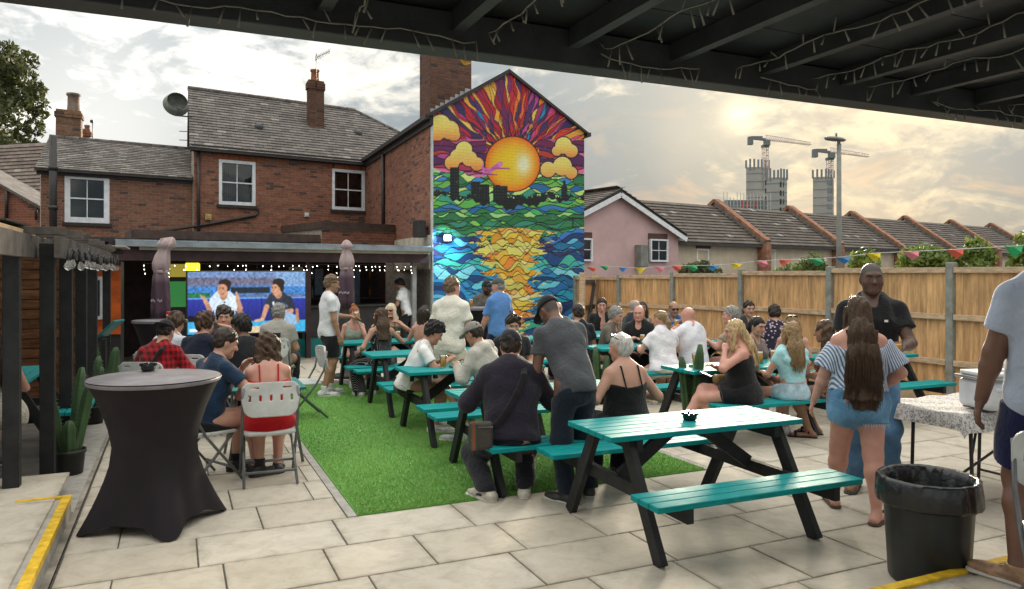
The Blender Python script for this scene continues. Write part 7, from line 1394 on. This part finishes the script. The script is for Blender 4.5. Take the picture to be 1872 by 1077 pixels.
for sx in (-1, 1): MB().box((sx*.13, -.178, .17), (.11, .03, .028)).build('handle', M_white, ro_, .008); MB().box((sx*.18, 0, .004), (.05, .28, .008)).build('foot', M_dark, ro_)
# ================================================================== people
def wpos(PT, loc): return PT['E'].location+Matrix.Rotation(PT['E'].rotation_euler.z, 3, 'Z') @ (Vector(tuple(loc))*PT['s'])
def hold(PT, sg, off=.09): W, E_ = PT['WR'][sg], PT['EL'][sg]; return wpos(PT, W+nz(W-E_)*off)
tab = dict(hl=(-.17, .42, .80), hr=(.17, .42, .80))
# --- left, around the small tables
P = person('woman with wavy brown hair in a red strappy dress seen from behind', -2.13, 6.56, -22, 1.66, True, .45, lean=10, head=(-15, -14), hl=(-.16, .42, .74), hr=(.12, .45, .75), top=('dress', 'b40f18'), bot=('skirt', 'b40f18'), shoe='1a1a1a', hair=('wavy', 'brown'), skin='pink', girth=1.10, fl=(-.10, .25, 0), fr=(.10, .28, 0))
chair(-2.13, 6.56, -22, 'white folding chair under the woman in the red dress')
P = person('man with dark faded hair in a navy tee looking at his phone', -2.66, 6.5, 38, 1.78, False, .45, lean=14, head=(18, -16), hl=(-.02, .36, .92), hr=(.20, .38, .88), top=('tee', '16304a'), bot=('shorts', '1c1c20'), shoe='1a1a1a', hair=('fade', 'dark'), skin='fair', fr=(.22, .42, 0), fl=(-.12, .40, 0), sock='202020')
h_ = hold(P, 1, .10); slab_item('phone', h_+Vector((.01, 0, .05)), R(-38), (.078, .155, .010), M_dark, 'phone held up by the man in the navy tee', 'phone', R(62))
chair(-2.66, 6.5, 38, 'white folding chair under the man looking at his phone')
person('man in a red checked shirt with a black cap worn backwards', -3.83, 8.0, 4, 1.76, False, .45, lean=20, head=(-6, -16), hl=(-.18, .40, .78), hr=(.16, .40, .78), top=('sweater', 'b01522', 'check'), bot=('trousers', '1c1e24'), shoe='1a1a1a', hair=('short', 'dark'), cap=('17151b', True), skin='fair', specs='strap', girth=1.05); chair(-3.83, 8.0, 4, 'white folding chair under the man in the red checked shirt')
person('man with tousled brown hair in a pale tee before the red checked shirt', -4.22, 9.1, 12, 1.78, False, .45, lean=16, head=(0, -14), top=('tee', 'd4dae2'), bot=('trousers', '20242c'), hair=('curly', 'brown'), girth=1.05); chair(-4.22, 9.1, 12, 'white folding chair under the man in the pale tee')
person('man with brown hair in a navy tee facing the big screen', -3.68, 8.75, 8, 1.80, False, .45, lean=14, head=(4, -8), top=('tee', '1a2236'), bot=('trousers', '22242c'), hair=('curly', 'brown')); chair(-3.68, 8.75, 8, 'white folding chair under the man in navy facing the screen')
person('man in a dark green jacket close to the big screen', -4.25, 10.9, 0, 1.78, False, .45, lean=10, head=(5, 0), top=('sweater', '2f3a34'), bot=('trousers', '20242c'), hair=('short', 'brown')); chair(-4.25, 10.9, 0, 'folding chair under the man in the green jacket')
P = person('young man in a maroon shirt drinking from a cup', -3.72, 9.75, 172, 1.80, False, .45, lean=4, head=(-4, 4), hl=(-.02, .22, 1.10), hr=(.16, .40, .78), polel=(-1, .1, -.4), top=('tee', '4a2a36'), bot=('trousers', '22242c'), hair=('curly', 'dark'), skin='fair'); chair(-3.72, 9.75, 172, 'folding chair under the man drinking')
h_ = hold(P, -1, .08); e_ = empty('drink_can', h_+Vector((.0, -.05, .02)), 0, 'silver can held to the mouth of the man in maroon', 'can'); e_.rotation_euler = (R(70), 0, 0); MB().lathe([(0, 0), (.026, 0), (.033, .008), (.033, .108), (.027, .12), (0, .118)], 16).build('can_body', mat('can_silver', (.5, .5, .48), .3, .1, 5, metal=.7), e_)
person('dark skinned man in a black tee turned to the left at the small table', -2.92, 8.35, -50, 1.80, False, .45, lean=14, head=(-30, -6), hl=(-.14, .40, .78), hr=(.10, .42, .78), top=('tee', '1c1d22'), bot=('trousers', '202228'), hair=('afro', 'black'), skin='brown', beard=('black', .7), sleeve=.8); chair(-2.92, 8.35, -50, 'folding chair under the man in the black tee')
P9 = person('man in a light grey tee with a dark print on its back', -3.42, 10.9, -3, 1.82, False, .45, lean=8, head=(3, -4), top=('tee', 'a8a49c'), bot=('trousers', '2a2c30'), hair=('short', 'grey'), skin='fair', girth=1.12); chair(-3.42, 10.9, -3, 'folding chair under the man in the light grey tee')
k = MB(); t_ = P9['T']; b_ = -.165; k.add([t_(-.085, b_-.016, .36), t_(.085, b_-.016, .36), t_(.085, b_-.030, .22), t_(-.085, b_-.030, .22)], [(0, 1, 2, 3)]); k.build('print', cloth('242428'), P9['E']); k = MB(); k.add([t_(-.05, b_-.021, .29), t_(0, b_-.019, .345), t_(.05, b_-.021, .29), t_(.035, b_-.034, .235), t_(-.035, b_-.034, .235)], [(0, 1, 2, 3, 4)]); k.build('print_emblem', cloth('b4b0a8'), P9['E'])
chair(-2.62, 9.35, -118, 'empty white folding chair seen from the side near the turf')
# --- women at the far end of the turf
P = person('tall man standing in a white tee and black shorts with a beer', -2.72, 11.1, 62, 1.79, top=('tee', 'e6e8ec'), bot=('shorts', '16161a'), shoe='dedede', hair=('short', 'lbrown'), skin='tan', lean=2, head=(6, -10), hr=(.22, .10, .86), hl=(-.10, .36, 1.12), fl=(-.12, .10, 0), fr=(.12, -.05, 0), beard=('lbrown', .35), sock='e0e0e0')
beer(hold(P, -1, .08)-Vector((0, 0, .07)), 'glass of beer held by the tall man in the white tee')
person('smiling woman with ginger hair tied back at the far table', -2.62, 12.3, 150, 1.65, True, .45, lean=10, head=(-10, 2), hl=(-.05, .24, 1.02), top=('tank', '9aa89a'), bot=('short', 'c8ccc8'), hair=('bun', 'ginger'), skin='pink', shoe='dedede')
person('woman in a black pinstripe outfit with long brown hair sitting at an angle', -1.92, 11.05, -28, 1.68, True, .45, lean=5, head=(-42, 2), hl=(-.26, .22, .66), hr=(.20, .20, .95), fl=(-.32, .12, 0), fr=(-.08, .22, 0), top=('tank', '141416', 'pin'), bot=('wide', '141416', 'pin'), hair=('long', 'brown'), skin='fair', shoe='dedede')
person('blonde woman with sunglasses and a low green top', -2.05, 12.75, 185, 1.68, True, .45, lean=4, head=(5, 0), hl=(-.20, .24, 1.0), hr=(.06, .20, 1.08), top=('cami', '46523c'), bot=('short', '2a2c28'), hair=('long', 'platinum'), skin='fair', glasses='on')
person('dark haired woman with a bare back at the far table', -1.38, 11.6, 12, 1.66, True, .45, lean=4, head=(20, 6), hl=(-.22, .30, .74), top=('none', '000000'), bot=('short', '2a2c30'), hair=('bob', 'dark'), skin='fair')
person('smiling woman with dark hair tied back in a pale top', -1.42, 12.4, 196, 1.66, True, .45, lean=6, head=(-8, 4), hr=(.05, .22, 1.0), top=('tee', 'c9a9a0'), bot=('short', '2a2c30'), hair=('pony', 'dark'), skin='pink')
person('barman in a white tee working behind the counter', -2.42, 17.35, -70, 1.72, lean=14, head=(-4, -24), hl=(-.14, .36, 1.10), hr=(.14, .38, 1.10), top=('tee', 'e4e6e8'), bot=('trousers', '202228'), hair=('quiff', 'black'), skin='tan')
# --- the middle tables
person('teenager with curly black hair in a white tee at the table end', -1.20, 8.62, 78, 1.72, False, .45, lean=26, head=(10, -20), hl=(-.10, .46, .82), hr=(.14, .46, .82), top=('tee', 'e2e2e0'), bot=('shorts', '18181c'), shoe='e0e0e0', hair=('curly', 'black'), skin='tan', fr=(.20, .34, 0), fl=(-.10, .38, 0))
person('man standing in a cream tee and cream shorts with his back turned', -.77, 9.33, 18, 1.76, top=('tee', 'ece8da'), bot=('shorts', 'dcd6c2'), shoe='c8c4b8', hair=('short', 'lbrown'), skin='pink', lean=3, head=(28, -4), girth=1.08, hr=(.30, .06, .84), hl=(-.27, .08, .86))
person('bearded man in a dark cap behind the tall black table', -.46, 13.45, 182, 1.70, lean=10, head=(-35, -18), hl=(-.14, .32, 1.20), hr=(.10, .34, 1.20), top=('sweater', '6a685f', 'lace'), bot=('trousers', '1c2840'), hair=('short', 'dark'), cap=('1e2226', False), skin='brown', beard=('black', .9))
person('man standing in a blue shirt and grey flat cap by the mural', -.20, 11.7, -42, 1.74, top=('polo', '5f8fce'), bot=('trousers', '1a2440'), hair=('short', 'grey'), cap=('565b56', False), skin='pink', girth=1.16, head=(-25, -4), hl=(-.22, .20, .85), sleeve=.8)
person('dark haired man half hidden behind the grey cap', -.02, 9.45, 170, 1.72, False, .45, lean=14, head=(0, -10), top=('tee', '24262c'), bot=('trousers', '202228'), hair=('curly', 'dark'), skin='fair')
person('man in a pale hooded jacket and light grey cap sitting sideways', -.20, 7.95, -58, 1.74, False, .45, lean=20, head=(4, -18), hl=(-.10, .40, .80), hr=(.16, .40, .82), top=('hoodie', 'b9b5ac'), bot=('shorts', '4a4a3c'), hair=('short', 'dark'), cap=('8a8780', False), skin='tan', shoe='e0e0e0')
P = person('stocky man in a navy sweater and black cap seen from behind', .0, 6.03, -4, 1.80, False, .45, lean=13, head=(2, -8), hl=(-.22, .34, .80), hr=(.20, .36, .80), fl=(-.20, -.02, 0, -40), fr=(.10, .06, 0, 6), top=('sweater', '201d2a'), bot=('trousers', '1c1c24'), shoe='c9c4b4', hair=('short', 'dark'), cap=('1b1d26', False), skin='pink', girth=1.22, specs='strap')
bg = empty('shoulder_bag', wpos(P, (-.25, -.20, .53)), R(10), 'small brown shoulder bag with red and green stripe on the man in navy', 'bag'); k = MB(); k.box((0, 0, 0), (.19, .065, .22)); k.build('pouch', mat('bag_cloth', (.05, .042, .036), .7, .2, 40, .3, 120), bg, .03, 4)
for x_, c_ in ((-.075, (.02, .10, .04)), (-.06, (.45, .02, .03)), (-.045, (.02, .10, .04))): MB().box((x_, -.037, 0), (.014, .004, .21)).build('stripe', mat('bag_stripe%d' % (x_*1000), c_, .7), bg)
MB().box((.03, -.038, .07), (.12, .006, .008)).build('zip', M_tube, bg)
person('dark skinned man standing in a grey polo leaning over the table', .50, 6.02, -24, 1.72, lean=27, side=-5, head=(-14, -34), hl=(-.27, .24, .74), hr=(.20, .46, .92), top=('polo', '4a4d52'), bot=('jeans', '16202e'), hair=('crop', 'black'), cap=('17171a', False), skin='brown', shoe='3a3a38', fl=(-.12, -.06, 0, -25), fr=(.14, .06, 0, 20), beard=('black', .4))
person('woman with short silver hair in a black strappy top seen from behind', .98, 6.36, -22, 1.68, True, .45, lean=8, head=(-32, -8), hl=(-.26, .22, .78), hr=(.27, .26, .76), top=('cami', '0e1314'), bot=('trousers', '0f1416'), shoe='1a1a1a', hair=('silver', 'silver'), skin='fair', girth=1.28, glasses='up')
person('man with a dark crop and dark tee beyond the grey polo', 1.02, 11.3, -10, 1.76, False, .45, lean=8, head=(-10, 0), top=('tee', '20242a'), bot=('trousers', '202228'), hair=('short', 'dark'), skin='fair')
person('pink faced man at the table before the mural', .78, 13.1, 175, 1.74, False, .45, lean=8, top=('tee', '30343c'), bot=('trousers', '202228'), hair=('balding', 'grey'), skin='pink')
# --- the far corner group
person('laughing man in a black tee with his hand at his chin', 1.70, 14.2, 185, 1.76, False, .45, lean=8, hl=(-.02, .22, 1.02), top=('tee', '1c1e22'), bot=('trousers', '202228'), hair=('short', 'dark'), skin='pink', girth=1.12)
person('man with grey hair in a brown tee leaning on the table', 1.40, 11.45, 115, 1.76, False, .45, lean=18, side=6, head=(10, -6), hl=(-.16, .42, .80), hr=(.14, .42, .80), top=('tee', '6a6258'), bot=('trousers', '2a2c30'), hair=('short', 'grey'), skin='fair')
person('man with cropped grey hair in a dark tee turned to the right', 2.02, 13.0, 70, 1.80, False, .45, lean=10, head=(20, 0), top=('tee', '2c3038'), bot=('trousers', '202228'), hair=('crop', 'grey'), skin='pink', girth=1.1, **{'hr': (.2, .42, .82)})
person('smiling woman with long dark hair in the far corner', 2.45, 14.1, 190, 1.66, True, .45, lean=6, head=(-5, 2), hr=(.25, .35, .85), top=('tank', 'aab4c4'), bot=('short', '3a4450'), hair=('long', 'dark'), skin='tan')
person('bald man in black with arms on the table', 2.02, 11.75, 200, 1.76, False, .45, lean=14, head=(0, 0), top=('tee', '202226'), bot=('trousers', '202228'), hair=('bald', 'grey'), skin='pink', girth=1.1, **tab)
person('broad woman in a white tee and pale shorts seen from behind', 2.10, 10.32, -18, 1.68, True, .45, lean=10, head=(-28, 0), hl=(-.22, .36, .80), hr=(.20, .38, .80), top=('tee', 'eeecf2'), bot=('shorts', 'c9d0c4'), shoe='c8b8a8', hair=('pony', 'dirty'), skin='pink', girth=1.25, fl=(-.18, .10, 0, -30), fr=(.08, .16, 0))
P = person('bearded man in a blue shirt with glasses facing the camera', 2.72, 12.75, 178, 1.78, False, .45, lean=8, head=(-6, -6), hl=(-.16, .34, .84), hr=(.04, .30, .92), top=('polo', '1f5f9a'), bot=('trousers', '202228'), hair=('balding', 'dark'), skin='tan', beard=('grey', .6), glasses='on')
P = person('bald man in a white shirt holding a drink seen from behind', 2.62, 10.72, -30, 1.76, False, .45, lean=12, head=(-14, 0), hl=(-.14, .30, .98), hr=(.20, .38, .80), top=('tee', 'e2e4ec'), bot=('shorts', 'b9b4a4'), hair=('bald', 'silver'), skin='pink', girth=1.22)
beer(hold(P, -1, .10)-Vector((0, 0, .06)), 'glass of beer held by the bald man in white')
person('man with grey hair in a beige polo looking left', 3.30, 10.85, -48, 1.76, False, .45, lean=12, head=(-22, 0), hl=(-.16, .42, .80), top=('polo', '9a9280'), bot=('trousers', '3a3a38'), hair=('short', 'grey'), skin='pink', girth=1.12)
person('man with short dark hair behind the beige polo', 3.85, 12.3, 172, 1.80, False, .45, lean=6, top=('tee', '3a3a3c'), bot=('trousers', '202228'), hair=('short', 'dark'), skin='fair')
person('man in a dark floral shirt facing the fence', 3.92, 11.15, 15, 1.78, False, .45, lean=14, head=(-10, -10), top=('tee', '2a2638', 'floral'), bot=('trousers', '26262c'), hair=('short', 'dark'), skin='pink', girth=1.08)
# --- women at the right hand bench
P = person('blonde woman in black sitting with crossed legs and a bag on her lap', 2.46, 7.90, -80, 1.74, True, .45, lean=8, head=(-6, -6), hl=(-.10, .22, 1.00), hr=(.12, .30, .80), fl=(-.02, .34, 0, -10), fr=(-.14, .70, .16, -14), top=('tank', '17181c'), bot=('skirt', '141518'), shoe='sandaldark', hair=('long', 'blonde'), skin='pink', girth=1.16)
hb = empty('handbag', wpos(P, (.06, .22, .68)), R(20), 'small tan handbag on the lap of the blonde woman in black', 'bag'); MB().box((0, 0, 0), (.24, .09, .10)).build('pouch', mat('tan_bag', (.25, .16, .07), .6, .2, 20, .3, 60), hb, .03, 3)
slab_item('phone', wpos(P, (-.04, .42, .74)), R(60), (.078, .16, .010), M_dark, 'phone in the hand of the blonde woman in black', 'phone', R(20))
person('girl with long light brown hair in a pale blue crop top', 3.02, 8.06, -12, 1.64, True, .45, lean=4, head=(-30, 2), hl=(-.20, .30, .76), top=('crop', 'a8dce4'), bot=('short', '9ab4c0', 'denim'), hair=('long', 'dirty'), skin='fair', shoe='dedede')
person('woman with curly brown hair in a leopard print playsuit', 3.52, 8.18, -62, 1.68, True, .45, lean=8, head=(-4, -4), hl=(-.14, .34, .72), hr=(.14, .30, .70), top=('cami', '9a6a50', 'leopard'), bot=('short', '9a6a50', 'leopard'), hair=('wavy', 'brown'), skin='mid', shoe='sandaldark', girth=1.14, fl=(-.10, .30, 0), fr=(.14, .26, 0))
person('blonde woman with sunglasses on her hair across the table', 3.58, 9.55, 205, 1.66, True, .45, lean=8, head=(-20, 0), top=('tank', '222428'), bot=('short', '2a2c30'), hair=('long', 'dirty'), skin='fair', glasses='up')
person('dark haired woman across the table from the blonde in black', 2.95, 9.3, 150, 1.66, True, .45, lean=10, head=(0, -6), top=('tee', '7a6a68'), bot=('short', '2a2c30'), hair=('pony', 'black'), skin='fair')
# --- standing at the right
P = person('tall dark skinned man in a black polo holding a drink', 2.98, 6.22, 200, 1.91, top=('polo', '16171a'), bot=('jeans', '4a6e8e', 'denim'), shoe='8a6a4a', hair=('crop', 'black'), skin='dark', head=(-6, -2), hl=(-.16, .34, 1.12), hr=(.24, .06, .84), beard=('black', .18), girth=1.05, fl=(-.12, .05, 0, -18))
k = MB(); t_ = P['T']; k.add([t_(-.10, .150, .335), t_(-.075, .152, .335), t_(-.075, .150, .352), t_(-.10, .148, .352)], [(0, 1, 2, 3)]); k.build('logo', cloth('d8d8d8'), P['E'])
beer(hold(P, -1, .09)-Vector((0, 0, .08)), 'dark drink in the hand of the tall man in black', None, False)
person('woman with very long brown hair in a striped top and frayed denim shorts', 2.58, 5.58, 14, 1.64, True, hl=(-.33, .08, .86), hr=(.17, .12, .98), poler=(1, -.5, -.2), fl=(-.15, .24, 0, -6), fr=(.09, -.16, 0, 34), head=(6, 0), top=('offsh', 'd4dae6', 'stripe'), bot=('jorts', '5a86a8', 'denim'), shoe='sandal', hair=('vlong', 'brown'), skin='pink', girth=1.32, glasses='up', res=.0085)
person('dark skinned man in a grey tee and navy shorts at the right edge', 2.89, 4.0, 22, 1.95, z=.14, hl=(-.30, .04, .83), hr=(.30, .10, .83), top=('tee', 'b4bfd4'), bot=('shorts', '141c44'), shoe='b08a6a', hair=('crop', 'black'), skin='brown', girth=1.18, head=(10, -4), fl=(-.16, -.02, 0, -55), fr=(.14, .12, 0, 10), res=.0085)
# --- pergola
person('woman in a cream lace dress half hidden behind the black post', -4.62, 6.78, -62, 1.64, True, .45, lean=8, hl=(-.2, .40, .78), hr=(.2, .36, .80), top=('tank', 'd8d2c0', 'lace'), bot=('skirt', 'd8d2c0', 'lace'), hair=('long', 'brown'), skin='pink', girth=1.1)
# chairs that only just enter the frame
o = chair(-1.80, 2.18, 150, 'grey chair corner at the bottom left edge of the picture'); o.location.z = .14; o = chair(2.62, 3.42, 200, 'white folding chair cut off by the right edge'); o.location.z = .14
